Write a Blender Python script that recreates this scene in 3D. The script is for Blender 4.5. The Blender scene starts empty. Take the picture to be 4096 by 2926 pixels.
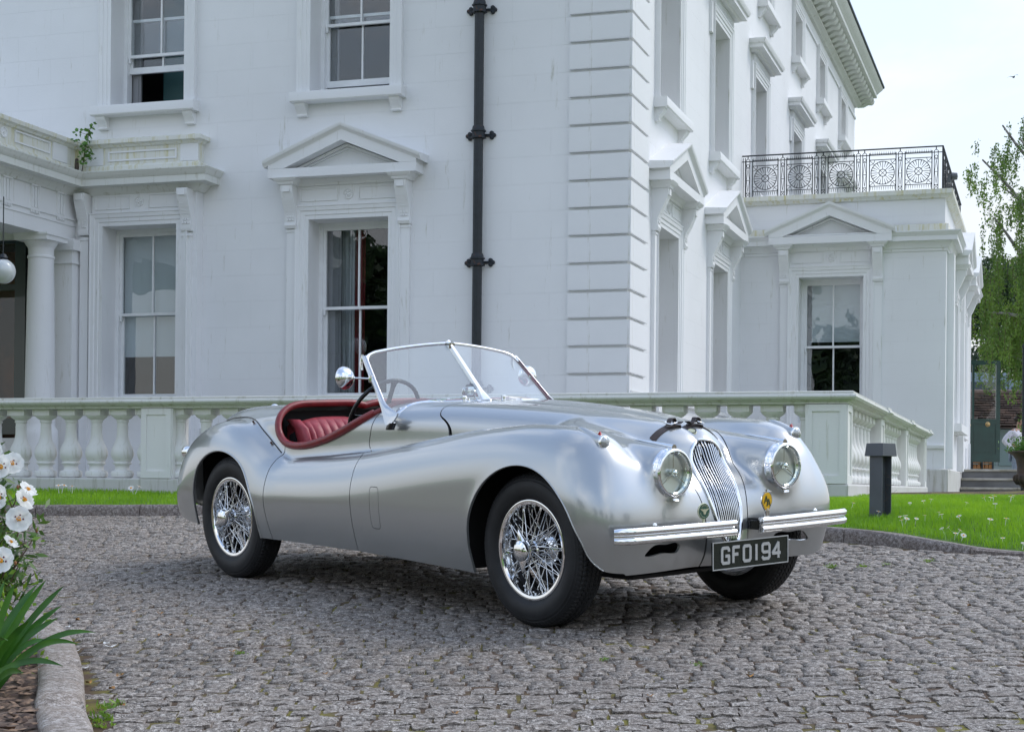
import bpy, bmesh, math, random
import numpy as np
from mathutils import Matrix, Vector

scene = bpy.context.scene
COL = scene.collection
rng = np.random.default_rng(7); random.seed(7)
R_ = math.radians

# ------------------------------------------------------------------ camera, sky, sun, exposure
cam_d = bpy.data.cameras.new('camera'); cam = bpy.data.objects.new('camera', cam_d); COL.objects.link(cam)
cam.location = (0, 0, 0); cam.rotation_euler = (math.pi/2, -.0092, 0)
cam_d.sensor_width = 36; cam_d.lens = 36*6634/4096; cam_d.shift_y = 483/4096
cam_d.clip_start = .05; cam_d.clip_end = 3000
scene.camera = cam

SUN_EL, SUN_AZ = R_(50), R_(70)      # azimuth measured from +Y (away from camera) towards +X (right)
world = bpy.data.worlds.new('World'); scene.world = world; world.use_nodes = True
def build_world():
    nt = world.node_tree; N = nt.nodes; L = nt.links
    for n in list(N): N.remove(n)
    out = N.new('ShaderNodeOutputWorld'); bg = N.new('ShaderNodeBackground'); bg.inputs['Strength'].default_value = .15
    sky = N.new('ShaderNodeTexSky'); sky.sky_type = 'NISHITA'; sky.sun_disc = False
    sky.sun_elevation = SUN_EL; sky.sun_rotation = SUN_AZ; sky.air_density = 1.2; sky.dust_density = .7; sky.ozone_density = 1.2
    tc = N.new('ShaderNodeTexCoord'); sep = N.new('ShaderNodeSeparateXYZ'); L.new(tc.outputs['Generated'], sep.inputs[0])
    zc = N.new('ShaderNodeMath'); zc.operation = 'MAXIMUM'; L.new(sep.outputs['Z'], zc.inputs[0]); zc.inputs[1].default_value = 0
    za = N.new('ShaderNodeMath'); za.operation = 'ADD'; L.new(zc.outputs[0], za.inputs[0]); za.inputs[1].default_value = .22
    dv = N.new('ShaderNodeVectorMath'); dv.operation = 'DIVIDE'; L.new(tc.outputs['Generated'], dv.inputs[0])
    cb = N.new('ShaderNodeCombineXYZ')
    for i in range(3): L.new(za.outputs[0], cb.inputs[i])
    L.new(cb.outputs[0], dv.inputs[1])
    nz = N.new('ShaderNodeTexNoise'); L.new(dv.outputs[0], nz.inputs['Vector'])
    nz.inputs['Scale'].default_value = 1.35; nz.inputs['Detail'].default_value = 9; nz.inputs['Roughness'].default_value = .56; nz.inputs['Distortion'].default_value = .35
    rp = N.new('ShaderNodeValToRGB'); L.new(nz.outputs['Fac'], rp.inputs[0])
    rp.color_ramp.elements[0].position = .46; rp.color_ramp.elements[0].color = (.10, .10, .10, 1)
    rp.color_ramp.elements[1].position = .68; rp.color_ramp.elements[1].color = (1, 1, 1, 1)
    nz2 = N.new('ShaderNodeTexNoise'); L.new(dv.outputs[0], nz2.inputs['Vector']); nz2.inputs['Scale'].default_value = 3.1; nz2.inputs['Detail'].default_value = 6
    rc = N.new('ShaderNodeValToRGB'); L.new(nz2.outputs['Fac'], rc.inputs[0])
    rc.color_ramp.elements[0].position = .3; rc.color_ramp.elements[0].color = (4.3, 4.6, 5.1, 1)
    rc.color_ramp.elements[1].position = .68; rc.color_ramp.elements[1].color = (6.6, 6.7, 6.9, 1)
    mx = N.new('ShaderNodeMix'); mx.data_type = 'RGBA'
    L.new(rp.outputs[0], mx.inputs[0]); L.new(sky.outputs[0], mx.inputs[6]); L.new(rc.outputs[0], mx.inputs[7])
    # pale haze thickening towards the horizon
    hz = N.new('ShaderNodeMapRange'); hz.inputs[1].default_value = 0; hz.inputs[2].default_value = .60; hz.inputs[3].default_value = .93; hz.inputs[4].default_value = 0; hz.interpolation_type = 'SMOOTHSTEP'; L.new(zc.outputs[0], hz.inputs[0])
    mh = N.new('ShaderNodeMix'); mh.data_type = 'RGBA'; L.new(hz.outputs[0], mh.inputs[0]); L.new(mx.outputs[2], mh.inputs[6]); mh.inputs[7].default_value = (2.75, 2.78, 2.92, 1)
    L.new(mh.outputs[2], bg.inputs['Color']); L.new(bg.outputs[0], out.inputs['Surface'])
build_world()
sun_d = bpy.data.lights.new('sun', 'SUN'); sun = bpy.data.objects.new('sun', sun_d); COL.objects.link(sun)
sun_d.energy = .70; sun_d.angle = R_(22); sun_d.color = (1, .95, .87)
sd = Vector((math.sin(SUN_AZ)*math.cos(SUN_EL), math.cos(SUN_AZ)*math.cos(SUN_EL), math.sin(SUN_EL)))
sun.rotation_euler = (-sd).to_track_quat('-Z', 'Y').to_euler(); sun.location = sd*60
scene.view_settings.view_transform = 'Standard'; scene.view_settings.look = 'None'
scene.view_settings.exposure = 0.97; scene.view_settings.gamma = 1; scene.view_settings.use_curve_mapping = False
scene.cycles.max_bounces = 8; scene.cycles.transparent_max_bounces = 16; scene.cycles.glossy_bounces = 5

# ------------------------------------------------------------------ materials
MATS = {}
def mat(name, col=(.8, .8, .8), rough=.6, metal=0., coat=0., coat_r=.03, spec=.5, var=0., scale=6., bump=0., bscale=60., detail=5, col2=None, lo=.35, hi=.65, trans=None, sheen=0.):
    if name in MATS: return MATS[name]
    m = bpy.data.materials.new(name); m.use_nodes = True; nt = m.node_tree; N = nt.nodes; L = nt.links
    b = N['Principled BSDF']
    b.inputs['Base Color'].default_value = (*col, 1); b.inputs['Roughness'].default_value = rough; b.inputs['Metallic'].default_value = metal
    b.inputs['Coat Weight'].default_value = coat; b.inputs['Coat Roughness'].default_value = coat_r; b.inputs['Specular IOR Level'].default_value = spec
    tc = N.new('ShaderNodeTexCoord')
    if var or col2 is not None:
        nz = N.new('ShaderNodeTexNoise'); nz.inputs['Scale'].default_value = scale; nz.inputs['Detail'].default_value = detail; L.new(tc.outputs['Object'], nz.inputs['Vector'])
        rp = N.new('ShaderNodeValToRGB'); L.new(nz.outputs['Fac'], rp.inputs[0])
        c2 = col2 if col2 is not None else tuple(c*(1-var) for c in col)
        rp.color_ramp.elements[0].position = lo; rp.color_ramp.elements[0].color = (*c2, 1)
        rp.color_ramp.elements[1].position = hi; rp.color_ramp.elements[1].color = (*col, 1)
        L.new(rp.outputs[0], b.inputs['Base Color'])
    if bump:
        nb = N.new('ShaderNodeTexNoise'); nb.inputs['Scale'].default_value = bscale; nb.inputs['Detail'].default_value = 4; L.new(tc.outputs['Object'], nb.inputs['Vector'])
        bp = N.new('ShaderNodeBump'); bp.inputs['Strength'].default_value = 1; bp.inputs['Distance'].default_value = bump
        L.new(nb.outputs['Fac'], bp.inputs['Height']); L.new(bp.outputs[0], b.inputs['Normal'])
    m['tc'] = 1
    MATS[name] = m
    return m

def glass_mat(name, tint=(1, 1, 1), ior=1.5, rough=0., boost=1.0, wavy=0.):
    """clear pane: what is behind shows through, Fresnel reflection on top"""
    if name in MATS: return MATS[name]
    m = bpy.data.materials.new(name); m.use_nodes = True; nt = m.node_tree; N = nt.nodes; L = nt.links
    for n in list(N): N.remove(n)
    out = N.new('ShaderNodeOutputMaterial'); tr = N.new('ShaderNodeBsdfTransparent'); gl = N.new('ShaderNodeBsdfGlossy')
    tr.inputs[0].default_value = (*tint, 1); gl.inputs['Roughness'].default_value = rough
    ge = N.new('ShaderNodeNewGeometry'); dp = N.new('ShaderNodeVectorMath'); dp.operation = 'DOT_PRODUCT'; L.new(ge.outputs['Incoming'], dp.inputs[0]); L.new(ge.outputs['Normal'], dp.inputs[1])
    def M2(op, a, b):
        n = N.new('ShaderNodeMath'); n.operation = op
        for i, x in enumerate((a, b)):
            if x is None: continue
            if isinstance(x, (int, float)): n.inputs[i].default_value = x
            else: L.new(x, n.inputs[i])
        return n.outputs[0]
    r0 = ((ior-1)/(ior+1))**2
    sch = M2('POWER', M2('SUBTRACT', 1., M2('ABSOLUTE', dp.outputs['Value'], None)), 5.)
    mu = N.new('ShaderNodeMath'); mu.operation = 'MULTIPLY'; mu.inputs[1].default_value = boost; mu.use_clamp = True
    L.new(M2('ADD', M2('MULTIPLY', sch, 1-r0), r0), mu.inputs[0])
    if wavy:
        tcw = N.new('ShaderNodeTexCoord'); nw = N.new('ShaderNodeTexNoise'); nw.inputs['Scale'].default_value = 3.2; nw.inputs['Detail'].default_value = 1; L.new(tcw.outputs['Object'], nw.inputs['Vector'])
        bw = N.new('ShaderNodeBump'); bw.inputs['Distance'].default_value = wavy; L.new(nw.outputs['Fac'], bw.inputs['Height']); L.new(bw.outputs[0], gl.inputs['Normal'])
    mx = N.new('ShaderNodeMixShader'); L.new(mu.outputs[0], mx.inputs[0]); L.new(tr.outputs[0], mx.inputs[1]); L.new(gl.outputs[0], mx.inputs[2])
    L.new(mx.outputs[0], out.inputs['Surface']); MATS[name] = m
    return m

# ------------------------------------------------------------------ mesh helpers
class MB:
    def __init__(s): s.v = []; s.f = []; s.m = []; s.cur = 0
    def add(s, vs, fs):
        o = len(s.v); s.v += [tuple(v) for v in vs]; s.f += [tuple(i+o for i in f) for f in fs]; s.m += [s.cur]*len(fs); return s
    def box(s, x0, x1, y0, y1, z0, z1):
        return s.add([(x0, y0, z0), (x1, y0, z0), (x1, y1, z0), (x0, y1, z0), (x0, y0, z1), (x1, y0, z1), (x1, y1, z1), (x0, y1, z1)],
                     [(0, 3, 2, 1), (4, 5, 6, 7), (0, 1, 5, 4), (1, 2, 6, 5), (2, 3, 7, 6), (3, 0, 4, 7)])
    def loft(s, rings, closed=True, cap=True, loop=False):
        n = len(rings[0]); o = len(s.v); k = len(rings)
        for r in rings: s.v += [tuple(p) for p in r]
        fs = []
        for i in range(k if loop else k-1):
            a = o+i*n; b = o+((i+1) % k)*n
            for j in range(n if closed else n-1):
                fs.append((a+j, a+(j+1) % n, b+(j+1) % n, b+j))
        if cap and closed and not loop:
            fs.append(tuple(o+j for j in range(n))[::-1]); fs.append(tuple(o+(k-1)*n+j for j in range(n)))
        s.f += fs; s.m += [s.cur]*len(fs); return s
    def lathe(s, prof, seg=24, axis='z', c=(0, 0, 0), a0=0, a1=2*math.pi):
        rings = []
        full = abs(a1-a0-2*math.pi) < 1e-6
        for k in range(seg if full else seg+1):
            a = a0+(a1-a0)*k/seg; ca, sa = math.cos(a), math.sin(a)
            r = []
            for (rad, h) in prof:
                if axis == 'z': p = (rad*ca, rad*sa, h)
                elif axis == 'y': p = (rad*ca, h, rad*sa)
                else: p = (h, rad*ca, rad*sa)
                r.append((p[0]+c[0], p[1]+c[1], p[2]+c[2]))
            rings.append(r)
        return s.loft(rings, closed=False, cap=False, loop=full)
    def tube(s, pts, r, seg=8, loop=False, cap=True, up=(0, 0, 1), sy=1.0):
        P = [Vector(p) for p in pts]; n = len(P); rings = []
        rr = r if hasattr(r, '__len__') else [r]*n
        ref = None
        for i in range(n):
            if loop: t = P[(i+1) % n]-P[i-1]
            else: t = P[min(i+1, n-1)]-P[max(i-1, 0)]
            t.normalize()
            if ref is None:
                u = Vector(up); ref = (u-t*u.dot(t))
                if ref.length < 1e-3: ref = t.orthogonal()
                ref.normalize()
            else:
                ref = ref-t*ref.dot(t); ref.normalize()
            b = t.cross(ref)
            rings.append([P[i]+ref*math.cos(2*math.pi*k/seg)*rr[i]*sy+b*math.sin(2*math.pi*k/seg)*rr[i] for k in range(seg)])
        return s.loft(rings, cap=cap and not loop, loop=loop)
    def prism(s, poly, d0, d1, axis='y'):
        """polygon in the two remaining axes, extruded along axis"""
        def P(a, b, d): return (a, d, b) if axis == 'y' else ((d, a, b) if axis == 'x' else (a, b, d))
        n = len(poly); o = len(s.v)
        s.v += [P(a, b, d0) for a, b in poly]+[P(a, b, d1) for a, b in poly]
        fs = [tuple(o+i for i in range(n)), tuple(o+n+i for i in range(n))[::-1]]+[(o+i, o+n+i, o+n+(i+1) % n, o+(i+1) % n) for i in range(n)]
        s.f += fs; s.m += [s.cur]*len(fs); return s
    def profile(s, prof, path, closed_path=False, closed_prof=True):
        """sweep prof [(out, z)] along a horizontal path [(x,y)] whose outward side is to the right of travel; mitred"""
        n = len(path); rings = []
        for i in range(n):
            p = np.array(path[i], float)
            def nrm(a, b):
                d = np.array(b, float)-np.array(a, float); d /= np.linalg.norm(d); return np.array([d[1], -d[0]])
            ns = []
            if i > 0 or closed_path: ns.append(nrm(path[i-1], path[i]))
            if i < n-1 or closed_path: ns.append(nrm(path[i], path[(i+1) % n]))
            m = sum(ns); m = m/np.linalg.norm(m); m = m/max(.2, m@ns[0])
            rings.append([(p[0]+m[0]*o, p[1]+m[1]*o, z) for o, z in prof])
        return s.loft(rings, closed=closed_prof, cap=closed_prof, loop=closed_path)

def mesh_obj(name, verts, faces, mats, parent=None, smooth=0, mi=None, fix=True):
    me = bpy.data.meshes.new(name); me.from_pydata([tuple(v) for v in verts], [], faces)
    if not isinstance(mats, (list, tuple)): mats = [mats]
    for m in mats: me.materials.append(m)
    if mi is not None and any(mi): me.polygons.foreach_set('material_index', mi)
    if fix:
        bm = bmesh.new(); bm.from_mesh(me); bmesh.ops.recalc_face_normals(bm, faces=bm.faces); bm.to_mesh(me); bm.free()
    if smooth:
        me.polygons.foreach_set('use_smooth', [True]*len(me.polygons))
        try: me.set_sharp_from_angle(angle=R_(smooth))
        except Exception: pass
    me.update()
    o = bpy.data.objects.new(name, me); COL.objects.link(o)
    if parent: o.parent = parent
    return o
def mk(name, mb, mats, parent=None, smooth=0, fix=True): return mesh_obj(name, mb.v, mb.f, mats, parent, smooth, mb.m, fix)
def tag(o, label=None, cat=None, group=None, kind=None):
    if label: o['label'] = label
    if cat: o['category'] = cat
    if group: o['group'] = group
    if kind: o['kind'] = kind
    return o
def empty(name, loc=(0, 0, 0), rz=0., parent=None, size=.2):
    o = bpy.data.objects.new(name, None); COL.objects.link(o); o.location = loc; o.rotation_euler = (0, 0, rz); o.empty_display_size = size
    if parent: o.parent = parent
    return o
def copy_tree(o, parent=None, top=True):
    c = o.copy(); COL.objects.link(c)
    if parent is not None: c.parent = parent
    for ch in o.children: copy_tree(ch, c)
    return c
def inst(o, name=None, loc=None, rot=None, scale=None, parent=None):
    c = o.copy(); COL.objects.link(c)
    if parent: c.parent = parent
    if loc is not None: c.location = loc
    if rot is not None: c.rotation_euler = rot
    if scale is not None: c.scale = scale
    return c
def superell(a, b, n=24, p=2.0):
    return [(a*math.copysign(abs(math.cos(t))**(2/p), math.cos(t)), b*math.copysign(abs(math.sin(t))**(2/p), math.sin(t))) for t in [2*math.pi*i/n for i in range(n)]]

# scene scale frames -------------------------------------------------
GROUND_N = np.array([-.02125, -.06488, .99767])
def gz(x, y): return -1.0988+.02129*x+.06502*y      # the sloping drive
# ------------------------------------------------------------------ car body field
def crom(pts, n=8, closed=False):
    P = np.array(pts, float)
    if closed: P = np.vstack([P[-1], P, P[0], P[1]])
    else: P = np.vstack([2*P[0]-P[1], P, 2*P[-1]-P[-2]])
    out = []
    t = np.linspace(0, 1, n, endpoint=False)[:, None]
    for i in range(1, len(P)-2):
        p0, p1, p2, p3 = P[i-1], P[i], P[i+1], P[i+2]
        # centripetal-like tangents limited by segment length
        d0, d1, d2 = (max(1e-6, np.linalg.norm(b-a)) for a, b in ((p0, p1), (p1, p2), (p2, p3)))
        m1 = d1*((p1-p0)/d0 - (p2-p0)/(d0+d1) + (p2-p1)/d1)
        m2 = d1*((p2-p1)/d1 - (p3-p1)/(d1+d2) + (p3-p2)/d2)
        out.append((2*t**3-3*t**2+1)*p1 + (t**3-2*t**2+t)*m1 + (-2*t**3+3*t**2)*p2 + (t**3-t**2)*m2)
    out = np.vstack(out)
    return out if closed else np.vstack([out, P[-2]])

def poly_sdf(px, py, poly):
    """signed distance (negative inside) of points to a closed polygon"""
    px = np.asarray(px, float); py = np.asarray(py, float)
    sh = px.shape; px = px.ravel(); py = py.ravel()
    d = np.full(px.shape, 1e9); ins = np.zeros(px.shape, bool)
    n = len(poly)
    for i in range(n):
        ax, ay = poly[i]; bx, by = poly[(i+1) % n]
        ex, ey = bx-ax, by-ay; L = ex*ex+ey*ey
        if L < 1e-14: continue
        t = np.clip(((px-ax)*ex+(py-ay)*ey)/L, 0, 1)
        d = np.minimum(d, (px-ax-t*ex)**2+(py-ay-t*ey)**2)
        if ay != by:
            c = (ay > py) != (by > py)
            ins ^= c & (px < ex*(py-ay)/(by-ay)+ax)
    d = np.sqrt(d); d[ins] *= -1
    return d.reshape(sh)

def rint(a, b, ra, rb):
    u = np.maximum(a/ra+1, 0); v = np.maximum(b/rb+1, 0)
    return (np.sqrt(u*u+v*v) + np.minimum(np.maximum(a/ra+1, b/rb+1), 0) - 1)*min(ra, rb)

def smin(a, b, k):
    h = np.clip(.5+.5*(b-a)/k, 0, 1)
    return b*(1-h)+a*h-k*h*(1-h)

VH = .0125
GX = np.arange(-3.80, .86, VH); GY = np.arange(-.05, .90, VH); GZ = np.arange(.12, 1.12, VH)

# plan outline of the whole car (outer), x then y, y>0 half
OUT = [(.500, -.1), (.500, .0), (.507, .1), (.530, .21), (.554, .34), (.571, .47), (.572, .57), (.553, .65), (.505, .725), (.41, .768), (.28, .787), (.1, .790), (-.15, .786), (-.4, .782),
       (-.9, .772), (-1.5, .764), (-2.1, .760), (-2.6, .764), (-2.9, .752), (-3.14, .722), (-3.33, .668), (-3.47, .575), (-3.56, .42), (-3.60, .2), (-3.61, .0), (-3.61, -.1)]
HULLP = [(.588, -.1), (.588, 0), (.572, .085), (.49, .137), (.36, .19), (.2, .25), (0, .30), (-.4, .385), (-.8, .47), (-1.2, .555), (-1.5, .600), (-1.9, .622),
         (-2.3, .615), (-2.7, .575), (-3.0, .515), (-3.25, .42), (-3.42, .30), (-3.52, .15), (-3.545, 0), (-3.545, -.1)]
HULLS = [(.56, .25), (.583, .32), (.575, .40), (.538, .50), (.472, .60), (.416, .72), (.372, .812), (.302, .860), (.23, .884), (.1, .912), (-.2, .942), (-.6, .969), (-1.0, .985), (-1.25, .985),
         (-1.8, .975), (-2.3, .968), (-2.68, .960), (-2.94, .945), (-3.15, .910), (-3.32, .845), (-3.45, .735), (-3.53, .60), (-3.565, .46), (-3.55, .33), (-3.5, .25), (-3.4, .2), (-3, .0), (.3, .0), (.48, .18)]
FENS = [(.44, .18), (.50, .30), (.545, .37), (.568, .43), (.575, .49), (.568, .56), (.532, .65), (.46, .745), (.40, .797), (.335, .845), (.26, .870), (.18, .884), (.06, .891), (-.1, .893), (-.28, .882), (-.5, .861), (-.8, .822),
        (-1.1, .780), (-1.4, .742), (-1.7, .716), (-2.0, .702), (-2.25, .690), (-2.42, .66), (-2.5, .58), (-2.5, .3), (-2.5, .0), (-1, -.1), (.2, -.1), (.38, .05)]
APRS = [(.52, .16), (.55, .24), (.568, .31), (.576, .38), (.574, .46), (.556, .54), (.505, .605), (.41, .655), (.2, .69), (-.1, .70), (-.3, .6), (-.3, .0), (.2, -.1), (.45, .05)]
REARS = [(-1.95, .0), (-1.95, .45), (-2.0, .58), (-2.1, .665), (-2.2, .725), (-2.32, .788), (-2.45, .840), (-2.58, .872), (-2.72, .882), (-2.86, .868), (-3.0, .832), (-3.15, .776),
         (-3.28, .700), (-3.385, .595), (-3.455, .475), (-3.485, .36), (-3.47, .27), (-3.40, .18), (-3.2, .0), (-2.5, -.1)]

def build_field():
    X, Y, Z = np.meshgrid(GX, GY, GZ, indexing='ij')
    XZx, XZz = np.meshgrid(GX, GZ, indexing='ij'); XYx, XYy = np.meshgrid(GX, GY, indexing='ij')
    S = lambda pts: poly_sdf(XZx, XZz, crom(pts, 7, True))[:, None, :]
    P = lambda pts: poly_sdf(XYx, XYy, crom(pts, 7, False))
    aY = np.abs(GY)
    # the tuck under of the flanks towards the sills
    z = GZ[None, None, :]
    tuck = .055*np.clip((.50-z)/.28, 0, None)**1.7
    out = P(OUT)[:, :, None] + tuck
    hullp = P(HULLP)
    ii = lambda xs, ys: np.interp(GX, xs, ys)
    hull = rint(S(HULLS)*1.0, hullp[:, :, None] + .0*tuck, .13, .20)
    # hull cross section: tumblehome above the shoulder
    yin = ii([-3.6, -2.5, -2.0, -1.2, -.4, .1, .5], [.56, .56, .55, .50, .44, .405, .40])
    band = np.maximum(out, (yin[:, None]-aY[None, :])[:, :, None])
    fen = rint(S(FENS), band, .24, .175)
    fen = np.maximum(fen, 0*X + (X*-1 - 2.6))
    apr = rint(S(APRS), out+.012, .10, .13)
    yin2 = ii([-3.6, -3.4, -3.0, -2.5, -2.2, -1.9], [.36, .40, .46, .48, .52, .60])
    band2 = np.maximum(out, (yin2[:, None]-aY[None, :])[:, :, None])
    rear = rint(S(REARS), band2, .26, .16)
    # headlamp pods: tapered capsule
    ax, ay, az, ar = .50, .359, .690, .107
    bx, by, bz, br = -.15, .330, .762, .116
    d = np.array([bx-ax, by-ay, bz-az]); L = d@d
    t = np.clip(((X-ax)*d[0]+(Y-ay)*d[1]+(Z-az)*d[2])/L, -.2, 1)
    pod = np.sqrt((X-ax-t*d[0])**2+(Y-ay-t*d[1])**2+(Z-az-t*d[2])**2)-(ar+(br-ar)*t)
    pod = np.maximum(pod, X-.515)
    f = smin(hull, fen, ii([-2.4, -1.6, -1.0, -.4, .2], [.030, .034, .046, .068, .085])[:, None, None])
    f = smin(f, apr, .075)
    f = smin(f, pod, .07)
    f = smin(f, rear, .036)
    for _ in range(2):
        for axn in range(3):
            g = np.moveaxis(f, axn, 0)
            h = g.copy(); h[1:-1] = .25*g[:-2]+.5*g[1:-1]+.25*g[2:]
            f = np.moveaxis(h, 0, axn)
    return f.astype(np.float64)

def tri_sample(F, P):
    q = (P-np.array([GX[0], GY[0], GZ[0]]))/VH
    q = np.clip(q, 0, np.array(F.shape[:3])-1.001)
    i = q.astype(int); f = q-i
    out = 0
    for a in (0, 1):
        for b in (0, 1):
            for c in (0, 1):
                w = (f[:, 0] if a else 1-f[:, 0])*(f[:, 1] if b else 1-f[:, 1])*(f[:, 2] if c else 1-f[:, 2])
                v = F[i[:, 0]+a, i[:, 1]+b, i[:, 2]+c]
                out = out + (w[:, None]*v if v.ndim == 2 else w*v)
    return out

def surface_nets(F):
    s = F < 0
    nx, ny, nz = F.shape
    c = [s[a:nx-1+a, b:ny-1+b, d:nz-1+d] for a in (0, 1) for b in (0, 1) for d in (0, 1)]
    tot = sum(x.astype(np.int8) for x in c)
    act = (tot > 0) & (tot < 8)
    idx = -np.ones(act.shape, int); ids = np.argwhere(act); idx[act] = np.arange(len(ids))
    acc = np.zeros((len(ids), 3)); cnt = np.zeros(len(ids))
    I, J, K = ids.T
    for ax in range(3):
        o = [q for q in range(3) if q != ax]
        for a in (0, 1):
            for b in (0, 1):
                p = np.zeros(3, int); p[o[0]] = a; p[o[1]] = b
                q = p.copy(); q[ax] = 1
                f0 = F[I+p[0], J+p[1], K+p[2]]; f1 = F[I+q[0], J+q[1], K+q[2]]
                m = (f0 < 0) != (f1 < 0)
                t = np.where(m, f0/np.where(m, f0-f1, 1), 0)
                pt = np.tile(p.astype(float), (len(ids), 1)); pt[:, ax] = t
                acc += pt*m[:, None]; cnt += m
    V = (ids+acc/cnt[:, None])*VH+np.array([GX[0], GY[0], GZ[0]])
    Q = []
    for ax in range(3):
        o = [q for q in range(3) if q != ax]
        sl0 = [slice(1, n-1) for n in F.shape]; sl1 = list(sl0)
        sl0[ax] = slice(0, F.shape[ax]-1); sl1[ax] = slice(1, F.shape[ax])
        a = s[tuple(sl0)]; b = s[tuple(sl1)]
        e = np.argwhere(a != b); flip = a[tuple(e.T)]
        off = np.ones(3, int); off[ax] = 0
        e = e+off
        def g(da, db):
            r = e.copy(); r[:, o[0]] += da; r[:, o[1]] += db
            return idx[r[:, 0], r[:, 1], r[:, 2]]
        q = np.stack([g(-1, -1), g(0, -1), g(0, 0), g(-1, 0)], 1)
        if ax == 1: flip = ~flip
        q[~flip] = q[~flip][:, ::-1]
        Q.append(q)
    Q = np.vstack(Q)
    return V, Q[(Q >= 0).all(1)]

class Field:
    def __init__(s):
        s.F = build_field()
        gx, gy, gz = np.gradient(s.F, VH)
        s.G = np.stack([gx, gy, gz], -1)
        for _ in range(1):
            for axn in range(3):
                g = np.moveaxis(s.G, axn, 0); h = g.copy(); h[1:-1] = .25*g[:-2]+.5*g[1:-1]+.25*g[2:]
                s.G = np.ascontiguousarray(np.moveaxis(h, 0, axn))
    def f(s, P): Q = P.copy(); Q[:, 1] = np.where(Q[:, 1] < -.04, abs(Q[:, 1]), Q[:, 1]); return tri_sample(s.F, Q)
    def g(s, P):
        Q = P.copy(); sg = np.where(Q[:, 1] < -.04, -1., 1.); Q[:, 1] = Q[:, 1]*sg
        G = tri_sample(s.G, Q); G[:, 1] *= sg
        return G
    def n(s, P):
        G = s.g(P); return G/np.maximum(1e-9, np.linalg.norm(G, axis=1))[:, None]
    def snap(s, P, it=4):
        P = np.array(P, float).reshape(-1, 3)
        for _ in range(it):
            G = s.g(P); P = P-G*(s.f(P)/np.maximum(1e-6, (G**2).sum(1)))[:, None]
        return P
    def shell(s):
        V, Q = surface_nets(s.F)
        for _ in range(3):
            W = np.zeros_like(V); c = np.zeros(len(V))
            for a in range(4):
                for b in (1, 3):
                    np.add.at(W, Q[:, a], V[Q[:, (a+b) % 4]]); np.add.at(c, Q[:, a], 1)
            V = np.where(c[:, None] > 0, .5*V+.5*W/np.maximum(c, 1)[:, None], V)
            V = s.snap(V, 2)
        T = np.vstack([Q[:, [0, 1, 2]], Q[:, [0, 2, 3]]])
        return V, T

def cut(V, T, F):
    """split triangles along F=0 (F per vertex)"""
    F = np.where(abs(F) < 1e-7, 1e-7, F)
    sg = F > 0
    c = sg[T].sum(1)
    mix = (c > 0) & (c < 3)
    keep = T[~mix]; M_ = T[mix]
    if not len(M_): return V, T
    # rotate so the odd vertex is first
    s3 = sg[M_]; maj = s3.sum(1) > 1
    odd = np.argmax(s3 != maj[:, None], 1)
    r = np.arange(len(M_))
    a = M_[r, odd]; b = M_[r, (odd+1) % 3]; cc = M_[r, (odd+2) % 3]
    def em(p, q):
        lo = np.minimum(p, q); hi = np.maximum(p, q)
        return lo, hi
    e1 = np.stack(em(a, b), 1); e2 = np.stack(em(a, cc), 1)
    E, inv = np.unique(np.vstack([e1, e2]), axis=0, return_inverse=True); inv = inv.ravel()
    t = F[E[:, 0]]/(F[E[:, 0]]-F[E[:, 1]])
    nv = V[E[:, 0]]+(V[E[:, 1]]-V[E[:, 0]])*t[:, None]
    n0 = len(V); i1 = inv[:len(a)]+n0; i2 = inv[len(a):]+n0
    V2 = np.vstack([V, nv])
    T2 = np.vstack([keep, np.stack([a, i1, i2], 1), np.stack([i1, b, cc], 1), np.stack([i1, cc, i2], 1)])
    return V2, T2
# ------------------------------------------------------------------ CAR
def car_materials():
    mat('silver_paint', (.46, .475, .475), rough=.285, metal=.76, coat=1., coat_r=.02)
    mat('chrome', (.86, .87, .88), rough=.05, metal=1.)
    mat('dull_metal', (.42, .42, .43), rough=.35, metal=.9)
    mat('tyre_rubber', (.018, .019, .021), rough=.55, spec=.35, var=.35, scale=14, bump=.0006, bscale=160)
    mat('red_leather', (.25, .022, .026), rough=.36, spec=.55, var=.3, scale=30, bump=.0006, bscale=240)
    mat('black_trim', (.008, .008, .009), rough=.8); mat('seat_leather', (.36, .055, .07), rough=.42, spec=.4, var=.25, scale=30, bump=.0006, bscale=240)
    mat('black_gloss', (.008, .009, .01), rough=.2)
    mat('brown_leather', (.045, .030, .026), rough=.5, var=.4, scale=60, bump=.0006, bscale=300)
    mat('plate_black', (.008, .014, .010), rough=.25)
    mat('plate_silver', (.55, .57, .57), rough=.3, metal=.5)
    mat('badge_yellow', (.72, .42, .01), rough=.25, coat=1)
    mat('badge_green', (.02, .09, .06), rough=.25, coat=1)
    mat('badge_gold', (.55, .55, .38), rough=.3, metal=.4)
    mat('red_lens', (.45, .01, .01), rough=.15, coat=1)
    mat('mirror_glass', (.9, .9, .9), rough=.01, metal=1)
    mat('lamp_lens', (.40, .42, .42), rough=.18, metal=.55, coat=1, bump=.0012, bscale=120)
    glass_mat('windscreen_glass', (.88, .91, .91), 1.55, 0, 2.4)
    glass_mat('lamp_glass', (.93, .97, .92), 1.5, .01, 1.3)

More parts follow.
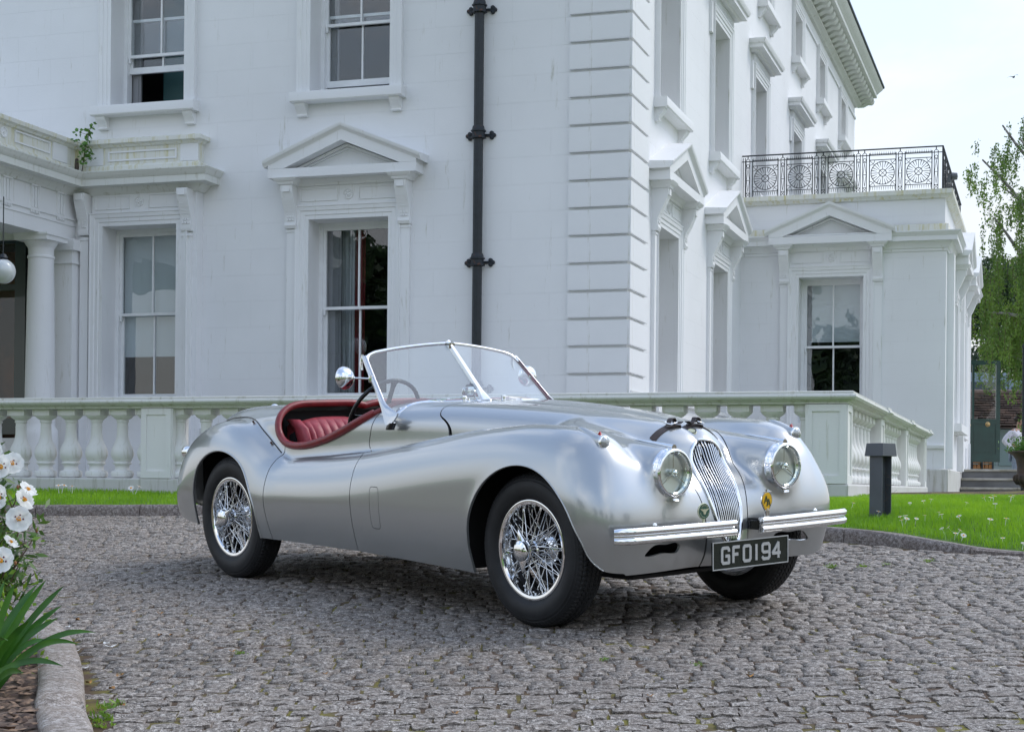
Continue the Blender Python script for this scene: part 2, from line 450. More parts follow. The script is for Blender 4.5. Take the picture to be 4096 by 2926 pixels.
def boundary_edges(T):
    e = np.vstack([T[:, [0, 1]], T[:, [1, 2]], T[:, [2, 0]]])
    k = np.sort(e, 1); key = k[:, 0].astype(np.int64)*10000000+k[:, 1]
    u, inv, c = np.unique(key, return_inverse=True, return_counts=True)
    return e[c[inv.ravel()] == 1]
def chain(E):
    nxt = {}
    for a, b in E: nxt.setdefault(int(a), []).append(int(b))
    loops = []
    while nxt:
        s = next((k for k in nxt), None)
        cur = s; lp = [s]
        while cur in nxt:
            n = nxt[cur].pop()
            if not nxt[cur]: del nxt[cur]
            cur = n
            if cur == s: break
            lp.append(cur)
        loops.append(lp)
    return loops

def skin(name, V, T, fld, m, parent, flange=.012, min_comp=0):
    used = np.unique(T); rm = -np.ones(len(V), int); rm[used] = np.arange(len(used)); V = V[used]; T = rm[T]
    n = fld.n(V)
    be = boundary_edges(T)
    be = be[~((abs(V[be[:, 0], 1]) < 1e-4) & (abs(V[be[:, 1], 1]) < 1e-4))] if name == 'x' else be
    bv = np.unique(be); m2 = -np.ones(len(V), int); m2[bv] = np.arange(len(bv))+len(V)
    V2 = np.vstack([V, V[bv]-n[bv]*flange])
    faces = T.tolist()+np.stack([be[:, 1], be[:, 0], m2[be[:, 0]], m2[be[:, 1]]], 1).tolist()
    me = bpy.data.meshes.new(name); me.from_pydata(V2.tolist(), [], faces)
    me.materials.append(m)
    me.polygons.foreach_set('use_smooth', [True]*len(faces))
    fn = np.cross(V2[be[:, 0]]-V2[be[:, 1]], V2[m2[be[:, 0]]]-V2[be[:, 1]]); fn /= np.maximum(1e-9, np.linalg.norm(fn, axis=1))[:, None]
    ln = np.vstack([n[T.ravel()], np.repeat(fn, 4, 0)])
    me.normals_split_custom_set(ln.tolist())
    me.update()
    o = bpy.data.objects.new(name, me); COL.objects.link(o); o.parent = parent
    return o

def shape_panels(fld):
    V, T = fld.shell()
    def cutkeep(V, T, F, gap=0.):
        """returns V, inside triangles (F<0), outside triangles (F>0)"""
        if gap:
            V, T = cut(V, T, F(V)+gap); V, T = cut(V, T, F(V)-gap)
            f = F(V)[T].mean(1)
            return V, T[f < -gap*.98], T[f > gap*.98]
        V, T = cut(V, T, F(V)); f = F(V)[T].mean(1)
        return V, T[f < 0], T[f > 0]
    ps = lambda poly, a, b: (lambda V: poly_sdf(V[:, a], V[:, b], poly))
    V, _, T = cutkeep(V, T, lambda V: V[:, 1])
    zb = lambda x: np.interp(x, [-3.62, -3.50, -3.34, -3.17, -2.98, -2.95, -2.25, -1.33, -.45, -.38, .42, .6], [.46, .39, .335, .30, .285, .27, .25, .243, .214, .21, .262, .262])
    V, _, T = cutkeep(V, T, lambda V: V[:, 2]-zb(V[:, 0]))
    arcF = [(-.385, .05), (-.392, .34)]+[(.0+.388*math.cos(a), .335+.386*math.sin(a)) for a in np.linspace(math.pi*.985, math.pi*.11, 26)]+[(.396, .40), (.405, .350), (.425, .312), (.46, .282), (.51, .266), (.56, .258), (.58, .05)]
    arcR = crom([(-2.249, .05), (-2.249, .25), (-2.261, .42), (-2.323, .55), (-2.407, .645), (-2.523, .700), (-2.65, .716), (-2.79, .682), (-2.895, .605), (-2.950, .49), (-2.962, .38), (-2.964, .05)], 6)
    V, _, T = cutkeep(V, T, lambda V: np.maximum(poly_sdf(V[:, 0], V[:, 2], arcF), np.interp(V[:, 0], [.34, .42, .5, .56], [.42, .54, .62, .68])-V[:, 1]))
    V, _, T = cutkeep(V, T, lambda V: np.maximum(poly_sdf(V[:, 0], V[:, 2], arcR), .42-V[:, 1]))
    def cock(V):
        zr = np.interp(V[:, 0], [-2.32, -2.29, -2.262, -2.235, -2.194, -2.14, -2.075, -1.98, -1.888, -1.73, -1.576, -1.391, -1.27], [1.15, .98, .89, .828, .782, .760, .751, .752, .763, .797, .850, .925, .978])
        xb = -2.415+.10*(np.abs(V[:, 1])/.5)**2.5
        a = zr-V[:, 2]; b = xb-V[:, 0]; c = V[:, 0]-(-1.235-.10*(np.abs(V[:, 1])/.5)**2)
        k = 28.
        return np.log(np.exp(k*a)+np.exp(k*b)+np.exp(k*c))/k-.0
    V, _, T = cutkeep(V, T, cock)
    gr = crom([(-.05, .808), (0, .813), (.05, .804), (.085, .774), (.103, .720), (.105, .66), (.099, .58), (.087, .50), (.068, .43), (.042, .37), (.0, .340), (-.04, .37), (-.1, .6)], 5, True)
    V, _, T = cutkeep(V, T, lambda V: np.maximum(poly_sdf(V[:, 1], V[:, 2], gr), .2-V[:, 0]))
    slot = crom([(.305, .352), (.305, .368), (.318, .378), (.40, .380), (.49, .378), (.505, .368), (.53, .338), (.52, .336), (.42, .343)], 4, True)
    V, _, T = cutkeep(V, T, lambda V: np.maximum(poly_sdf(V[:, 1], V[:, 2], slot), .3-V[:, 0]))
    bon = crom([(-.93, -.2), (-.935, 0), (-.945, .25), (-.965, .37), (-.985, .43), (-.965, .468), (-.90, .482), (-.75, .480), (-.6, .466), (-.3, .430), (0, .372), (.2, .285), (.33, .215), (.44, .172), (.52, .128), (.56, .10), (.8, .09), (.8, -.2)], 5, True)
    gp = .0026
    V, Tb, T = cutkeep(V, T, lambda V: np.maximum(poly_sdf(V[:, 0], V[:, 1], bon), .24-V[:, 2]), gp)
    door = [(-2.125, .0), (-2.135, .25), (-2.157, .41), (-2.16, .63), (-2.15, .70), (-2.17, 1.1), (-1.362, 1.1), (-1.372, .93), (-1.392, .85), (-1.408, .78), (-1.40, .755), (-1.352, .71), (-1.336, .62), (-1.333, .45), (-1.331, .0)]
    V, Td, T = cutkeep(V, T, lambda V: np.maximum(poly_sdf(V[:, 0], V[:, 2], door), .45-V[:, 1]), gp)
    hp = superell(.0385, .103, 40, 7)
    V, Th, T = cutkeep(V, T, lambda V: np.maximum(poly_sdf(V[:, 0]+1.121, V[:, 2]-.474, hp), .45-V[:, 1]), .0014)
    return V, dict(body=T, bonnet=Tb, door=Td, hatch=Th)

def mirror_tris(V, T):
    n = len(V); V2 = V.copy(); V2[:, 1] *= -1; on = abs(V[:, 1]) < 1e-4
    mp = np.arange(n)+n; mp[on] = np.where(on)[0]
    return np.vstack([V, V2]), np.vstack([T, mp[T][:, ::-1]])

# wheel -------------------------------------------------------------
def make_wheel(root, fld=None):
    """axis along y, outer face towards -y, centred on the hub; y=0 is the tyre centre plane"""
    C, G, TY = MATS['chrome'], MATS['dull_metal'], MATS['tyre_rubber']
    rim = MB()
    mat('rim_chrome', (.80, .80, .80), rough=.16, metal=1.)
    rim.lathe([(.200, -.060), (.2035, -.067), (.212, -.069), (.219, -.0705), (.2235, -.069), (.2245, -.064), (.222, -.058), (.216, -.056), (.211, -.050), (.205, -.035), (.203, -.01), (.192, .0), (.192, .03), (.204, .045), (.222, .062), (.222, .066), (.205, .066),
               (.198, .045), (.186, .028), (.186, -.002), (.195, -.018), (.197, -.045), (.200, -.060)], 96, 'y')
    w = mk('wheel', rim, C, root, 40)
    well = MB(); well.lathe([(.2005, -.0605), (.1975, -.045), (.1955, -.020), (.1865, -.004), (.1855, .03), (.197, .047), (.203, .064)], 72, 'y'); mk('rim_well', well, mat('satin_rim', (.10, .10, .105), rough=.45, metal=.9), w, 40)
    nip = MB()
    for k in range(36):
        a = 2*math.pi*k/36; nip.lathe([(0, -.008), (.0042, -.005), (.0042, .004), (0, .006)], 6, 'y', (.194*math.cos(a), -.043 if k % 2 else -.024, .194*math.sin(a)))
    ni = mk('spoke_nipples', nip, C, w, 60); ni['kind'] = 'stuff'
    # tyre with cut tread
    prof = []
    for a in np.linspace(0, 1, 13):      # outer side wall from bead to shoulder
        pass
    side = [(.219, -.062), (.226, -.068), (.236, -.0725), (.238, -.0745), (.250, -.0795), (.265, -.0835), (.280, -.0845), (.295, -.0825), (.304, -.0795), (.306, -.0795), (.308, -.0770), (.316, -.0735), (.318, -.0738), (.320, -.0715), (.329, -.0660), (.3335, -.0620)]
    tread_y = np.linspace(-.0585, .0585, 47)
    tr = [(.3455-1.9*abs(y)**2.0 - (.004 if abs(y) > .055 else 0), y) for y in tread_y]
    full = side+tr+[(r, -y) for r, y in side[::-1]]
    NT = 720
    rr = np.array([p[0] for p in full]); yy = np.array([p[1] for p in full])
    th = np.arange(NT)/NT*2*math.pi
    Rm = np.tile(rr, (NT, 1)); s_ = np.arange(NT)[:, None]
    inT = np.zeros(len(full), bool); inT[len(side):len(side)+len(tr)] = True
    zig = .0028*(2*abs(((s_/8.) % 1)*2-1)-1)
    Y = yy[None, :]
    g = np.zeros_like(Rm)
    for y0 in (-.036, -.013, .013, .036): g = np.maximum(g, (abs(Y-y0-zig) < .0024)*1.)
    # shoulder and rib sipes
    sip = ((s_+np.round(abs(Y)*160)) % 8 < 1.5)
    g = np.maximum(g, sip*(abs(Y) > .040)*.8); g = np.maximum(g, ((s_+np.round(Y*300)) % 8 < 1)*(abs(Y) < .034)*.45)
    Rm = Rm-.0062*g*inT[None, :]
    # shoulder lugs on the upper side wall
    lug = np.isin(np.arange(len(full)), [13, 14, 15, len(full)-14, len(full)-15, len(full)-16])
    Rm = Rm-.0022*lug[None, :]*(s_ % 8 < 2)
    vs = np.stack([Rm*np.cos(th)[:, None], np.broadcast_to(yy, Rm.shape), Rm*np.sin(th)[:, None]], -1).reshape(-1, 3)
    # flat spot where the tyre carries the car is handled by sinking it a few mm in the setts
    n = len(full); i = np.arange(NT)[:, None]*n+np.arange(n-1)[None, :]; j = ((np.arange(NT)+1) % NT)[:, None]*n+np.arange(n-1)[None, :]
    q = np.stack([i, i+1, j+1, j], -1).reshape(-1, 4)
    ty = mesh_obj('tyre', vs.tolist(), q.tolist(), TY, w, 32, fix=True)
    hub = MB()
    hub.lathe([(0, -.145), (.018, -.1445), (.034, -.141), (.045, -.134), (.049, -.124), (.0495, -.116), (.054, -.114), (.0545, -.106), (.048, -.103), (.046, -.094), (.040, -.09)], 40, 'y')
    hb = mk('hub_nut', hub, C, w, 35)
    for a in (R_(98), R_(278)):
        ear = MB()
        ca, sa = math.cos(a), math.sin(a)
        rings = []
        for t, hw, hy in ((.036, .028, .011), (.05, .024, .010), (.068, .015, .0075), (.085, .0075, .005), (.094, .002, .002)):
            yc = -.122-.05*(t-.036)*2
            rings.append([(t*ca-dx*sa, yc+dy, t*sa+dx*ca) for dx, dy in superell(hw, hy, 12)])
        ear.loft(rings); mk('spinner_ear', ear, C, w, 50)
    hc = MB()
    hc.lathe([(.040, -.096), (.041, -.07), (.046, -.064), (.046, -.058), (.043, -.052), (.044, -.02), (.050, -.002), (.062, .006), (.073, .014), (.079, .022), (.080, .032), (.074, .038), (.05, .045), (.0, .045)], 44, 'y')
    mk('hub_shell', hc, C, w, 30)
    dr = MB(); dr.lathe([(.0, .046), (.15, .046), (.155, .05), (.155, .10), (.0, .10)], 40, 'y')
    mk('brake_drum', dr, MATS['black_trim'], w, 30)
    # spokes: three rows
    def spoke(r0, y0, a0, r1, y1, a1):
        m = MB(); p0 = Vector((r0*math.cos(a0), y0, r0*math.sin(a0))); p1 = Vector((r1*math.cos(a1), y1, r1*math.sin(a1)))
        d = (p1-p0)
        m.tube([p0, p0+d*.88, p0+d*.89, p1], [.0024, .0024, .0038, .0038], 6)
        return m
    rows = [(20, .042, -.092, .197, -.043, 1, 0.0), (20, .046, -.02, .195, -.024, 1, .5), (20, .050, .006, .188, .004, -1, .25)]
    for cnt, r0, y0, r1, y1, sgn, off in rows:
        for par in (0, 1):
            step = 2*math.pi/cnt
            dirn = 1 if par else -1
            aa = dirn*sgn*R_(31 if y0 < -.05 else 44)
            base = mk('spoke', spoke(r0, y0, 0, r1, y1, aa), MATS['rim_chrome'], w, 60)
            for k in range(0, cnt//2):
                ang = (2*k+par*.5+off)*step
                o = base if k == 0 else inst(base)
                o.rotation_euler = (0, -ang, 0)
    return w

def build_car():
    car_materials()
    P, C, D, BK, RL = MATS['silver_paint'], MATS['chrome'], MATS['dull_metal'], MATS['black_trim'], MATS['red_leather']
    root = empty('sports_car', (.6422, 7.7975, -.5782)); root.rotation_euler = (.058, .0361, -.8726)
    tag(root, 'silver open two-seat vintage sports car with red leather cockpit parked on the setts', 'car')
    fld = Field()
    V, parts = shape_panels(fld)
    Vm, Tb = mirror_tris(V, parts['body']); skin('body', Vm, Tb, fld, P, root)
    Vm2, Tn = mirror_tris(V, parts['bonnet']); skin('bonnet', Vm2, Tn, fld, P, root)
    skin('door', V, parts['door'], fld, P, root)
    V3 = V.copy(); V3[:, 1] *= -1; skin('door', V3, parts['door'][:, ::-1], fld, P, root)
    skin('access_panel', V, parts['hatch'], fld, P, root, .004); skin('access_panel', V3, parts['hatch'][:, ::-1], fld, P, root, .004)
    # trims that follow the opening edges: take the body boundary loops
    allT = np.vstack([parts['body'], parts['door']])
    def resample(pts, n, closed=False):
        P_ = np.array(pts); 
        if closed: P_ = np.vstack([P_, P_[:1]])
        s = np.concatenate([[0], np.cumsum(np.linalg.norm(np.diff(P_, axis=0), axis=1))])
        t = np.linspace(0, s[-1], n, endpoint=not closed)
        return np.stack([np.interp(t, s, P_[:, k]) for k in range(3)], 1)
    def smooth(P_, k=2, closed=False):
        for _ in range(k):
            Q = P_.copy()
            if closed: Q = .25*np.roll(P_, 1, 0)+.5*P_+.25*np.roll(P_, -1, 0)
            else: Q[1:-1] = .25*P_[:-2]+.5*P_[1:-1]+.25*P_[2:]
            P_ = Q
        return P_
    # cockpit roll: walk the rim by angle on the cut function
    be = boundary_edges(np.vstack([parts['body'], parts['door'], parts['bonnet'], parts['hatch']]))
    bv = V[np.unique(be)]
    rim = bv[(bv[:, 0] > -2.46) & (bv[:, 0] < -1.2) & (bv[:, 2] > .74) & (fld_abs(bv, -2.46, -1.2))]
    cx, cz = -1.85, .86
    def key(p):
        # unroll: x along the centre line, y outwards
        return math.atan2(p[1]*2.0, -(p[0]-cx))
    # keep only rim vertices (cock function ~0)
    rim = np.array(sorted([tuple(p) for p in rim if abs(cock_fn(p)) < .004], key=key))
    rim = resample(rim, 70); rim = smooth(rim, 3)
    back = rim[rim[:, 0] < -2.19]; doorp = rim[(rim[:, 0] >= -2.20) & (rim[:, 0] < -1.40)]; front = rim[rim[:, 0] >= -1.41]
    def padded(pts, r, sgn):
        q = np.array(pts); q = q*np.array([1, sgn, 1]); n = fld.n(q)
        return q+n*r*.25
    m = MB(); b2 = np.vstack([padded(back, .022, 1)[::-1], padded(back, .022, -1)])
    m.tube(b2, .019, 12, sy=1.1); mk('cockpit_roll', m, RL, root, 60)
    for s in (1, -1):
        m = MB(); m.tube(padded(doorp, .02, s), .0195, 12, sy=1.05); mk('door_capping', m, RL, root, 60)
        m = MB(); m.tube(padded(front, .018, s)+np.array([0, 0, -.004]), .016, 10); mk('scuttle_capping', m, RL, root, 60)
    # piping between rear wing and tail, beads round the arches
    pipe = np.array([(-3.18, .45, .80), (-3.05, .485, .855), (-2.9, .515, .89), (-2.75, .54, .895), (-2.60, .555, .885), (-2.45, .575, .855), (-2.33, .595, .80), (-2.24, .61, .745), (-2.175, .62, .702)])
    pipe = fld.snap(resample(crom(pipe, 6), 60), 6)
    for s in (1, -1):
        m = MB(); m.tube(smooth(pipe, 3)*np.array([1, s, 1]), .0042, 6); mk('wing_piping', m, MATS['black_gloss'], root, 60)
    arcF = [(-.392, .215), (-.392, .34)]+[(.388*math.cos(a), .335+.386*math.sin(a)) for a in np.linspace(math.pi*.985, math.pi*.11, 26)]+[(.396, .40), (.405, .350), (.425, .312), (.455, .285)]
    arcR = crom([(-2.249, .25), (-2.261, .42), (-2.323, .55), (-2.407, .645), (-2.523, .700), (-2.65, .716), (-2.79, .682), (-2.895, .605), (-2.950, .49), (-2.962, .38), (-2.964, .29)], 6)
    def on_side(x, z):
        lo, hi = .45, .90
        for _ in range(30):
            mid = (lo+hi)/2
            if fld.f(np.array([[x, mid, z]]))[0] < 0: lo = mid
            else: hi = mid
        return lo
    for arc in (arcF, arcR):
        pts = np.array([(x, on_side(x, z), z) for x, z in arc])
        pts = smooth(resample(pts, 60), 1)
        for s in (1, -1):
            m = MB(); m.tube(pts*np.array([1, s, 1]), .0055 if arc is arcR else .0035, 8); mk('arch_bead', m, P, root, 60)
    # dark inner structure: wheel wells, floor, bulkheads
    m = MB()
    m.box(-3.30, .38, -.46, .46, .22, .235)
    for y0, y1 in ((.455, .47), (-.47, -.455)):
        m.box(-.47, .36, y0, y1, .22, .74); m.box(-3.2, -2.2, y0, y1, .22, .80); m.box(-2.2, -.47, y0*1.36, y1*1.36, .235, .62)
    m.box(-.475, -.46, -.72, .72, .22, .76); m.box(-2.215, -2.20, -.70, .70, .25, .64); m.box(-3.02, -3.0, -.64, .64, .32, .74)
    m.box(-.46, .24, -.47, .47, .62, .64); m.box(.24, .26, -.5, .5, .30, .64); m.box(-3.0, -2.2, -.62, .62, .735, .745)
    m.box(-1.30, -1.28, -.54, .54, .25, .93)
    mk('chassis', m, BK, root)
    m = MB()
    m.tube([(.36, -.42, .27), (.30, .42, .27)], .03, 8); m.box(.15, .34, -.30, -.18, .235, .275); m.tube([(.02, -.5, .25), (.02, .5, .25)], .022, 8)
    m.tube([(-2.95, -.55, .42), (-3.02, -.56, .24)], .006, 6); m.tube([(-2.6, -.5, .3), (-2.6, .5, .3)], .045, 10); m.box(-2.0, -.6, -.1, .1, .17, .23)
    mk('suspension', m, MATS['dull_metal'] if False else mat('oily_iron', (.035, .032, .03), rough=.5, var=.5, scale=20), root)
    # wheels ---------------------------------------------------------
    wh = make_wheel(root)
    def put(o, x, y, flip, steer=0, spin=0):
        o.location = (x, y, .342); o.rotation_euler = (0, spin, (math.pi if flip else 0)+steer)
    put(wh, 0, -.648, False, 0, 0)
    def cpw(x, y, flip, spin):
        c = wh.copy(); COL.objects.link(c); c.parent = root
        for ch in wh.children:
            d = ch.copy(); COL.objects.link(d); d.parent = c
        put(c, x, y, flip, 0, spin)
    cpw(-2.591, -.640, False, R_(68)); cpw(0, .648, True, R_(30)); cpw(-2.591, .640, True, R_(10))
    car_front(root, fld); car_cockpit(root, fld); car_rear(root, fld)
    return root, fld

def cock_fn(p):
    x, y, z = p
    zr = np.interp(x, [-2.32, -2.29, -2.262, -2.235, -2.194, -2.14, -2.075, -1.98, -1.888, -1.73, -1.576, -1.391, -1.27], [1.15, .98, .89, .828, .782, .760, .751, .752, .763, .797, .850, .925, .978])
    xb = -2.415+.10*(abs(y)/.5)**2.5; a = zr-z; b = xb-x; c = x-(-1.235-.10*(abs(y)/.5)**2); k = 28.
    return math.log(math.exp(k*a)+math.exp(k*b)+math.exp(k*c))/k
def fld_abs(b, lo, hi): return (b[:, 0] > lo) & (b[:, 0] < hi)

def front_x(fld, y, z, lo=.1, hi=.75):
    for _ in range(30):
        mid = (lo+hi)/2
        if fld.f(np.array([[mid, y, z]]))[0] < 0: lo = mid
        else: hi = mid
    return lo
def top_z(fld, x, y, lo=.45, hi=1.09):
    for _ in range(30):
        mid = (lo+hi)/2
        if fld.f(np.array([[x, y, mid]]))[0] < 0: lo = mid
        else: hi = mid
    return lo

def car_front(root, fld):
    C, BK = MATS['chrome'], MATS['black_trim']
    # grille -----------------------------------------------------------
    gout = [(0, .813), (.05, .804), (.085, .774), (.103, .720), (.105, .66), (.099, .58), (.087, .50), (.068, .43), (.042, .37), (.0, .340)]
    half = crom(gout, 6)
    loop = np.vstack([half, half[1:-1][::-1]*np.array([-1, 1])])
    pts = np.array([(front_x(fld, y, z), y, z) for y, z in loop])
    for _ in range(3): pts = .25*np.roll(pts, 1, 0)+.5*pts+.25*np.roll(pts, -1, 0)
    m = MB(); m.tube(pts+np.array([.002, 0, 0]), .0085, 10, loop=True)
    sur = mk('grille', m, C, root, 60)
    zs = np.linspace(.35, .81, 30)
    def halfw(z): return np.interp(z, [.340, .37, .43, .50, .58, .66, .72, .774, .804, .813], [0, .042, .068, .087, .099, .105, .103, .085, .05, 0])
    for k in range(-7, 8):
        fr = k/7.6
        line = []
        for z in zs:
            w = halfw(z); y = fr*.105*(.35+.65*w/.105) if False else fr*.1035*np.interp(z, [.34, .5, .81], [.78, .90, 1.0])
            if abs(y) < w-.002:
                line.append((front_x(fld, y, z)-.004-.5*abs(y)*0, y, z))
        if len(line) < 3: continue
        m = MB(); m.tube(line, .0026, 6, sy=1.9, up=(1, 0, 0)); mk('slat', m, C, sur, 60)
    m = MB(); bp = [(x-.05, y*.98, z) for x, y, z in pts[::2]]
    m.add(bp+[(.33, 0, .6)], [(i, (i+1) % len(bp), len(bp)) for i in range(len(bp))]); mk('grille_back', m, BK, sur)
    # headlamps --------------------------------------------------------
    for s in (-1, 1):
        cx, cy, cz = .515, s*.359, .6865
        m = MB()
        m.lathe([(.108, -.012), (.1075, .004), (.104, .012), (.1045, .018), (.103, .026), (.0985, .031), (.0935, .031), (.092, .026), (.0925, .018), (.086, .012)], 64, 'x', (cx, cy, cz))
        h = mk('headlamp', m, C, root, 50)
        m = MB(); r = .0925
        m.lathe([(r*math.sin(a), .022+.016*math.cos(a)) for a in np.linspace(0, math.pi/2, 8)], 48, 'x', (cx, cy, cz)); mk('lens', m, MATS['lamp_glass'], h, 60)
        m = MB(); m.lathe([(r*math.sin(a), .018-.07*math.cos(a)) for a in np.linspace(0.05, math.pi/2, 12)], 48, 'x', (cx, cy, cz)); mk('reflector', m, mat('fluted_reflector', (.80, .84, .76), rough=.06, metal=1, bump=.0035, bscale=26), h, 60)
        m = MB(); m.lathe([(0, .034), (.010, .031), (.016, .022), (.016, .008), (.010, -.01), (0, -.02)], 20, 'x', (cx, cy, cz))
        for a in (R_(90), R_(215), R_(325)):
            m.tube([(cx+.012, cy, cz), (cx+.014, cy+.09*math.cos(a), cz+.09*math.sin(a))], .0024, 6)
        mk('bulb_shield', m, C, h, 50)
        # top spear and lower clip
        m = MB()
        rings = []
        for t in np.linspace(0, 1, 12):
            x = .535-.245*t; y = cy; z = top_z(fld, min(x, .50), y)+.004
            w = .013*(1-t)**.7+.0015; hh = .011*(1-t)**.8+.002
            if t == 0: z = cz+.109
            rings.append([(x, y+a, z+b) for a, b in superell(w, hh, 10)])
        m.loft(rings); mk('spear', m, C, h, 50)
        m = MB(); m.box(cx-.004, cx+.022, cy-.014, cy+.014, cz-.124, cz-.106); m.tube([(cx+.024, cy-.016, cz-.117), (cx+.024, cy+.016, cz-.117)], .006, 8); mk('clip', m, C, h, 40)
        # side lamp on the wing
        lx, lz = .376, .822; sl = MB()
        ny = s*.620
        z0 = top_z(fld, lx-.03, ny)
        rings = []
        for t in np.linspace(0, 1, 12):
            x = .372-.17*t; z = top_z(fld, x, ny)
            rr = .030*(1-t)**.6+.002; zc = max(z+.002, .822-.0+.0*t) if t < .3 else z+.004*(1-t)
            zc = (1-t)**2*.822+(1-(1-t)**2)*(z+.001)
            rings.append([(x, ny+a, zc+b) for a, b in superell(rr, rr, 16)])
        sl.loft(rings); so = mk('side_lamp', sl, MATS['silver_paint'], root, 60)
        m = MB(); m.lathe([(.030, -.01), (.032, 0), (.031, .006), (.026, .008), (.024, .006)], 28, 'x', (.374, ny, .822)); mk('bezel', m, C, so, 50)
        m = MB(); m.lathe([(.0265*math.sin(a), .004+.014*math.cos(a)+(.0008 if i % 2 else 0)) for i, a in enumerate(np.linspace(0, math.pi/2, 10))], 28, 'x', (.374, ny, .822)); mk('lens', m, MATS['lamp_lens'], so, 25)
        m = MB(); m.prism([(.335, .853), (.350, .868), (.358, .853)], ny-.0035, ny+.0035, 'y'); mk('tell_tale', m, MATS['red_lens'], so)
    # bumpers ------------------------------------------------------------
    def bump(s):
        ys = np.concatenate([np.linspace(.085, .60, 18), np.linspace(.62, .742, 12)])
        def xf(y): return .630-.032*(y/.7)**2-(max(0, y-.66)/.08)**2*.032
        def zf(y): return .438+.018*(y/.7)**2*0
        prof = []
        # profile in (out, z): two rounded ribs
        for a in np.linspace(-90, 90, 9): prof.append((.002+.017*math.cos(R_(a)), -.019+.0165*math.sin(R_(a))))
        for a in np.linspace(-90, 90, 9): prof.append((.002+.017*math.cos(R_(a)), .019+.0165*math.sin(R_(a))))
        prof += [(-.012, .033), (-.012, -.033)]
        rings = []
        for i, y in enumerate(ys):
            sc = 1.0 if y < .72 else 1-.25*((y-.72)/.035)**2
            y2, y1 = min(y+.002, .756), y-.002
            tx, ty = xf(y2)-xf(y1), y2-y1; l = math.hypot(tx, ty); nx, ny = ty/l, -tx/l
            rings.append([(xf(y)+nx*o*sc, s*(y+ny*o*sc), zf(y)+z*sc) for o, z in prof])
        m = MB(); m.loft(rings)
        b = mk('bumper', m, C, root, 40)
        m = MB(); m.tube([(xf(.56)-.002, s*.56, .445), (xf(.56)-.12, s*.555, .44)], .014, 10); m.box(.50, .60, s*.16-.02, s*.16+.02, .41, .46); mk('bumper_bracket', m, BK, b)
        m = MB(); m.lathe([(0, .012), (.008, .010), (.011, .003), (.011, 0)], 16, 'z', (.575, s*.52, .472)); mk('bolt_head', m, C, b, 50)
        return b
    for s in (-1, 1): bump(s)
    m = MB(); m.tube([(.585, .07, .455), (.603, .072, .455), (.612, .085, .455)], .004, 8)
    m.lathe([(.030, -.018), (.032, -.018), (.032, .018), (.030, .018)], 24, 'z', (.585, .088, .440)); mk('bumper_end_clamp', m, MATS['black_gloss'], root, 50)
    # number plate -------------------------------------------------------
    pm = MB(); z0 = .2628; zt = z0+.122; w = .2455; px = .648
    pm.box(px-.006, px, -w, w, z0, zt)
    pl = mk('number_plate', pm, MATS['plate_black'], root)
    m = MB(); b = .0045
    m.box(px, px+.003, -w, w, z0, z0+b); m.box(px, px+.003, -w, w, zt-b, zt); m.box(px, px+.003, -w, -w+b, z0+b, zt-b); m.box(px, px+.003, w-b, w, z0+b, zt-b)
    mk('plate_border', m, MATS['plate_silver'], pl)
    # letters: strokes in (u right as read, z), cell 0..1 x 0..1 ; read from the front so u = +y
    S = .155
    glyph = {
        'G': [('arc', [(1, .78), (1, .88), (.85, 1), (.15, 1), (0, .88), (0, .12), (.15, 0), (1, 0), (1, .46), (.55, .46)])],
        'F': [('p', [(0, 0), (0, 1), (1, 1)]), ('p', [(0, .52), (.75, .52)])],
        'O': [('p', [(.15, 0), (0, .12), (0, .88), (.15, 1), (.85, 1), (1, .88), (1, .12), (.85, 0), (.15, 0)])],
        '1': [('p', [(.5, 0), (.5, 1)])],
        '9': [('p', [(1, .45), (.15, .45), (0, .55), (0, .88), (.15, 1), (.85, 1), (1, .88), (1, .12), (.85, 0), (.15, 0), (0, .12)])],
        '4': [('p', [(.78, 0), (.78, 1), (0, .30), (1, .30)])]}
    H = .079; zc = z0+.0215; st = .0135
    cells = [('G', -.188, .043), ('F', -.117, .038), ('O', -.050, .043), ('1', .032, .0), ('9', .072, .046), ('4', .139, .050)]
    for ch, u0, cw in cells:
        m = MB()
        for kind, pl_ in glyph[ch]:
            q = [(u0+.0+(x*cw if cw else 0), zc+z*(H-st)+st/2) for x, z in pl_]
            for (a, b2) in zip(q[:-1], q[1:]):
                dx, dz = b2[0]-a[0], b2[1]-a[1]; l = math.hypot(dx, dz); ux, uz = dx/l, dz/l; nx, nz = -uz*st/2, ux*st/2
                e = st/2*.42
                A = (a[0]-ux*e, a[1]-uz*e); Bq = (b2[0]+ux*e, b2[1]+uz*e)
                k = len(m.v)*1e-6
                m.prism([(A[0]+nx, A[1]+nz), (A[0]-nx, A[1]-nz), (Bq[0]-nx, Bq[1]-nz), (Bq[0]+nx, Bq[1]+nz)], px+.0005, px+.004+k, 'x')
        mk('plate_character', m, MATS['plate_silver'], pl)
    # badges -------------------------------------------------------------
    m = MB(); yb, xb, zb = -.262, .612, .520
    m.tube([(xb, yb, .47), (xb, yb, .50)], .006, 8)
    m.lathe([(0, -.004), (.034, -.004), (.036, 0), (.034, .004), (.032, .0045)], 40, 'x', (xb, yb, zb)); bd = mk('round_badge', m, MATS['badge_gold'], root, 40)
    m = MB(); m.lathe([(0, .0062), (.0325, .0060), (.0325, .0045)], 40, 'x', (xb, yb, zb)); mk('badge_enamel', m, MATS['badge_green'], bd, 40)
    m = MB()
    wing = [(0, -.014), (.006, -.012), (.009, -.002), (.016, .003), (.0245, .0085), (.0255, .0115), (.012, .0095), (.004, .008), (0, .010), (-.004, .008), (-.012, .0095), (-.0255, .0115), (-.0245, .0085), (-.016, .003), (-.009, -.002), (-.006, -.012)]
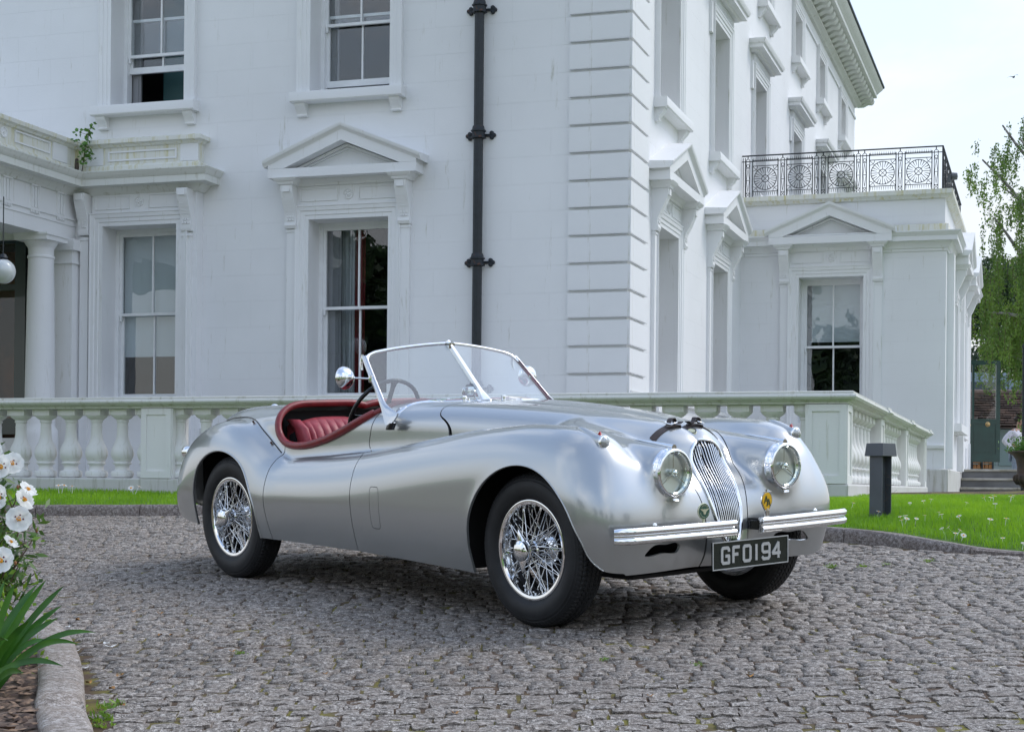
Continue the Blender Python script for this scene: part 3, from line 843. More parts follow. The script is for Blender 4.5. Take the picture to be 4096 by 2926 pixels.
    m.prism([(yb+a, zb+b) for a, b in wing], xb+.0063, xb+.0085, 'x'); mk('winged_emblem', m, MATS['badge_gold'], bd)
    def ring_text(txt, r, a_mid, parent, c, size, m_, inward=False):
        n = len(txt)
        for i, chh in enumerate(txt):
            if chh == ' ': continue
            cu = bpy.data.curves.new('badge_letter', 'FONT'); cu.body = chh; cu.size = size; cu.align_x = 'CENTER'; cu.align_y = 'CENTER'; cu.extrude = .0004
            dg = bpy.data.objects.new('tmp', cu); COL.objects.link(dg)
            me = bpy.data.meshes.new_from_object(dg); bpy.data.objects.remove(dg)
            o = bpy.data.objects.new('badge_letter', me); COL.objects.link(o); me.materials.append(m_); o.parent = parent
            a = a_mid+(-(i-(n-1)/2) if not inward else (i-(n-1)/2))*size*.82/r
            # local text x -> car y, text y -> car z, normal -> +x
            rotm = Matrix(((0, 0, 1), (1, 0, 0), (0, 1, 0))).to_4x4()
            sp = Matrix.Rotation(a-math.pi/2 if not inward else a+math.pi/2, 4, 'Z')
            o.matrix_local = Matrix.Translation((c[0], c[1]+r*math.cos(a), c[2]+r*math.sin(a))) @ rotm @ sp
    ring_text('JAGUAR', .0255, math.pi/2, bd, (xb+.0066, yb, zb), .0095, MATS['badge_gold'])
    ring_text('DRIVERS CLUB', .0265, -math.pi/2, bd, (xb+.0066, yb, zb), .0072, MATS['badge_gold'], True)
    xb, yb, zb = .622, .135, .545
    outl = [(.030*math.cos(a)*(1 if math.sin(a) > -.2 else 1-.45*((-math.sin(a)-.2)/.8)), .036*math.sin(a)*(1 if math.sin(a) > 0 else 1.35)) for a in np.linspace(0, 2*math.pi, 36, endpoint=False)]
    m = MB()
    m.prism([(yb+a*1.18, zb+b*1.12) for a, b in outl], xb-.004, xb, 'x'); m.tube([(xb-.002, yb, .47), (xb-.002, yb, .51)], .007, 8)
    ab = mk('oval_badge', m, C, root, 40)
    m = MB(); m.prism([(yb+a, zb+b*.97) for a, b in outl], xb+.0002, xb+.0022, 'x'); mk('badge_enamel', m, MATS['badge_yellow'], ab)
    m = MB()
    def stroke(m, pts, wd, d0, d1, cy, cz):
        for a, b2 in zip(pts[:-1], pts[1:]):
            dx, dz = b2[0]-a[0], b2[1]-a[1]; l = math.hypot(dx, dz); nx, nz = -dz/l*wd/2, dx/l*wd/2
            m.prism([(cy+a[0]+nx, cz+a[1]+nz), (cy+a[0]-nx, cz+a[1]-nz), (cy+b2[0]-nx, cz+b2[1]-nz), (cy+b2[0]+nx, cz+b2[1]+nz)], d0, d1+len(m.v)*1e-6, 'x')
    for ca, cb in ((-.008, .004), (.008, -.010)):
        stroke(m, [(ca-.011, cb-.016), (ca, cb+.016), (ca+.011, cb-.016)], .005, xb+.0024, xb+.0044, yb, zb); stroke(m, [(ca-.008, cb-.006), (ca+.008, cb-.006)], .004, xb+.0024, xb+.0046, yb, zb)
    mk('badge_monogram', m, mat('badge_dark', (.05, .07, .03), rough=.3), ab)
    m = MB()
    for k in range(-3, 4): m.tube([(xb, yb+k*.006, zb+.036), (xb, yb+k*.0095, zb+.050-.0016*k*k)], .0022, 6)
    m.box(xb-.003, xb+.004, yb-.012, yb+.012, .462, .50); mk('badge_wings', m, C, ab, 50)
    # nose badge
    p = fld.snap([(.292, 0, .858)])[0]; n = fld.n(p[None])[0]
    m = MB(); m.lathe([(0, .006), (.010, .0062), (.0105, .0045), (.017, .0045), (.0175, .006), (.023, .0055), (.0245, .001), (.0245, -.004)], 36, 'z')
    nb = mk('nose_badge', m, MATS['badge_gold'], root, 30); nb.location = p; nb.rotation_euler = Vector(n).to_track_quat('Z', 'Y').to_euler()
    m = MB(); m.lathe([(.0178, .0062), (.0225, .0061)], 36, 'z'); mk('badge_ring', m, MATS['black_gloss'], nb)
    # bonnet strap ---------------------------------------------------------
    def strap_pts(y0, y1, n, off):
        out = []
        for y in np.linspace(y0, y1, n):
            x = .245; z = top_z(fld, x, y); out.append((x, y, z))
        P_ = np.array(out); nn = fld.n(P_); return P_+nn*off, nn
    P_, nn = strap_pts(-.205, .205, 40, .004)
    m = MB(); rings = []
    for p, q in zip(P_, nn):
        rings.append([tuple(p+np.array([dx, 0, -dx*q[0]/max(.3, q[2])])+q*dn) for dx, dn in ((-.015, -.004), (-.015, 0), (.015, 0), (.015, -.004))])
    m.loft(rings); st_ = mk('bonnet_strap', m, MATS['brown_leather'], root)
    for s in (-1, 1):
        y0 = s*.085
        zc = top_z(fld, .245, y0); x0 = .245
        m = MB(); m.tube([(x0-.024, y0+s*.020, zc+.016), (x0+.024, y0+s*.020, zc+.010), (x0+.024, y0-s*.014, zc+.018), (x0-.024, y0-s*.014, zc+.024)], .0036, 8, loop=True); mk('buckle', m, C, st_, 60)
        m = MB()
        arch = [(x0, y0+s*.018, zc+.010), (x0, y0+s*.004, zc+.034), (x0, y0-s*.016, zc+.036), (x0, y0-s*.028, zc+.018), (x0, y0-s*.045, zc+.012), (x0, y0-s*.065, zc+.020)]
        rings = [[(x+dx, y, z+dz) for dx, dz in ((-.014, -.002), (-.014, .002), (.014, .002), (.014, -.002))] for x, y, z in crom(arch, 5)]
        m.loft(rings); mk('strap_end', m, MATS['brown_leather'], st_, 40)
        m = MB(); rings = []
        for t in np.linspace(0, 1, 9):
            y = y0+s*.035-s*.10*t; z = top_z(fld, x0, y)+.007; wd = .024*(1-(2*t-1)**4)+.003
            rings.append([(x0-wd, y, z-.003), (x0-wd, y, z+.002), (x0+wd, y, z-.001), (x0+wd, y, z-.006)])
        m.loft(rings); mk('strap_pad', m, MATS['brown_leather'], st_, 40)

def ws_plane(y, z): return -1.197-(z-.994)*1.02-.245*abs(y)
def car_cockpit(root, fld):
    C, BK, RL = MATS['chrome'], MATS['black_trim'], MATS['red_leather']
    # windscreen -----------------------------------------------------------
    top = [(0.012, 1.290), (.12, 1.283), (.25, 1.270), (.38, 1.252), (.455, 1.236), (.492, 1.218), (.510, 1.192)]
    side = [(.521, 1.15), (.535, 1.09), (.550, 1.02), (.562, .965), (.571, .925)]
    bot = [(.55, .925), (.45, .951), (.3, .972), (.15, .984), (.012, .990)]
    fr = None
    for s in (-1, 1):
        W_ = lambda y, z, d=0: (ws_plane(y, z)+d*.7, s*y, z+d*.7)
        poly = crom(top, 4)[:].tolist()+side+bot
        m = MB(); n = len(poly)
        for d in (-.0025, .0025): m.v += [W_(y, z, d) for y, z in poly]
        m.f = [tuple(range(n)), tuple(range(n, 2*n))[::-1]]; m.m = [0, 0]
        g = mk('windscreen_pane', m, MATS['windscreen_glass'], root)
        m = MB(); m.tube([W_(y, z) for y, z in crom(top, 5)], .0075, 8, sy=1.3); mk('windscreen_rail', m, C, root, 60)
        m = MB(); m.tube([W_(y, z-.004) for y, z in bot], .0065, 8); mk('windscreen_sill', m, C, root, 60)
        # side pillar: flat cast blade widening into a fin at the foot
        pil = crom([(.506, 1.222), (.523, 1.15), (.537, 1.09), (.552, 1.02), (.566, .965), (.583, .92), (.600, .875)], 4)
        rings = []
        for i, (y, z) in enumerate(pil):
            t = i/(len(pil)-1)
            c = np.array(W_(y+.004, z))
            wd = .0175+.002*t+(.092*max(0, (t-.58)/.26)**1.8 if t < .84 else .092*(1-(t-.84)/.16*.92))
            fwd = np.array([1., 0, .25-.6*max(0, t-.6)]); fwd /= np.linalg.norm(fwd); th = .007
            lat = np.array([0, s, 0.])
            back = .012
            rings.append([tuple(c-fwd*back-lat*th), tuple(c-fwd*back+lat*th), tuple(c+fwd*wd*.5+lat*th*1.3), tuple(c+fwd*wd+lat*.002), tuple(c+fwd*wd-lat*th)])
        m = MB(); m.loft(rings); pl_ = mk('windscreen_pillar', m, mat('dulled_chrome', (.60, .61, .62), rough=.2, metal=1.), root, 50)
        m = MB(); pf = np.array(W_(.606, .868)); 
        rings = [[(pf[0]+.012+dx+a, pf[1]-s*.004+s*b, zz) for a, b in superell(.034*k, .014, 16, 3)] for zz, k, dx in ((.884, .55, .026), (.872, .85, .010), (.856, .85, .0), (.850, .8, 0))]
        m.loft(rings); mk('pillar_shoe', m, MATS['black_gloss'], root, 50)
        # side catch and thumb screw
        m = MB(); a = np.array(W_(.507, 1.225)); m.tube([tuple(a+np.array([-.012, 0, .006])), tuple(a+np.array([-.022, s*.004, -.04])), tuple(a+np.array([-.012, s*.006, -.075]))], [.006, .009, .006], 8)
        mk('pillar_catch', m, C, root, 50)
        # mirrors
        c = np.array([-1.60, s*.585, 1.118]) if s < 0 else np.array([-1.60, s*.585, 1.118])
        px, pz = -1.475, 1.115
        b0 = np.array(W_(.535, 1.105)); mc = np.array([-1.575, s*.618, 1.112])
        m = MB(); m.lathe([(0, .040), (.014, .038), (.028, .032), (.040, .022), (.050, .007), (.0525, -.002), (.050, -.006), (.046, -.006)], 36, 'x', (0, 0, 0))
        wm = mk('wing_mirror', m, C, root, 50); wm.location = mc; wm.scale = (1.15, 1.15, 1.15); wm.rotation_euler = (0, R_(-3), R_(-8*s))
        m = MB(); m.lathe([(0, -.004), (.047, -.004)], 36, 'x'); mk('mirror_face', m, MATS['mirror_glass'], wm)
        m = MB(); m.lathe([(0, .058), (.010, .057), (.015, .050), (.015, .036)], 20, 'x'); mk('mirror_boss', m, C, wm, 40)
        m = MB(); m.tube([tuple(b0+np.array([-.006, s*.004, 0])), tuple(mc+np.array([.05, 0, 0]))], .0052, 8); m.lathe([(0, -.02), (.012, -.018), (.014, 0), (.012, .018), (0, .02)], 14, 'z', tuple(b0+np.array([-.008, s*.006, 0]))); mk('mirror_arm', m, C, root, 50)
    # centre pillar
    m = MB(); rings = []
    for t in np.linspace(0, 1, 16):
        z = 1.300+(.985-1.300)*t; x = ws_plane(0, z)+.004; w = .0105+.004*t+(.02*max(0, t-.85)/.15 if t > .85 else 0)
        rings.append([(x-.008, -w, z-.004), (x+.010, -w*.9, z+.006), (x+.013+.02*max(0, t-.9)/.1, 0, z+.009), (x+.010, w*.9, z+.006), (x-.008, w, z-.004)])
    m.loft(rings); m.prism([(-1.49, 1.300), (-1.465, 1.290), (-1.47, 1.262), (-1.50, 1.30)], -.018, .018, 'y'); mk('windscreen_centre_bar', m, C, root, 50)
    m = MB(); rings = []
    for y in np.linspace(-.555, .555, 41):
        z = np.interp(abs(y), [0, .15, .3, .45, .55, .59], [.990, .984, .972, .951, .925, .900]); x = ws_plane(y, z); zt = top_z(fld, min(-1.0, x+.02), y) 
        rings.append([(x-.012, y, zt-.01), (x-.006, y, z+.004), (x+.022, y, zt+.006), (x+.036, y, zt-.002), (x+.034, y, zt-.012)])
    m.loft(rings); mk('scuttle_chrome_strip', m, C, root, 50)
    # wipers
    for (ya, yb_) in ((-.14, -.50), (.12, .40)):
        def wp(y, lift=.012): z = np.interp(abs(y), [0, .15, .3, .45, .55], [.990, .984, .972, .951, .925])+.012; return (ws_plane(y, z)+lift, y, z+lift*.4)
        m = MB(); zb = top_z(fld, -1.12, ya); m.lathe([(0, .03), (.010, .028), (.013, .018), (.010, .0), (.014, -.002)], 16, 'z', (-1.155-.245*abs(ya), ya, zb)); 
        m.tube([(-1.155-.245*abs(ya), ya, zb+.02), wp((ya+yb_)/2, .03), wp(yb_*.85+ya*.15, .022)], .0032, 6); m.tube([wp(ya*.75+yb_*.25, .016), wp(yb_, .010)], .0038, 6)
        mk('wiper', m, C, root, 50)
    m = MB(); m.lathe([(0, .018), (.006, .016), (.007, .004), (.012, 0)], 14, 'z', (-1.08, -.20, top_z(fld, -1.08, -.20))); mk('washer_jet', m, C, root, 40)
    # interior mirror
    m = MB()
    for x, h in ((-1.335, .028), (-1.345, .030), (-1.357, .027)): pass
    rings = [[(xx, .03+a, 1.032+b) for a, b in superell(.066*k, .028*k, 28, 4)] for xx, k in ((-1.318, .6), (-1.322, .88), (-1.330, .97), (-1.338, 1.), (-1.342, .97))]
    m.loft(rings); im = mk('interior_mirror', m, C, root, 40)
    m = MB(); m.tube([(-1.325, .03, 1.03), (-1.31, .03, 1.0), (-1.28, .03, .985)], .005, 8); m.lathe([(0, -.014), (.012, -.012), (.012, .012), (0, .014)], 12, 'y', (-1.312, .03, 1.03)); mk('mirror_stem', m, C, im, 40)
    # steering wheel
    wc = Vector((-1.655, -.315, .905)); tilt = R_(62)
    ax = Vector((-math.sin(tilt), 0, math.cos(tilt)))     # wheel axis points back and up
    e1 = Vector((0, 1, 0)); e2 = ax.cross(e1)
    m = MB(); rp = []
    for k in range(96):
        a = 2*math.pi*k/96; rp.append(wc+e1*.215*math.cos(a)+e2*.215*math.sin(a))
    m.tube(rp, [.0105+.0012*(k % 2) for k in range(96)], 10, loop=True)
    sw = mk('steering_wheel', m, MATS['black_gloss'], root, 60)
    for a in (R_(90), R_(180), R_(270), R_(0)):
        d = e1*math.cos(a)+e2*math.sin(a); pq = d.cross(ax)
        rings = [[wc+d*t+ax*z_+pq*x for x, z_ in ((-w, -.004), (w, -.004), (w, .004), (-w, .004))] for t, w in ((.02, .02), (.10, .013), (.17, .012), (.195, .017), (.21, .028))]
        m = MB(); m.loft(rings); mk('spoke', m, MATS['black_gloss'], sw)
    m = MB(); m.tube([wc+ax*.02, wc, wc-ax*.35], [.034, .032, .020], 16); mk('column', m, MATS['black_gloss'], sw, 50)
    # seats: pleated backs
    def seat(y0, y1):
        cols = 8; m = MB(); rings = []
        xs = lambda z: -2.005-(z-.40)*.34     # raked back
        zt = .905
        n = 0
        ysq = np.linspace(y0, y1, cols*8+1)
        def front(y, t):     # t 0 bottom 1 top
            u = (y-y0)/(y1-y0); k = u*cols % 1
            puff = .014*math.sqrt(max(0, 1-(2*k-1)**2))
            z = .38+(zt-.38-.03*abs(2*u-1)**3)*t
            edge = .05*max(0, abs(2*u-1)-.86)/.14
            roll = .07*max(0, t-.80)**2/.04
            return (xs(z)+puff*(1 if t < .97 else .3)-roll-edge, y, z-.006*(t > .98))
        ts = [0, .3, .6, .75, .85, .92, .97, 1.0]
        for y in ysq:
            r = [front(y, t) for t in ts]
            bx, by, bz = r[-1]
            r += [(bx-.06, y, bz-.01), (bx-.10, y, bz-.06), (bx-.06, y, .40)]
            rings.append(r)
        m.loft(rings)
        RL = MATS['seat_leather']; st = mk('seat', m, RL, root, 50)
        m = MB()
        for yy, sg in ((y0, -1), (y1, 1)):
            rr = []
            for t in np.linspace(0, 1, 9):
                x, _, z = front((y0+y1)/2, t); rr.append([(x-.035+a*1.5, yy+sg*.012+b, z-.012*(t > .9)) for a, b in superell(.042, .026, 12)])
            m.loft(rr)
        mk('seat_bolster', m, RL, st, 60)
        m = MB()
        for k in range(cols):
            a = y0+(y1-y0)*k/cols; b = y0+(y1-y0)*(k+1)/cols
            m.loft([[(x, y, z) for y, z in ((a+.002, .36), ((a+b)/2, .385), (b-.002, .36), (b-.002, .30), (a+.002, .30))] for x in (-1.98, -1.8, -1.6, -1.5)])
        mk('seat_cushion', m, RL, st, 40)
    seat(-.475, -.055); seat(.055, .475)
    m = MB(); m.box(-1.345, -1.325, -.53, .53, .70, .93); mk('dashboard', m, RL, root)
    m = MB()
    m.box(-2.38, -2.36, -.50, .50, .30, .93); 
    for s in (-1, 1): m.box(-2.2, -1.3, s*.585-.006, s*.585+.006, .25, .735)
    mk('cockpit_lining', m, BK, root)
    m = MB(); m.loft([[(x, y, z) for x, z in ((-2.33, .60), (-2.30, .80), (-2.25, .82), (-2.2, .70), (-2.19, .5))] for y in np.linspace(-.5, .5, 9)]); mk('folded_hood', m, mat('black_cloth', (.012, .013, .015), rough=.9, bump=.003, bscale=30), root, 50)

def car_rear(root, fld):
    C = MATS['chrome']
    for (x, y) in ((-2.93, -.20), (-2.93, .20)):
        m = MB(); z = top_z(fld, x, y); m.lathe([(0, .020), (.014, .018), (.022, .010), (.028, .001), (.026, -.004)], 24, 'z', (x, y, z)); mk('lid_hinge', m, C, root, 50)
    for x, y in ((-2.50, -.555), (-2.27, -.60)):
        p = fld.snap([(x, y, .85 if x < -2.4 else .74)])[0]; n = fld.n(p[None])[0]
        m = MB(); m.tube([tuple(p), tuple(p+n*.012)], [.005, .007], 8); mk('hood_stud', m, mat('bronze', (.12, .07, .05), rough=.4, metal=.8), root)
    for s in (-1, 1):
        p = fld.snap([(-3.32, s*.60, .70)])[0]
        m = MB()
        rings = []
        for t, r in ((-.05, .010), (-.03, .026), (0, .034), (.03, .036), (.045, .030), (.05, .012)):
            rings.append([(p[0]-.012-t, p[1]+a, p[2]+.010+b) for a, b in superell(r, r*1.1, 16)])
        m.loft(rings); tl = mk('tail_lamp', m, C, root, 60)
        m = MB(); m.lathe([(0, -.068), (.018, -.064), (.028, -.052)], 20, 'x', (p[0]-.008, p[1], p[2]+.01)); mk('lens', m, MATS['red_lens'], tl, 60)
        # rear over-rider
        m = MB(); rings = []
        for z, w, d in ((.40, .02, .02), (.44, .03, .045), (.50, .033, .06), (.56, .033, .06), (.60, .028, .045), (.625, .02, .02)):
            rings.append([(-3.56+a, s*.40+b, z) for a, b in superell(d, w, 16, 2.6)])
        m.loft(rings); ov = mk('overrider', m, C, root, 60)
        m = MB(); m.box(-3.54, -3.45, s*.40-.02, s*.40+.02, .48, .54); mk('bracket', m, MATS['black_trim'], ov)
# ------------------------------------------------------------------ BUILDING
YA = math.atan2(4190-2048, 6634.)
BO = (2.787, 13.79, 0.)
EU = np.array([math.cos(YA), -math.sin(YA), 0]); EW = np.array([math.sin(YA), math.cos(YA), 0])
def BW(u, w, z=0.): p = np.array(BO)+u*EU+w*EW; return (p[0], p[1], z)
JU, FW, WW, WU, BYW = -2.82, 3.71, 10.7, .165, 3.56

def stucco(name, col, joints=True, stain=.0, dirt=None):
    if name in MATS: return MATS[name]
    m = mat(name, col, rough=.62, spec=.35); nt = m.node_tree; N = nt.nodes; L = nt.links; b = N['Principled BSDF']
    tc = N.new('ShaderNodeTexCoord'); sep = N.new('ShaderNodeSeparateXYZ'); L.new(tc.outputs['Object'], sep.inputs[0])
    ad = N.new('ShaderNodeMath'); L.new(sep.outputs[0], ad.inputs[0]); L.new(sep.outputs[1], ad.inputs[1])
    sz = N.new('ShaderNodeMath'); sz.operation = 'SUBTRACT'; L.new(sep.outputs[2], sz.inputs[0]); sz.inputs[1].default_value = 1.55
    cb = N.new('ShaderNodeCombineXYZ'); L.new(ad.outputs[0], cb.inputs[0]); L.new(sz.outputs[0], cb.inputs[1])
    br = N.new('ShaderNodeTexBrick'); L.new(cb.outputs[0], br.inputs['Vector'])
    br.inputs['Scale'].default_value = 1; br.inputs['Brick Width'].default_value = .92; br.inputs['Row Height'].default_value = .305; br.inputs['Mortar Size'].default_value = .0025; br.inputs['Mortar Smooth'].default_value = .3
    nz = N.new('ShaderNodeTexNoise'); L.new(tc.outputs['Object'], nz.inputs['Vector']); nz.inputs['Scale'].default_value = .9; nz.inputs['Detail'].default_value = 6
    n2 = N.new('ShaderNodeTexNoise'); L.new(tc.outputs['Object'], n2.inputs['Vector']); n2.inputs['Scale'].default_value = 38; n2.inputs['Detail'].default_value = 5
    rp = N.new('ShaderNodeValToRGB'); L.new(nz.outputs['Fac'], rp.inputs[0])
    rp.color_ramp.elements[0].position = .3; rp.color_ramp.elements[0].color = (*[c*.93 for c in col], 1); rp.color_ramp.elements[1].position = .7; rp.color_ramp.elements[1].color = (*col, 1)
    # sparse dirt specks and runs
    mp = N.new('ShaderNodeMapping'); mp.inputs['Scale'].default_value = (16, 16, 1.6); L.new(tc.outputs['Object'], mp.inputs[0])
    n3 = N.new('ShaderNodeTexNoise'); L.new(mp.outputs[0], n3.inputs['Vector']); n3.inputs['Scale'].default_value = 1; n3.inputs['Detail'].default_value = 7; n3.inputs['Roughness'].default_value = .7
    r3 = N.new('ShaderNodeValToRGB'); L.new(n3.outputs['Fac'], r3.inputs[0]); r3.color_ramp.elements[0].position = .62-stain*.08; r3.color_ramp.elements[0].color = (0, 0, 0, 1); r3.color_ramp.elements[1].position = .80-stain*.05
    mx = N.new('ShaderNodeMix'); mx.data_type = 'RGBA'; L.new(r3.outputs[0], mx.inputs[0]); L.new(rp.outputs[0], mx.inputs[6]); mx.inputs[7].default_value = (*(dirt or (col[0]*.55, col[1]*.53, col[2]*.42)), 1)
    last = mx.outputs[2]
    if joints:
        m2 = N.new('ShaderNodeMix'); m2.data_type = 'RGBA'; ml = N.new('ShaderNodeMath'); ml.operation = 'MULTIPLY'; ml.inputs[1].default_value = .04; L.new(br.outputs['Fac'], ml.inputs[0]); L.new(ml.outputs[0], m2.inputs[0])
        L.new(last, m2.inputs[6]); m2.inputs[7].default_value = (*[c*.6 for c in col], 1); last = m2.outputs[2]
    L.new(last, b.inputs['Base Color'])
    bp = N.new('ShaderNodeBump'); bp.inputs['Distance'].default_value = .002; bp.inputs['Strength'].default_value = .6; L.new(n2.outputs['Fac'], bp.inputs['Height']); nrm = bp.outputs[0]
    if joints:
        b2 = N.new('ShaderNodeBump'); b2.invert = True; b2.inputs['Distance'].default_value = .0012; L.new(br.outputs['Fac'], b2.inputs['Height']); L.new(nrm, b2.inputs['Normal']); nrm = b2.outputs[0]
    L.new(nrm, b.inputs['Normal'])
    return m

def wall_sheet(mb, plane, c, a0, a1, z0, z1, holes):
    """rectangular wall with rectangular holes; plane 'w' (x=u,z) or 'u' (x=w,z)"""
    xs = sorted({a0, a1, *[h[0] for h in holes], *[h[1] for h in holes]}); zs = sorted({z0, z1, *[h[2] for h in holes], *[h[3] for h in holes]})
    for i in range(len(xs)-1):
        for j in range(len(zs)-1):
            x, z = (xs[i]+xs[i+1])/2, (zs[j]+zs[j+1])/2
            if any(h[0] < x < h[1] and h[2] < z < h[3] for h in holes): continue
            q = [(xs[i], zs[j]), (xs[i+1], zs[j]), (xs[i+1], zs[j+1]), (xs[i], zs[j+1])]
            if plane == 'w': mb.add([(a, c, b) for a, b in q], [(0, 1, 2, 3)])
            else: mb.add([(c, a, b) for a, b in q], [(0, 1, 2, 3)])

def arch_sweep(mb, prof, path):
    """prof [(outward in wall plane, protrusion)], path [(x,z)] in window-local coordinates"""
    t = MB(); t.profile([(o, h) for o, h in prof], path)
    mb.add([(x, -h, z) for x, z, h in t.v], t.f)

def rosette(parent, x, y, z, r, m_):
    m = MB(); m.lathe([(0, -.012), (r*.22, -.016), (r*.25, -.008), (r*.3, -.006), (r*.8, -.004), (r*.84, -.016), (r, -.014), (r*1.02, 0)], 28, 'y', (x, y, z)); o = mk('rosette', m, m_, parent, 50)
    m = MB()
    for k in range(6):
        a = 2*math.pi*k/6; m.lathe([(0, -.018), (r*.16, -.015), (r*.24, -.003)], 10, 'y', (x+r*.48*math.cos(a), y, z+r*.48*math.sin(a)))
    mk('rosette_petals', m, m_, parent, 50)

def bracket_mb(w, h, d, z0):
    """scrolled bracket, top at z0, hangs down h, projects d at the top (towards -y)"""
    pts = [(0, z0), (-d, z0), (-d, z0-.12*h), (-d*.95, z0-.2*h), (-d*.72, z0-.42*h), (-d*.42, z0-.66*h), (-d*.36, z0-.82*h), (-d*.44, z0-.93*h), (-d*.36, z0-h), (0, z0-h)]
    m = MB(); m.prism(pts, -w/2, w/2, 'x'); return m

def window(parent, x, y, rz, ww, zb, zt, style='low', fill=None, ped=None, sill=False, hood=False, two=True, open_=0., split=None, wall_m=None, deco=True):
    """x,y: opening centre on the wall plane, in the building frame. Returns the window part (empty mesh = architrave and reveal)"""
    S = wall_m or MATS['white_trim']; WPn = MATS['window_paint']
    h = ww/2
    m = MB()
    prof = [(0.0, 0.0), (0.0, .030), (.045, .030), (.052, .040), (.095, .040), (.102, .052), (.140, .058), (.150, .066), (.160, .066), (.160, 0.0)]
    zlow = zb
    arch_sweep(m, prof, [(h, zlow), (h, zt), (-h, zt), (-h, zlow)])
    # reveal
    D = .30
    m.box(-h-.02, -h, 0.001, D+.10, zb, zt); m.box(h, h+.02, 0.001, D+.10, zb, zt); m.box(-h-.02, h+.02, 0.001, D+.10, zt, zt+.02); m.box(-h-.02, h+.02, 0.001, D+.10, zb-.02, zb)
    o = mk('window', m, S, parent); o.location = (x, y, 0); o.rotation_euler = (0, 0, rz)
    # box frame
    m = MB(); f = .045
    m.box(-h, -h+f, D-.02, D+.09, zb, zt); m.box(h-f, h, D-.02, D+.09, zb, zt); m.box(-h+f, h-f, D-.02, D+.09, zt-f, zt); m.box(-h+f, h-f, D-.03, D+.09, zb, zb+.035)
    mk('window_frame', m, WPn, o)
    a, b = -h+f, h-f; mid = split if split else zb+(zt-zb)*.48
    def sash(z0, z1, yy, bot, top):
        m = MB(); s = .036
        m.box(a, a+s, yy, yy+.04, z0, z1); m.box(b-s, b, yy, yy+.04, z0, z1); m.box(a+s, b-s, yy, yy+.04, z0, z0+bot); m.box(a+s, b-s, yy, yy+.04, z1-top, z1); m.box(-.011, .011, yy+.004, yy+.036, z0+bot, z1-top)
        if yy < D+.02 and z0 > zb+.3:
            m.box(a+.004, a+.03, yy, yy+.03, z0-.06, z0); m.box(b-.03, b-.004, yy, yy+.03, z0-.06, z0)
        sh = mk('sash', m, WPn, o)
        for p0, p1 in ((a+s, -.011), (.011, b-s)):
            m = MB(); m.box(p0, p1, yy+.018, yy+.022, z0+bot, z1-top); mk('glass_pane', m, MATS['pane_glass'], o)
    sash(mid-.02, zt-f, D, .034, .04); sash(zb+.035+open_, mid+.02+open_, D+.045, .075, .034)
    # dark room behind
    m = MB(); Dr = 1.6
    m.add([(-h-.6, D+.1, zb-.3), (h+.6, D+.1, zb-.3), (h+.6, Dr, zb-.3), (-h-.6, Dr, zb-.3), (-h-.6, D+.1, zt+.2), (h+.6, D+.1, zt+.2), (h+.6, Dr, zt+.2), (-h-.6, Dr, zt+.2)], [(0, 1, 2, 3), (4, 7, 6, 5), (1, 5, 6, 2), (2, 6, 7, 3), (3, 7, 4, 0)])
    # blank round the opening on the inside so no light leaks in
    m.add([(-h-.6, D+.1, zb-.3), (-h, D+.1, zb-.3), (-h, D+.1, zt+.2), (-h-.6, D+.1, zt+.2), (h, D+.1, zb-.3), (h+.6, D+.1, zb-.3), (h+.6, D+.1, zt+.2), (h, D+.1, zt+.2)], [(0, 1, 2, 3), (4, 5, 6, 7)])
    mk('room', m, MATS['room_dark'], o, fix=False)
    for kind, prm in (fill or []):
        m = MB()
        if kind == 'blind':
            z0, folds = prm; yy = D+.115
            n = 40
            rings = []
            for zz in (np.linspace(z0, zt-.02, 24)):
                rings.append([(a+(b-a)*i/n, yy+.006*math.sin(i*.8)*.3+(.012 if folds and ((zz-z0) % .26) < .03 else 0), zz) for i in range(n+1)])
            m.loft(rings, closed=False, cap=False); m.box(a, b, yy-.008, yy+.008, z0-.012, z0); mk('blind', m, MATS['blind_cloth'], o, 60)
        if kind == 'curtain':
            x0, x1, mt = prm; yy = D+.22; n = 48; rings = []
            for zz in (zb, zb+.4, (zb+zt)/2, zt): rings.append([(x0+(x1-x0)*i/n+.01*math.sin(i*2.2+zz), yy+.035*math.sin(i*1.1)+.012*math.sin(i*2.9), zz) for i in range(n+1)])
            m.loft(rings, closed=False, cap=False); mk('curtain', m, MATS[mt], o, 80)
        if kind == 'shutter':
            x0, x1, side = prm; yy = D+.11
            m.box(x0, x1, yy, yy+.03, zb, zt)
            for q in range(4):
                za = zb+.08+(zt-zb-.1)*q/4; zc = zb+(zt-zb-.06)*(q+1)/4-.02
                m.box(x0+.03, x1-.03, yy-.008, yy, za, zc)
            mk('shutter', m, MATS['shutter_paint'], o)
        if kind == 'cupboards':
            m.box(-.22, .20, .75, .80, zb, zt); mk('teal_partition', m, mat('teal_paint', (.03, .10, .105), rough=.5), o)
            m = MB(); m.box(.20, .22+h, .70, .76, zb+.10, zt); mk('cupboard', m, mat('dark_green_paint', (.012, .03, .03), rough=.4), o)
            m = MB()
            for xx in (.34, .42): m.tube([(xx, .69, zb+.22), (xx, .66, zb+.23), (xx, .66, zb+.43), (xx, .69, zb+.44)], .009, 6)
            mk('cupboard_handle', m, WPn, o)
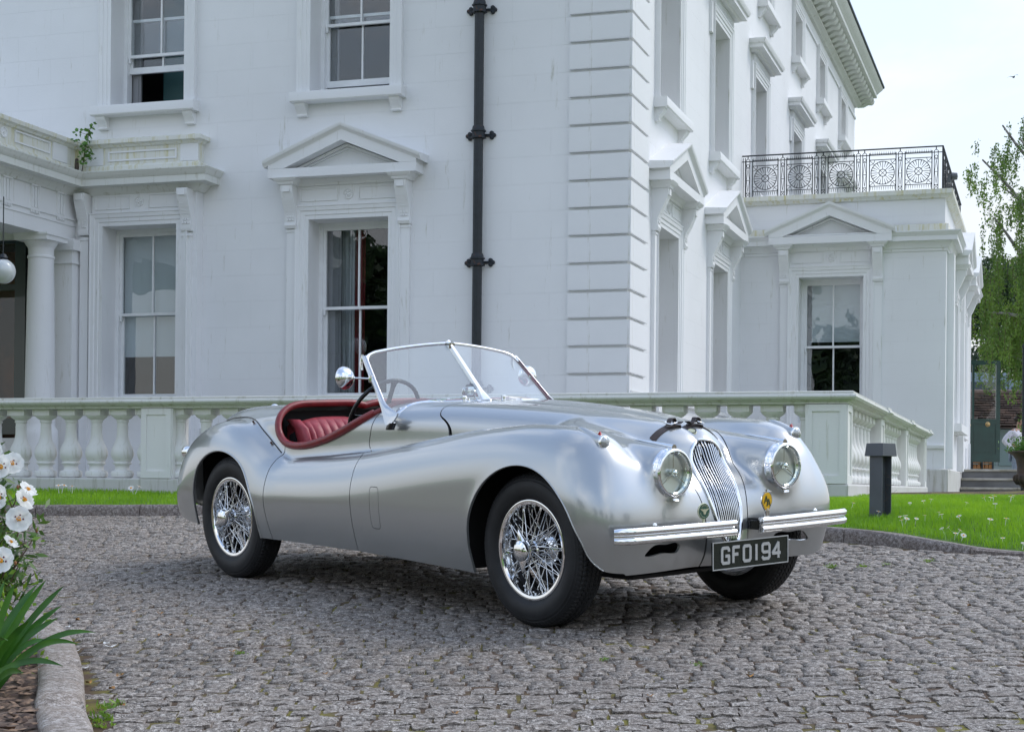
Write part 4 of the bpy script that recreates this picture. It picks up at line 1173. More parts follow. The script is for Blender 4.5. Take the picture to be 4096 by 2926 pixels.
    if sill:
        m = MB(); s = .20
        m.prism([(.0, zb-.0), (-.155, zb-.012), (-.16, zb-.03), (-.16, zb-.115), (-.145, zb-.13), (0, zb-.13)], -h-s, h+s, 'x'); mk('sill', m, S, o, 30)
        for s_ in (-1, 1):
            b2 = bracket_mb(.125, .15, .12, zb-.13); b2.v = [(px+s_*(h+.09), py, pz) for px, py, pz in b2.v]; mk('sill_bracket', b2, S, o, 40)
    else:
        m = MB(); m.box(-h-.18, h+.18, -.09, 0, zb-.09, zb-.0); mk('sill', m, S, o)
    if hood:
        m = MB(); z0 = zt+.16
        m.box(-h-.18, h+.18, -.05, 0, z0, z0+.14)
        for q in range(5): m.box(-h-.16, h+.16, -.058, -.05, z0+.012+q*.025, z0+.024+q*.025)
        mk('hood_frieze', m, S, o)
        m = MB(); m.profile([(0, z0+.14), (.06, z0+.145), (.08, z0+.17), (.16, z0+.185), (.16, z0+.235), (.185, z0+.25), (.21, z0+.30), (.21, z0+.315), (0, z0+.345)], [(-h-.22, 0), (-h-.22, -.05), (h+.22, -.05), (h+.22, 0)]); mk('hood_cornice', m, S, o, 30)
        for s_ in (-1, 1):
            m = MB(); m.box(s_*(h+.22)-.05, s_*(h+.22)+.05, -.04, 0, zt-.25, z0+.02) ; mk('hood_ear', m, S, o)
    if ped:
        pz = ped          # z of the underside of the corona (3.55 / 3.60)
        c0 = zt+.14
        # pilaster strips and consoles
        for s_ in (-1, 1):
            xs = s_*(h+.16+.055)
            m = MB(); m.box(xs-.055, xs+.055, -.045, 0, zb-.1, pz-.56); m.box(xs-.062, xs+.062, -.055, 0, pz-.60, pz-.575); mk('pilaster_strip', m, S, o)
            xc = s_*(h+.21)
            m = bracket_mb(.145, .49, .20, pz-.07); m.v = [(px+xc, py, pz2) for px, py, pz2 in m.v]
            cn = mk('console', m, S, o, 40)
            m = MB()
            m.box(xc-.045, xc+.045, -.212, -.198, pz-.155, pz-.085)
            for q in (-1, 0, 1):
                for r_ in range(7): 
                    zz = pz-.22-r_*.038; dd = .20*(1-.62*min(1, max(0, (pz-.11-zz))/.26))
                    m.box(xc+q*.034-.011, xc+q*.034+.011, -dd-.012, -dd+.02, zz-.026, zz)
            mk('console_carving', m, S, o)
        m = MB()
        # frieze with recessed panels
        f0, f1 = zt+.16, pz-.05
        m.box(-h-.14, h+.14, -.028, 0, f0, f1)
        e = .012
        for x0, x1 in ((-h-.10, -.13), (.13, h+.10)):
            m.box(x0, x1, -.028-e, -.028, f0+.05, f0+.05+e); m.box(x0, x1, -.028-e, -.028, f1-.06, f1-.06+e); m.box(x0, x0+e, -.028-e, -.028, f0+.05+e, f1-.06); m.box(x1-e, x1, -.028-e, -.028, f0+.05+e, f1-.06)
        mk('frieze', m, S, o); rosette(o, 0, -.028, (f0+f1)/2-.005, .062, S)
        m = MB()
        bedp = [(0, pz-.075), (.02, pz-.07), (.03, pz-.045), (.055, pz-.03), (.075, pz-.001), (0, pz-.001)]
        m.profile(bedp, [(-h-.285, 0), (-h-.285, -.20), (-h-.135, -.20), (-h-.135, -.03), (h+.135, -.03), (h+.135, -.20), (h+.285, -.20), (h+.285, 0)])
        mk('bed_mould', m, S, o, 30)
        P_ = .25; W2 = h+.42; zc = pz+.105; ap = pz+.60
        m = MB(); m.box(-W2, W2, -P_, 0, pz, zc-.0); mk('corona', m, S, o)
        # raking cornices
        wt = W2+.075; r = (ap-zc)/(wt)
        for s_ in (-1, 1):
            m = MB()
            # fascia slab
            q = [(s_*W2, zc+.002), (s_*(W2-.20), zc+.002), (0, ap-.20), (0, ap-.075), (s_*W2, zc+.045)]
            m.prism(q, -P_, 0, 'y')
            mk('raking_fascia', m, S, o)
            m = MB(); ang = math.atan2(ap-.03-(zc+.03), W2)
            secs = [(-P_-.002, -.004), (-P_-.012, .012), (-P_-.040, .030), (-P_-.052, .055), (-P_-.052, .066), (0, .080), (0, -.004)]
            rings = []
            for xx, zz in ((s_*(W2+.055), zc+.022), (0, ap-.075)):
                rings.append([(xx+(0 if xx == 0 else 0), d, zz+e2/math.cos(ang)) for d, e2 in secs])
            m.loft(rings); mk('raking_mould', m, S, o, 30)
            m = MB(); q = [(s_*(W2-.22), zc+.003), (s_*(W2-.29), zc+.003), (0, ap-.245), (0, ap-.21)]; m.prism(q, -.095, 0, 'y'); q = [(s_*(W2-.295), zc+.003), (s_*(W2-.34), zc+.003), (0, ap-.272), (0, ap-.250)]; m.prism(q, -.070, 0, 'y'); mk('tympanum_step', m, S, o)
        m = MB(); m.prism([(-W2+.10, zc+.001), (W2-.10, zc+.001), (0, ap-.16)], -.045, 0, 'y'); mk('tympanum', m, S, o)
    return o

def build_mansion():
    stucco('white_wall', (.80, .805, .815), True, .0); stucco('white_trim', (.80, .805, .81), False, .2); mat('window_paint', (.80, .81, .82), rough=.35, var=.06, scale=9)
    stucco('mossy_white', (.72, .73, .69), False, .9)
    mat('room_dark', (.020, .022, .026), rough=.9); mat('blind_cloth', (.62, .67, .68), rough=.9); mat('white_curtain', (.50, .53, .54), rough=.9); mat('red_curtain', (.22, .02, .03), rough=.9)
    mat('shutter_paint', (.24, .24, .25), rough=.5); mat('iron_black', (.012, .018, .024), rough=.45, var=.4, scale=20); mat('slate', (.06, .07, .085), rough=.6, var=.3, scale=5)
    glass_mat('pane_glass', (.93, .95, .96), 1.52, 0, 1.9, .002); stucco('lichen_white', (.74, .74, .68), False, 1.5, (.52, .46, .14))
    root = empty('mansion', BO, -YA); tag(root, 'large white stuccoed mansion with pedimented sash windows, quoined corner and low wing', 'building')
    S, T = MATS['white_wall'], MATS['white_trim']
    pit = .305
    # openings
    W2c, W1c, ww = -6.14, -8.79, 1.0
    side_c = [5.66, 8.97, 12.25, 16.27, 19.9, 23.3]
    hl = [(W2c-.5, W2c+.5, .98, 3.09), (W2c-.5, W2c+.5, 4.57, 6.42), (W1c-.5, W1c+.5, 4.57, 6.42), (-12.6, -10.39, .55, 3.06), (W1c-.52, W1c+.52, .9, 3.2), (-13.6, -12.6, 4.57, 6.42), (W2c-.5, W2c+.5, 7.72, 8.62), (W1c-.5, W1c+.5, 7.72, 8.62)]
    m = MB(); wall_sheet(m, 'w', FW, -20, JU, -.6, 9.05, hl); mk('front_wall', m, S, root, fix=False)
    hs = [(c-.55, c+.55, .98, 3.09) for c in side_c[:2]]+[(c-.55, c+.55, 4.57, 6.42) for c in side_c]+[(c-.48, c+.48, 7.72, 8.62) for c in (8.97, 12.7, 16.3, 19.6, 23.2)]
    m = MB(); wall_sheet(m, 'u', JU, FW, 25.7, -.6, 9.05, hs); mk('side_wall', m, S, root, fix=False)
    m = MB(); m.add([(JU, 25.7, -.6), (-20, 25.7, -.6), (-20, 25.7, 9.05), (JU, 25.7, 9.05), (-20, FW, -.6), (-20, FW, 9.05)], [(0, 1, 2, 3), (1, 4, 5, 2)]); mk('rear_wall', m, S, root, fix=False)
    # main cornice
    path = [(-20, FW), (JU, FW), (JU, 25.7), (-20, 25.7)]
    m = MB(); m.profile([(0, 8.72), (.03, 8.73), (.03, 8.78), (0, 8.79)], path); mk('string_course', m, T, root, 30)
    m = MB(); m.profile([(0, 9.0), (.05, 9.01), (.09, 9.06), (.14, 9.08), (.14, 9.12), (0, 9.12)], path); mk('cornice_bed', m, MATS['mossy_white'], root, 30)
    m = MB(); m.profile([(0, 9.30), (.47, 9.30), (.47, 9.38), (.49, 9.40), (.52, 9.44), (.58, 9.50), (.60, 9.54), (0, 9.58)], path); mk('cornice', m, MATS['mossy_white'], root, 30)
    m = MB(); m.profile([(0, 9.581), (.60, 9.545), (.63, 9.56), (.63, 9.60), (-.2, 10.1), (-4, 12.0), (-4, 9.7)], path); mk('roof', m, MATS['slate'], root)
    mb0 = MB(); mb0.prism([(0, 9.299), (.38, 9.299), (.40, 9.26), (.38, 9.20), (.34, 9.17), (.25, 9.18), (.17, 9.14), (.14, 9.13), (0, 9.13)], -.11, .11, 'y')
    mod = mk('modillion', mb0, MATS['mossy_white'], root, 40); mod.location = (JU, FW+.5, 0)
    for k in range(1, 56): inst(mod, loc=(JU, FW+.5+k*.40, 0))
    for k in range(6): inst(mod, loc=(JU-.5-k*.4, FW, 0), rot=(0, 0, -math.pi/2))
    # quoins
    mq = MB()
    def L_(z0, z1, o): mq.add([(JU+o, FW-o, z0), (JU+o, FW+.80, z0), (JU, FW+.80, z0), (JU, FW, z0), (JU-.67, FW, z0), (JU-.67, FW-o, z0), (JU+o, FW-o, z1), (JU+o, FW+.80, z1), (JU, FW+.80, z1), (JU, FW, z1), (JU-.67, FW, z1), (JU-.67, FW-o, z1)],
                              [(0, 1, 7, 6), (1, 2, 8, 7), (2, 3, 9, 8), (3, 4, 10, 9), (4, 5, 11, 10), (5, 0, 6, 11), (0, 5, 4, 3, 2, 1), (6, 7, 8, 9, 10, 11)])
    L_(.018, pit-.018, .045)
    q0 = mk('quoin', mq, S, root)
    for k in range(0, 30):
        z = 1.55-6*pit+k*pit
        if z > 8.7: break
        o = q0 if k == 0 else inst(q0)
        o.location = (0, 0, z)
    # windows --------------------------------------------------------
    pi2 = math.pi/2
    window(root, W2c, FW, 0, ww, .98, 3.09, ped=3.55, fill=[('shutter', (-.46, -.27, 0)), ('curtain', (-.30, -.10, 'white_curtain')), ('curtain', (-.12, -.03, 'red_curtain'))], split=2.09)
    window(root, W2c, FW, 0, ww, 4.57, 6.42, sill=True, hood=True, open_=.10, split=5.43, fill=[('shutter', (-.46, -.33, 0))])
    window(root, W1c, FW, 0, ww, 4.57, 6.42, sill=True, hood=True, open_=.44, split=5.25, fill=[('cupboards', 0), ('shutter', (-.46, -.34, 0))])
    window(root, W2c, FW, 0, ww, 7.72, 8.62, sill=True); window(root, W1c, FW, 0, ww, 7.72, 8.62, sill=True)
    window(root, -13.1, FW, 0, ww, 4.57, 6.42, sill=True, hood=True)
    for c in side_c[:2]: window(root, JU, c, pi2, 1.1, .98, 3.09, ped=3.55, split=2.09)
    for c in side_c: window(root, JU, c, pi2, 1.1, 4.57, 6.42, sill=True, hood=c > 6.5, split=5.43)
    for c in (8.97, 12.7, 16.3, 19.6, 23.2): window(root, JU, c, pi2, .96, 7.72, 8.62, sill=True)
    # left bay in front of the facade ----------------------------------
    BR = -8.03
    m = MB(); wall_sheet(m, 'w', BYW, -10.0, BR, -.6, 3.6, [(W1c-.5, W1c+.5, .98, 3.09)]); wall_sheet(m, 'u', BR, BYW, FW, -.6, 4.05, []); wall_sheet(m, 'w', BYW+.03, -9.9, BR, 3.6, 4.05, [])
    mk('bay_wall', m, S, root, fix=False)
    window(root, W1c, BYW, 0, ww, .98, 3.09, fill=[('blind', (1.56, 0))], split=2.06)
    # consoles and frieze of the bay without pediment
    for xs in (-9.53, -8.14):
        m = bracket_mb(.14, .49, .18, 3.48); m.v = [(px+xs, py+BYW, pz) for px, py, pz in m.v]; cn = mk('console', m, T, root, 40)
        m = MB(); m.box(xs-.045, xs+.045, BYW-.192, BYW-.178, 3.395, 3.465)
        for q in (-1, 0, 1):
            for r_ in range(7): zz = 3.33-r_*.038; dd = .18*(1-.62*min(1, (3.44-zz)/.26)); m.box(xs+q*.034-.011, xs+q*.034+.011, BYW-dd-.012, BYW-dd+.02, zz-.026, zz)
        mk('console_carving', m, T, cn)
        m = MB(); m.box(xs-.055, xs+.055, BYW-.045, BYW, -.3, 2.97); m.box(xs-.065, xs+.065, BYW-.06, BYW, 2.93, 2.955); mk('pilaster_strip', m, T, root)
    m = MB(); m.box(W1c-.64, W1c+.64, BYW-.028, BYW, 3.25, 3.50)
    for x0, x1 in ((W1c-.60, W1c-.13), (W1c+.13, W1c+.60)):
        for bx in ((x0, x1, 3.29, 3.302), (x0, x1, 3.44, 3.452), (x0, x0+.012, 3.302, 3.44), (x1-.012, x1, 3.302, 3.44)): m.box(bx[0], bx[1], BYW-.040, BYW-.028, bx[2], bx[3])
    fz = mk('frieze', m, T, root); rosette(fz, W1c, BYW-.028, 3.375, .062, T)
    # entablature: runs along the bay front, then turns and follows the portico towards the camera
    CU = -9.68
    path = [(CU, -3.0), (CU, BYW-.0), (BR, BYW-.0), (BR, FW)]
    path = [(CU, -3.0), (CU, BYW-.001), (BR, BYW-.001), (BR, FW)]
    # outward must be to the right of travel: travelling +w with outward +u is right
    m = MB(); m.profile([(0, 3.46), (.03, 3.465), (.05, 3.49), (.07, 3.50), (.10, 3.545), (.215, 3.55), (.215, 3.625), (.235, 3.64), (.25, 3.675), (.27, 3.70), (.27, 3.712), (-.1, 3.735), (-.1, 3.46)], path); mk('entablature_cornice', m, MATS['mossy_white'], root, 30)
    m = MB(); m.profile([(.045, 3.736), (.045, 3.80), (.03, 3.82), (.005, 3.83), (.005, 4.03), (.03, 4.04), (.045, 4.06), (.085, 4.075), (.085, 4.12), (.04, 4.14), (-.25, 4.16), (-.25, 3.736)], path); mk('blocking_course', m, MATS['lichen_white'], root, 30)
    m = MB()
    for a0, a1, b0, b1 in ((-9.23, -8.30, 3.87, 3.99),):
        e = .02
        for bx in ((a0, a1, b0, b0+e), (a0, a1, b1-e, b1), (a0, a0+e, b0+e, b1-e), (a1-e, a1, b0+e, b1-e)): m.box(bx[0], bx[1], BYW-.02, BYW-.004, bx[2], bx[3])
    m.box(-8.25, BR+.012, BYW-.016, BYW-.005, 3.83, 4.035); m.box(-9.52, -9.30, BYW-.016, BYW-.005, 3.83, 4.035)
    mk('parapet_panel', m, T, root)
    # portico
    m = MB()
    m.box(CU-.42, CU, -3.0, BYW-.002, 2.93, 3.46); m.box(CU, CU+.012, -3.0, BYW-.003, 3.10, 3.115); m.box(CU, CU+.018, -3, BYW-.003, 3.17, 3.20); m.box(-16, CU-.42, -3.0, FW-.01, 3.20, 3.46); m.box(-16, CU-.42, FW-.05, FW-.001, 3.0, 3.2)
    mk('architrave', m, T, root)
    tri = MB()
    for q in (-1, 0, 1): tri.box(0, .025, q*.055-.02, q*.055+.02, .0, .24)
    tri.box(0, .012, -.085, .085, 0, .245); tri.box(0, .03, -.09, .09, .245, .265)
    tg = mk('triglyph', tri, T, root); gt = MB(); gt.box(0, .022, -.085, .085, 0, .015)
    for q in range(6): gt.box(0, .020, -.075+q*.030-.010, -.075+q*.030+.010, -.028, 0)
    gtt = mk('guttae', gt, T, root)
    for k, w in enumerate([3.22, 2.69, 2.14, 1.60, 1.05, .5]):
        o = tg if k == 0 else inst(tg); o.location = (CU, w, 3.20); o = gtt if k == 0 else inst(gtt); o.location = (CU, w, 3.165)
    e = .018
    for w0, w1 in ((2.28, 2.98), (1.05, 1.85)):
        m = MB()
        for bx in ((w0, w1, 3.88, 3.88+e), (w0, w1, 4.02-e, 4.02), (w0, w0+e, 3.88+e, 4.02-e), (w1-e, w1, 3.88+e, 4.02-e)): m.box(CU+.006, CU+.022, bx[0], bx[1], bx[2], bx[3])
        mk('portico_parapet_panel', m, T, root)
    m = MB(); m.box(CU+.005, CU+.02, 3.04, 3.34, 3.83, 4.035); mk('parapet_pier', m, T, root)
    m = MB(); r = .06; m.lathe([(0, .016), (r*.22, .02), (r*.3, .008), (r*.8, .006), (r*.84, .018), (r, .016), (r*1.02, 0)], 24, 'x', (CU+.006, 2.07, 3.95)); mk('rosette', m, T, root, 50)
    def column(u, w, r, name='column'):
        m = MB(); m.lathe([(r*1.25, -.3), (r*1.25, .55), (r*1.22, .62), (r*1.06, .66), (r*1.04, .70), (r, 1.3), (r*.93, 2.2), (r*.86, 2.62), (r*.86, 2.645), (r*.93, 2.655), (r*.93, 2.675), (r*.86, 2.685), (r*.86, 2.76), (r*.93, 2.785), (r*1.0, 2.80), (r*1.12, 2.835), (r*1.14, 2.85)], 40, 'z', (u, w, 0))
        m.box(u-r*1.28, u+r*1.28, w-r*1.28, w+r*1.28, 2.85, 2.905); m.box(u-r*1.36, u+r*1.36, w-r*1.36, w+r*1.36, 2.905, 2.93); mk(name, m, T, root, 40)
    column(-9.80, 3.02, .172); column(-9.80, .6, .172)
    m = MB(); m.box(-10.0, -9.62, 3.40, BYW-.001, -.3, 2.93); m.box(-10.02, -9.60, 3.37, BYW-.002, 2.64, 2.665)
    m.box(-10.04, -9.58, 3.36, BYW-.002, 2.80, 2.93); mk('engaged_pilaster', m, T, root)
    # entrance door behind the column
    m = MB(); G = mat('door_green', (.010, .030, .028), rough=.28, coat=.5)
    yy = FW+.12
    for x in (-12.6, -11.55, -10.72, -10.45): m.box(x, x+.075, yy, yy+.08, .6, 3.06)
    for z0, z1 in ((2.98, 3.06), (2.40, 2.475), (.60, .80)): m.box(-12.52, -10.45, yy+.005, yy+.075, z0, z1)
    m.box(-10.64, -10.56, yy-.01, yy+.09, .8, 3.0)
    d = mk('entrance_door', m, G, root)
    for x0, x1 in ((-12.5, -11.55), (-11.47, -10.72), (-10.56, -10.45)):
        for z0, z1 in ((.8, 2.40), (2.475, 2.98)):
            m = MB(); m.box(x0, x1, yy+.035, yy+.04, z0, z1); mk('glass_pane', m, glass_mat('clear_pane', (.96, .97, .97), 1.5, 0, 1.), d)
    m = MB(); m.box(-12.9, -10.1, yy+1.4, yy+1.45, .4, 3.2); mk('hall_wall', m, mat('hall_brown', (.30, .10, .04), rough=.7, col2=(.05, .03, .025), scale=1.4, lo=.4, hi=.7), d)
    m = MB(); m.box(-12.9, -12.8, yy, yy+1.4, .4, 3.2); m.box(-10.2, -10.1, yy+.1, yy+1.4, .4, 3.2); m.box(-12.8, -10.2, yy+.1, yy+1.4, 3.1, 3.2); mk('hall_side', m, MATS['room_dark'], d)
    # wing ---------------------------------------------------------------
    WC = -1.475
    m = MB(); wall_sheet(m, 'w', WW, JU, WU, -.3, 3.62, [(WC-.47, WC+.47, .98, 3.13)]); 
    hw = [(12.55, 13.45, .98, 2.95), (15.3, 16.2, .98, 2.95)]
    wall_sheet(m, 'u', WU, WW, 19.0, -.3, 3.62, hw); wall_sheet(m, 'w', WW+.02, JU, WU-.02, 3.7, 4.30, []); wall_sheet(m, 'u', WU-.02, WW+.02, 19, 3.7, 4.30, [])
    wall_sheet(m, 'w', 19.0, JU, WU, -.3, 4.3, [])
    mk('wing_wall', m, S, root, fix=False)
    wpath = [(JU, WW), (WU, WW), (WU, 19.0)]
    m = MB(); m.profile([(0, 3.46), (.02, 3.465), (.02, 3.50), (.045, 3.51), (.06, 3.55), (.095, 3.595), (.165, 3.60), (.165, 3.665), (.18, 3.675), (.195, 3.70), (.215, 3.72), (.215, 3.735), (0, 3.75)], wpath); mk('wing_cornice', m, T, root, 30)
    m = MB(); m.profile([(.03, 3.751), (.03, 3.85), (.0, 3.86), (0, 3.751)], wpath); mk('wing_parapet_base', m, MATS['lichen_white'], root, 30)
    m = MB(); m.profile([(0, 4.22), (.03, 4.23), (.05, 4.26), (.09, 4.28), (.09, 4.345), (-.5, 4.36), (-.5, 4.22)], wpath); mk('wing_parapet_cap', m, MATS['lichen_white'], root, 30)
    m = MB(); m.box(JU, WU-.1, WW+.1, 19, 4.30, 4.34); mk('wing_roof', m, MATS['slate'], root)
    m = MB(); m.profile([(0, -.3), (.055, -.3), (.055, .30), (.04, .315), (0, .32)], wpath); mk('wing_plinth', m, stucco('dirty_plinth', (.62, .61, .58), False, 1.3), root, 30)
    window(root, WC, WW, 0, .94, .98, 3.13, ped=3.60, fill=[('blind', (2.22, 1)), ('shutter', (-.43, -.33, 0))], split=2.13)
    for c in (13.0, 15.75): window(root, WU, c, pi2, .9, .98, 2.95, ped=3.45, split=2.05)
    m = MB()
    for w0 in (11.0, 14.2): m.box(WU, WU+.10, w0, w0+.28, .32, 3.46)
    m.box(WU, WU+.18, 11.9, 14.1, .9, 1.02) 
    mk('wing_pilaster', m, T, root)
    m = MB(); m.profile([(0, 1.02), (.05, 1.03), (.06, 1.07), (0, 1.08)], [(JU, FW), (JU, WW), ]); m.profile([(0, .60), (.04, .61), (.05, .64), (.05, .66), (0, .67)], [(-8.03, FW), (JU, FW), (JU, WW), (WU, WW)]); mk('dado_mould', m, T, root, 30)
    # rainwater pipe
    m = MB(); PX, PY, r = -4.53, FW-.095, .052
    oct_ = [(r*1.04*math.cos(a), r*1.04*math.sin(a)) for a in [math.pi/8+k*math.pi/4 for k in range(8)]]
    m.loft([[(PX+a, PY+b, z) for a, b in oct_] for z in (-.2, 9.2)]); pp = mk('rainwater_pipe', m, MATS['iron_black'], root)
    cl = MB()
    cl.loft([[(a*1.35, b*1.35, z) for a, b in oct_] for z in (-.03, .03)]); cl.loft([[(a*1.6, b*1.6, z) for a, b in oct_] for z in (.03, .045)]); cl.loft([[(a*1.6, b*1.6, z) for a, b in oct_] for z in (-.045, -.03)]); cl.loft([[(a*(1.15+.25*t), b*(1.15+.25*t), .045+.05*(1-t)) for a, b in oct_] for t in (0, 1)])
    cl.box(-.13, .13, .07, .093, -.014, .014)
    for s_ in (-1, 1):
        for dx, dz in ((.155, 0), (.13, .024), (.13, -.024)): cl.lathe([(0, .062), (.022, .066), (.025, .075), (.025, .093)], 14, 'y', (s_*dx, 0, dz))
    co = mk('pipe_clamp', cl, mat('rusty_iron', (.014, .019, .026), rough=.6, col2=(.12, .045, .02), scale=16, lo=.30, hi=.42), root, 30)
    for k, z in enumerate((5.36, 3.95, 2.52, 1.1, 6.8, 8.2)):
        o = co if k == 0 else inst(co); o.location = (PX, PY, z)
    return root

BAL_PROF = [(.0, .052), (.088, .052)]
def build_balustrade():
    S = stucco('balustrade_paint', (.79, .785, .775), False, .5)
    root = empty('terrace_balustrade', BO, -YA); tag(root, 'white painted stone balustrade with turned balusters round the terrace', 'balustrade')
    p = [(0.0, .052), (.088, .052), (.1045, .062), (.110, .082), (.1085, .104), (.098, .118), (.074, .124), (.067, .140), (.067, .165), (.074, .178), (.088, .184), (.090, .196), (.078, .204), (.080, .212), (.098, .240), (.108, .270), (.1085, .300), (.100, .335), (.083, .372), (.067, .405), (.058, .44), (.0535, .48), (.052, .540), (.0535, .541), (.0535, .552), (.051, .553), (.051, .585), (.060, .590), (.060, .606), (.054, .610), (.066, .618), (.090, .634), (.104, .650), (.108, .657)]
    mb = MB(); mb.lathe(p, 32, 'z'); mb.box(-.088, .088, -.088, .088, -.0+.0, .0518); mb.box(-.095, .095, -.095, .095, .657, .713)
    b0 = mk('baluster', mb, S, root, 35); b0.location = (-.36, .15, 0)
    us = [-.36-.284*k for k in range(22)]+[-6.66-.286*k for k in range(12)]
    for u in us[1:]: inst(b0, loc=(u, .15, 0), rot=(0, 0, 0))
    piers = [0.0, 3.1, 6.15, 9.3]
    for a, b in zip(piers[:-1], piers[1:]):
        a2 = a+.175+(.15 if a == 0 else 0); n = 8
        for k in range(n): inst(b0, loc=(-.15, a2+(b-.175-a2)*(k+.5)/n, 0))
    # piers
    def pier(u0, u1, w0, w1):
        m = MB(); m.box(u0, u1, w0, w1, .052, .713); e = .012; t = .055
        def frame(ax, c, s, a0, a1):
            z0, z1 = .12, .655
            for q0, q1, r0, r1 in ((a0, a1, .052, z0), (a0, a1, z1, .713), (a0, a0+t, z0, z1), (a1-t, a1, z0, z1)):
                if ax == 'w': m.box(q0, q1, min(c, c+s*e), max(c, c+s*e), r0, r1)
                else: m.box(min(c, c+s*e), max(c, c+s*e), q0, q1, r0, r1)
        frame('w', w0, -1, u0, u1); frame('u', u1, 1, w0+.002, w1)
        mk('pier', m, S, root)
    pier(-.35, -.012, 0.0, .35); pier(-6.65, -6.33, -.0, .31)
    for w in piers[1:]: pier(-.31, -.012, w-.17, w+.17)
    # plinth and rail
    path = [(-10.5, 0), (0, 0), (0, 9.6)]
    m = MB(); m.profile([(.01, -.35), (.01, .035), (0, .051), (-.30, .051), (-.30, -.35)], path); mk('plinth', m, stucco('plinth_paint', (.60, .59, .57), False, 1.2), root)
    m = MB(); m.profile([(-.035, .714), (.0, .718), (.005, .735), (.03, .742), (.035, .750), (.062, .757), (.075, .775), (.070, .792), (.05, .799), (.052, .803), (.052, .818), (.045, .822), (-.345, .822), (-.352, .818), (-.352, .803), (-.375, .775), (-.335, .745), (-.30, .735), (-.265, .714)], path); mk('rail', m, stucco('rail_paint', (.68, .685, .65), False, 1.1), root, 30)
    m = MB()
    for w in piers[1:]: m.profile([(0, .7145), (.02, .718), (.03, .742), (.05, .750), (.092, .775), (.085, .792), (.07, .803), (.07, .826), (-.2, .8262), (-.2, .7145)], [(.0, w-.20), (0, w+.20)])
    mk('rail_block', m, MATS['rail_paint'], root, 30)
    return root

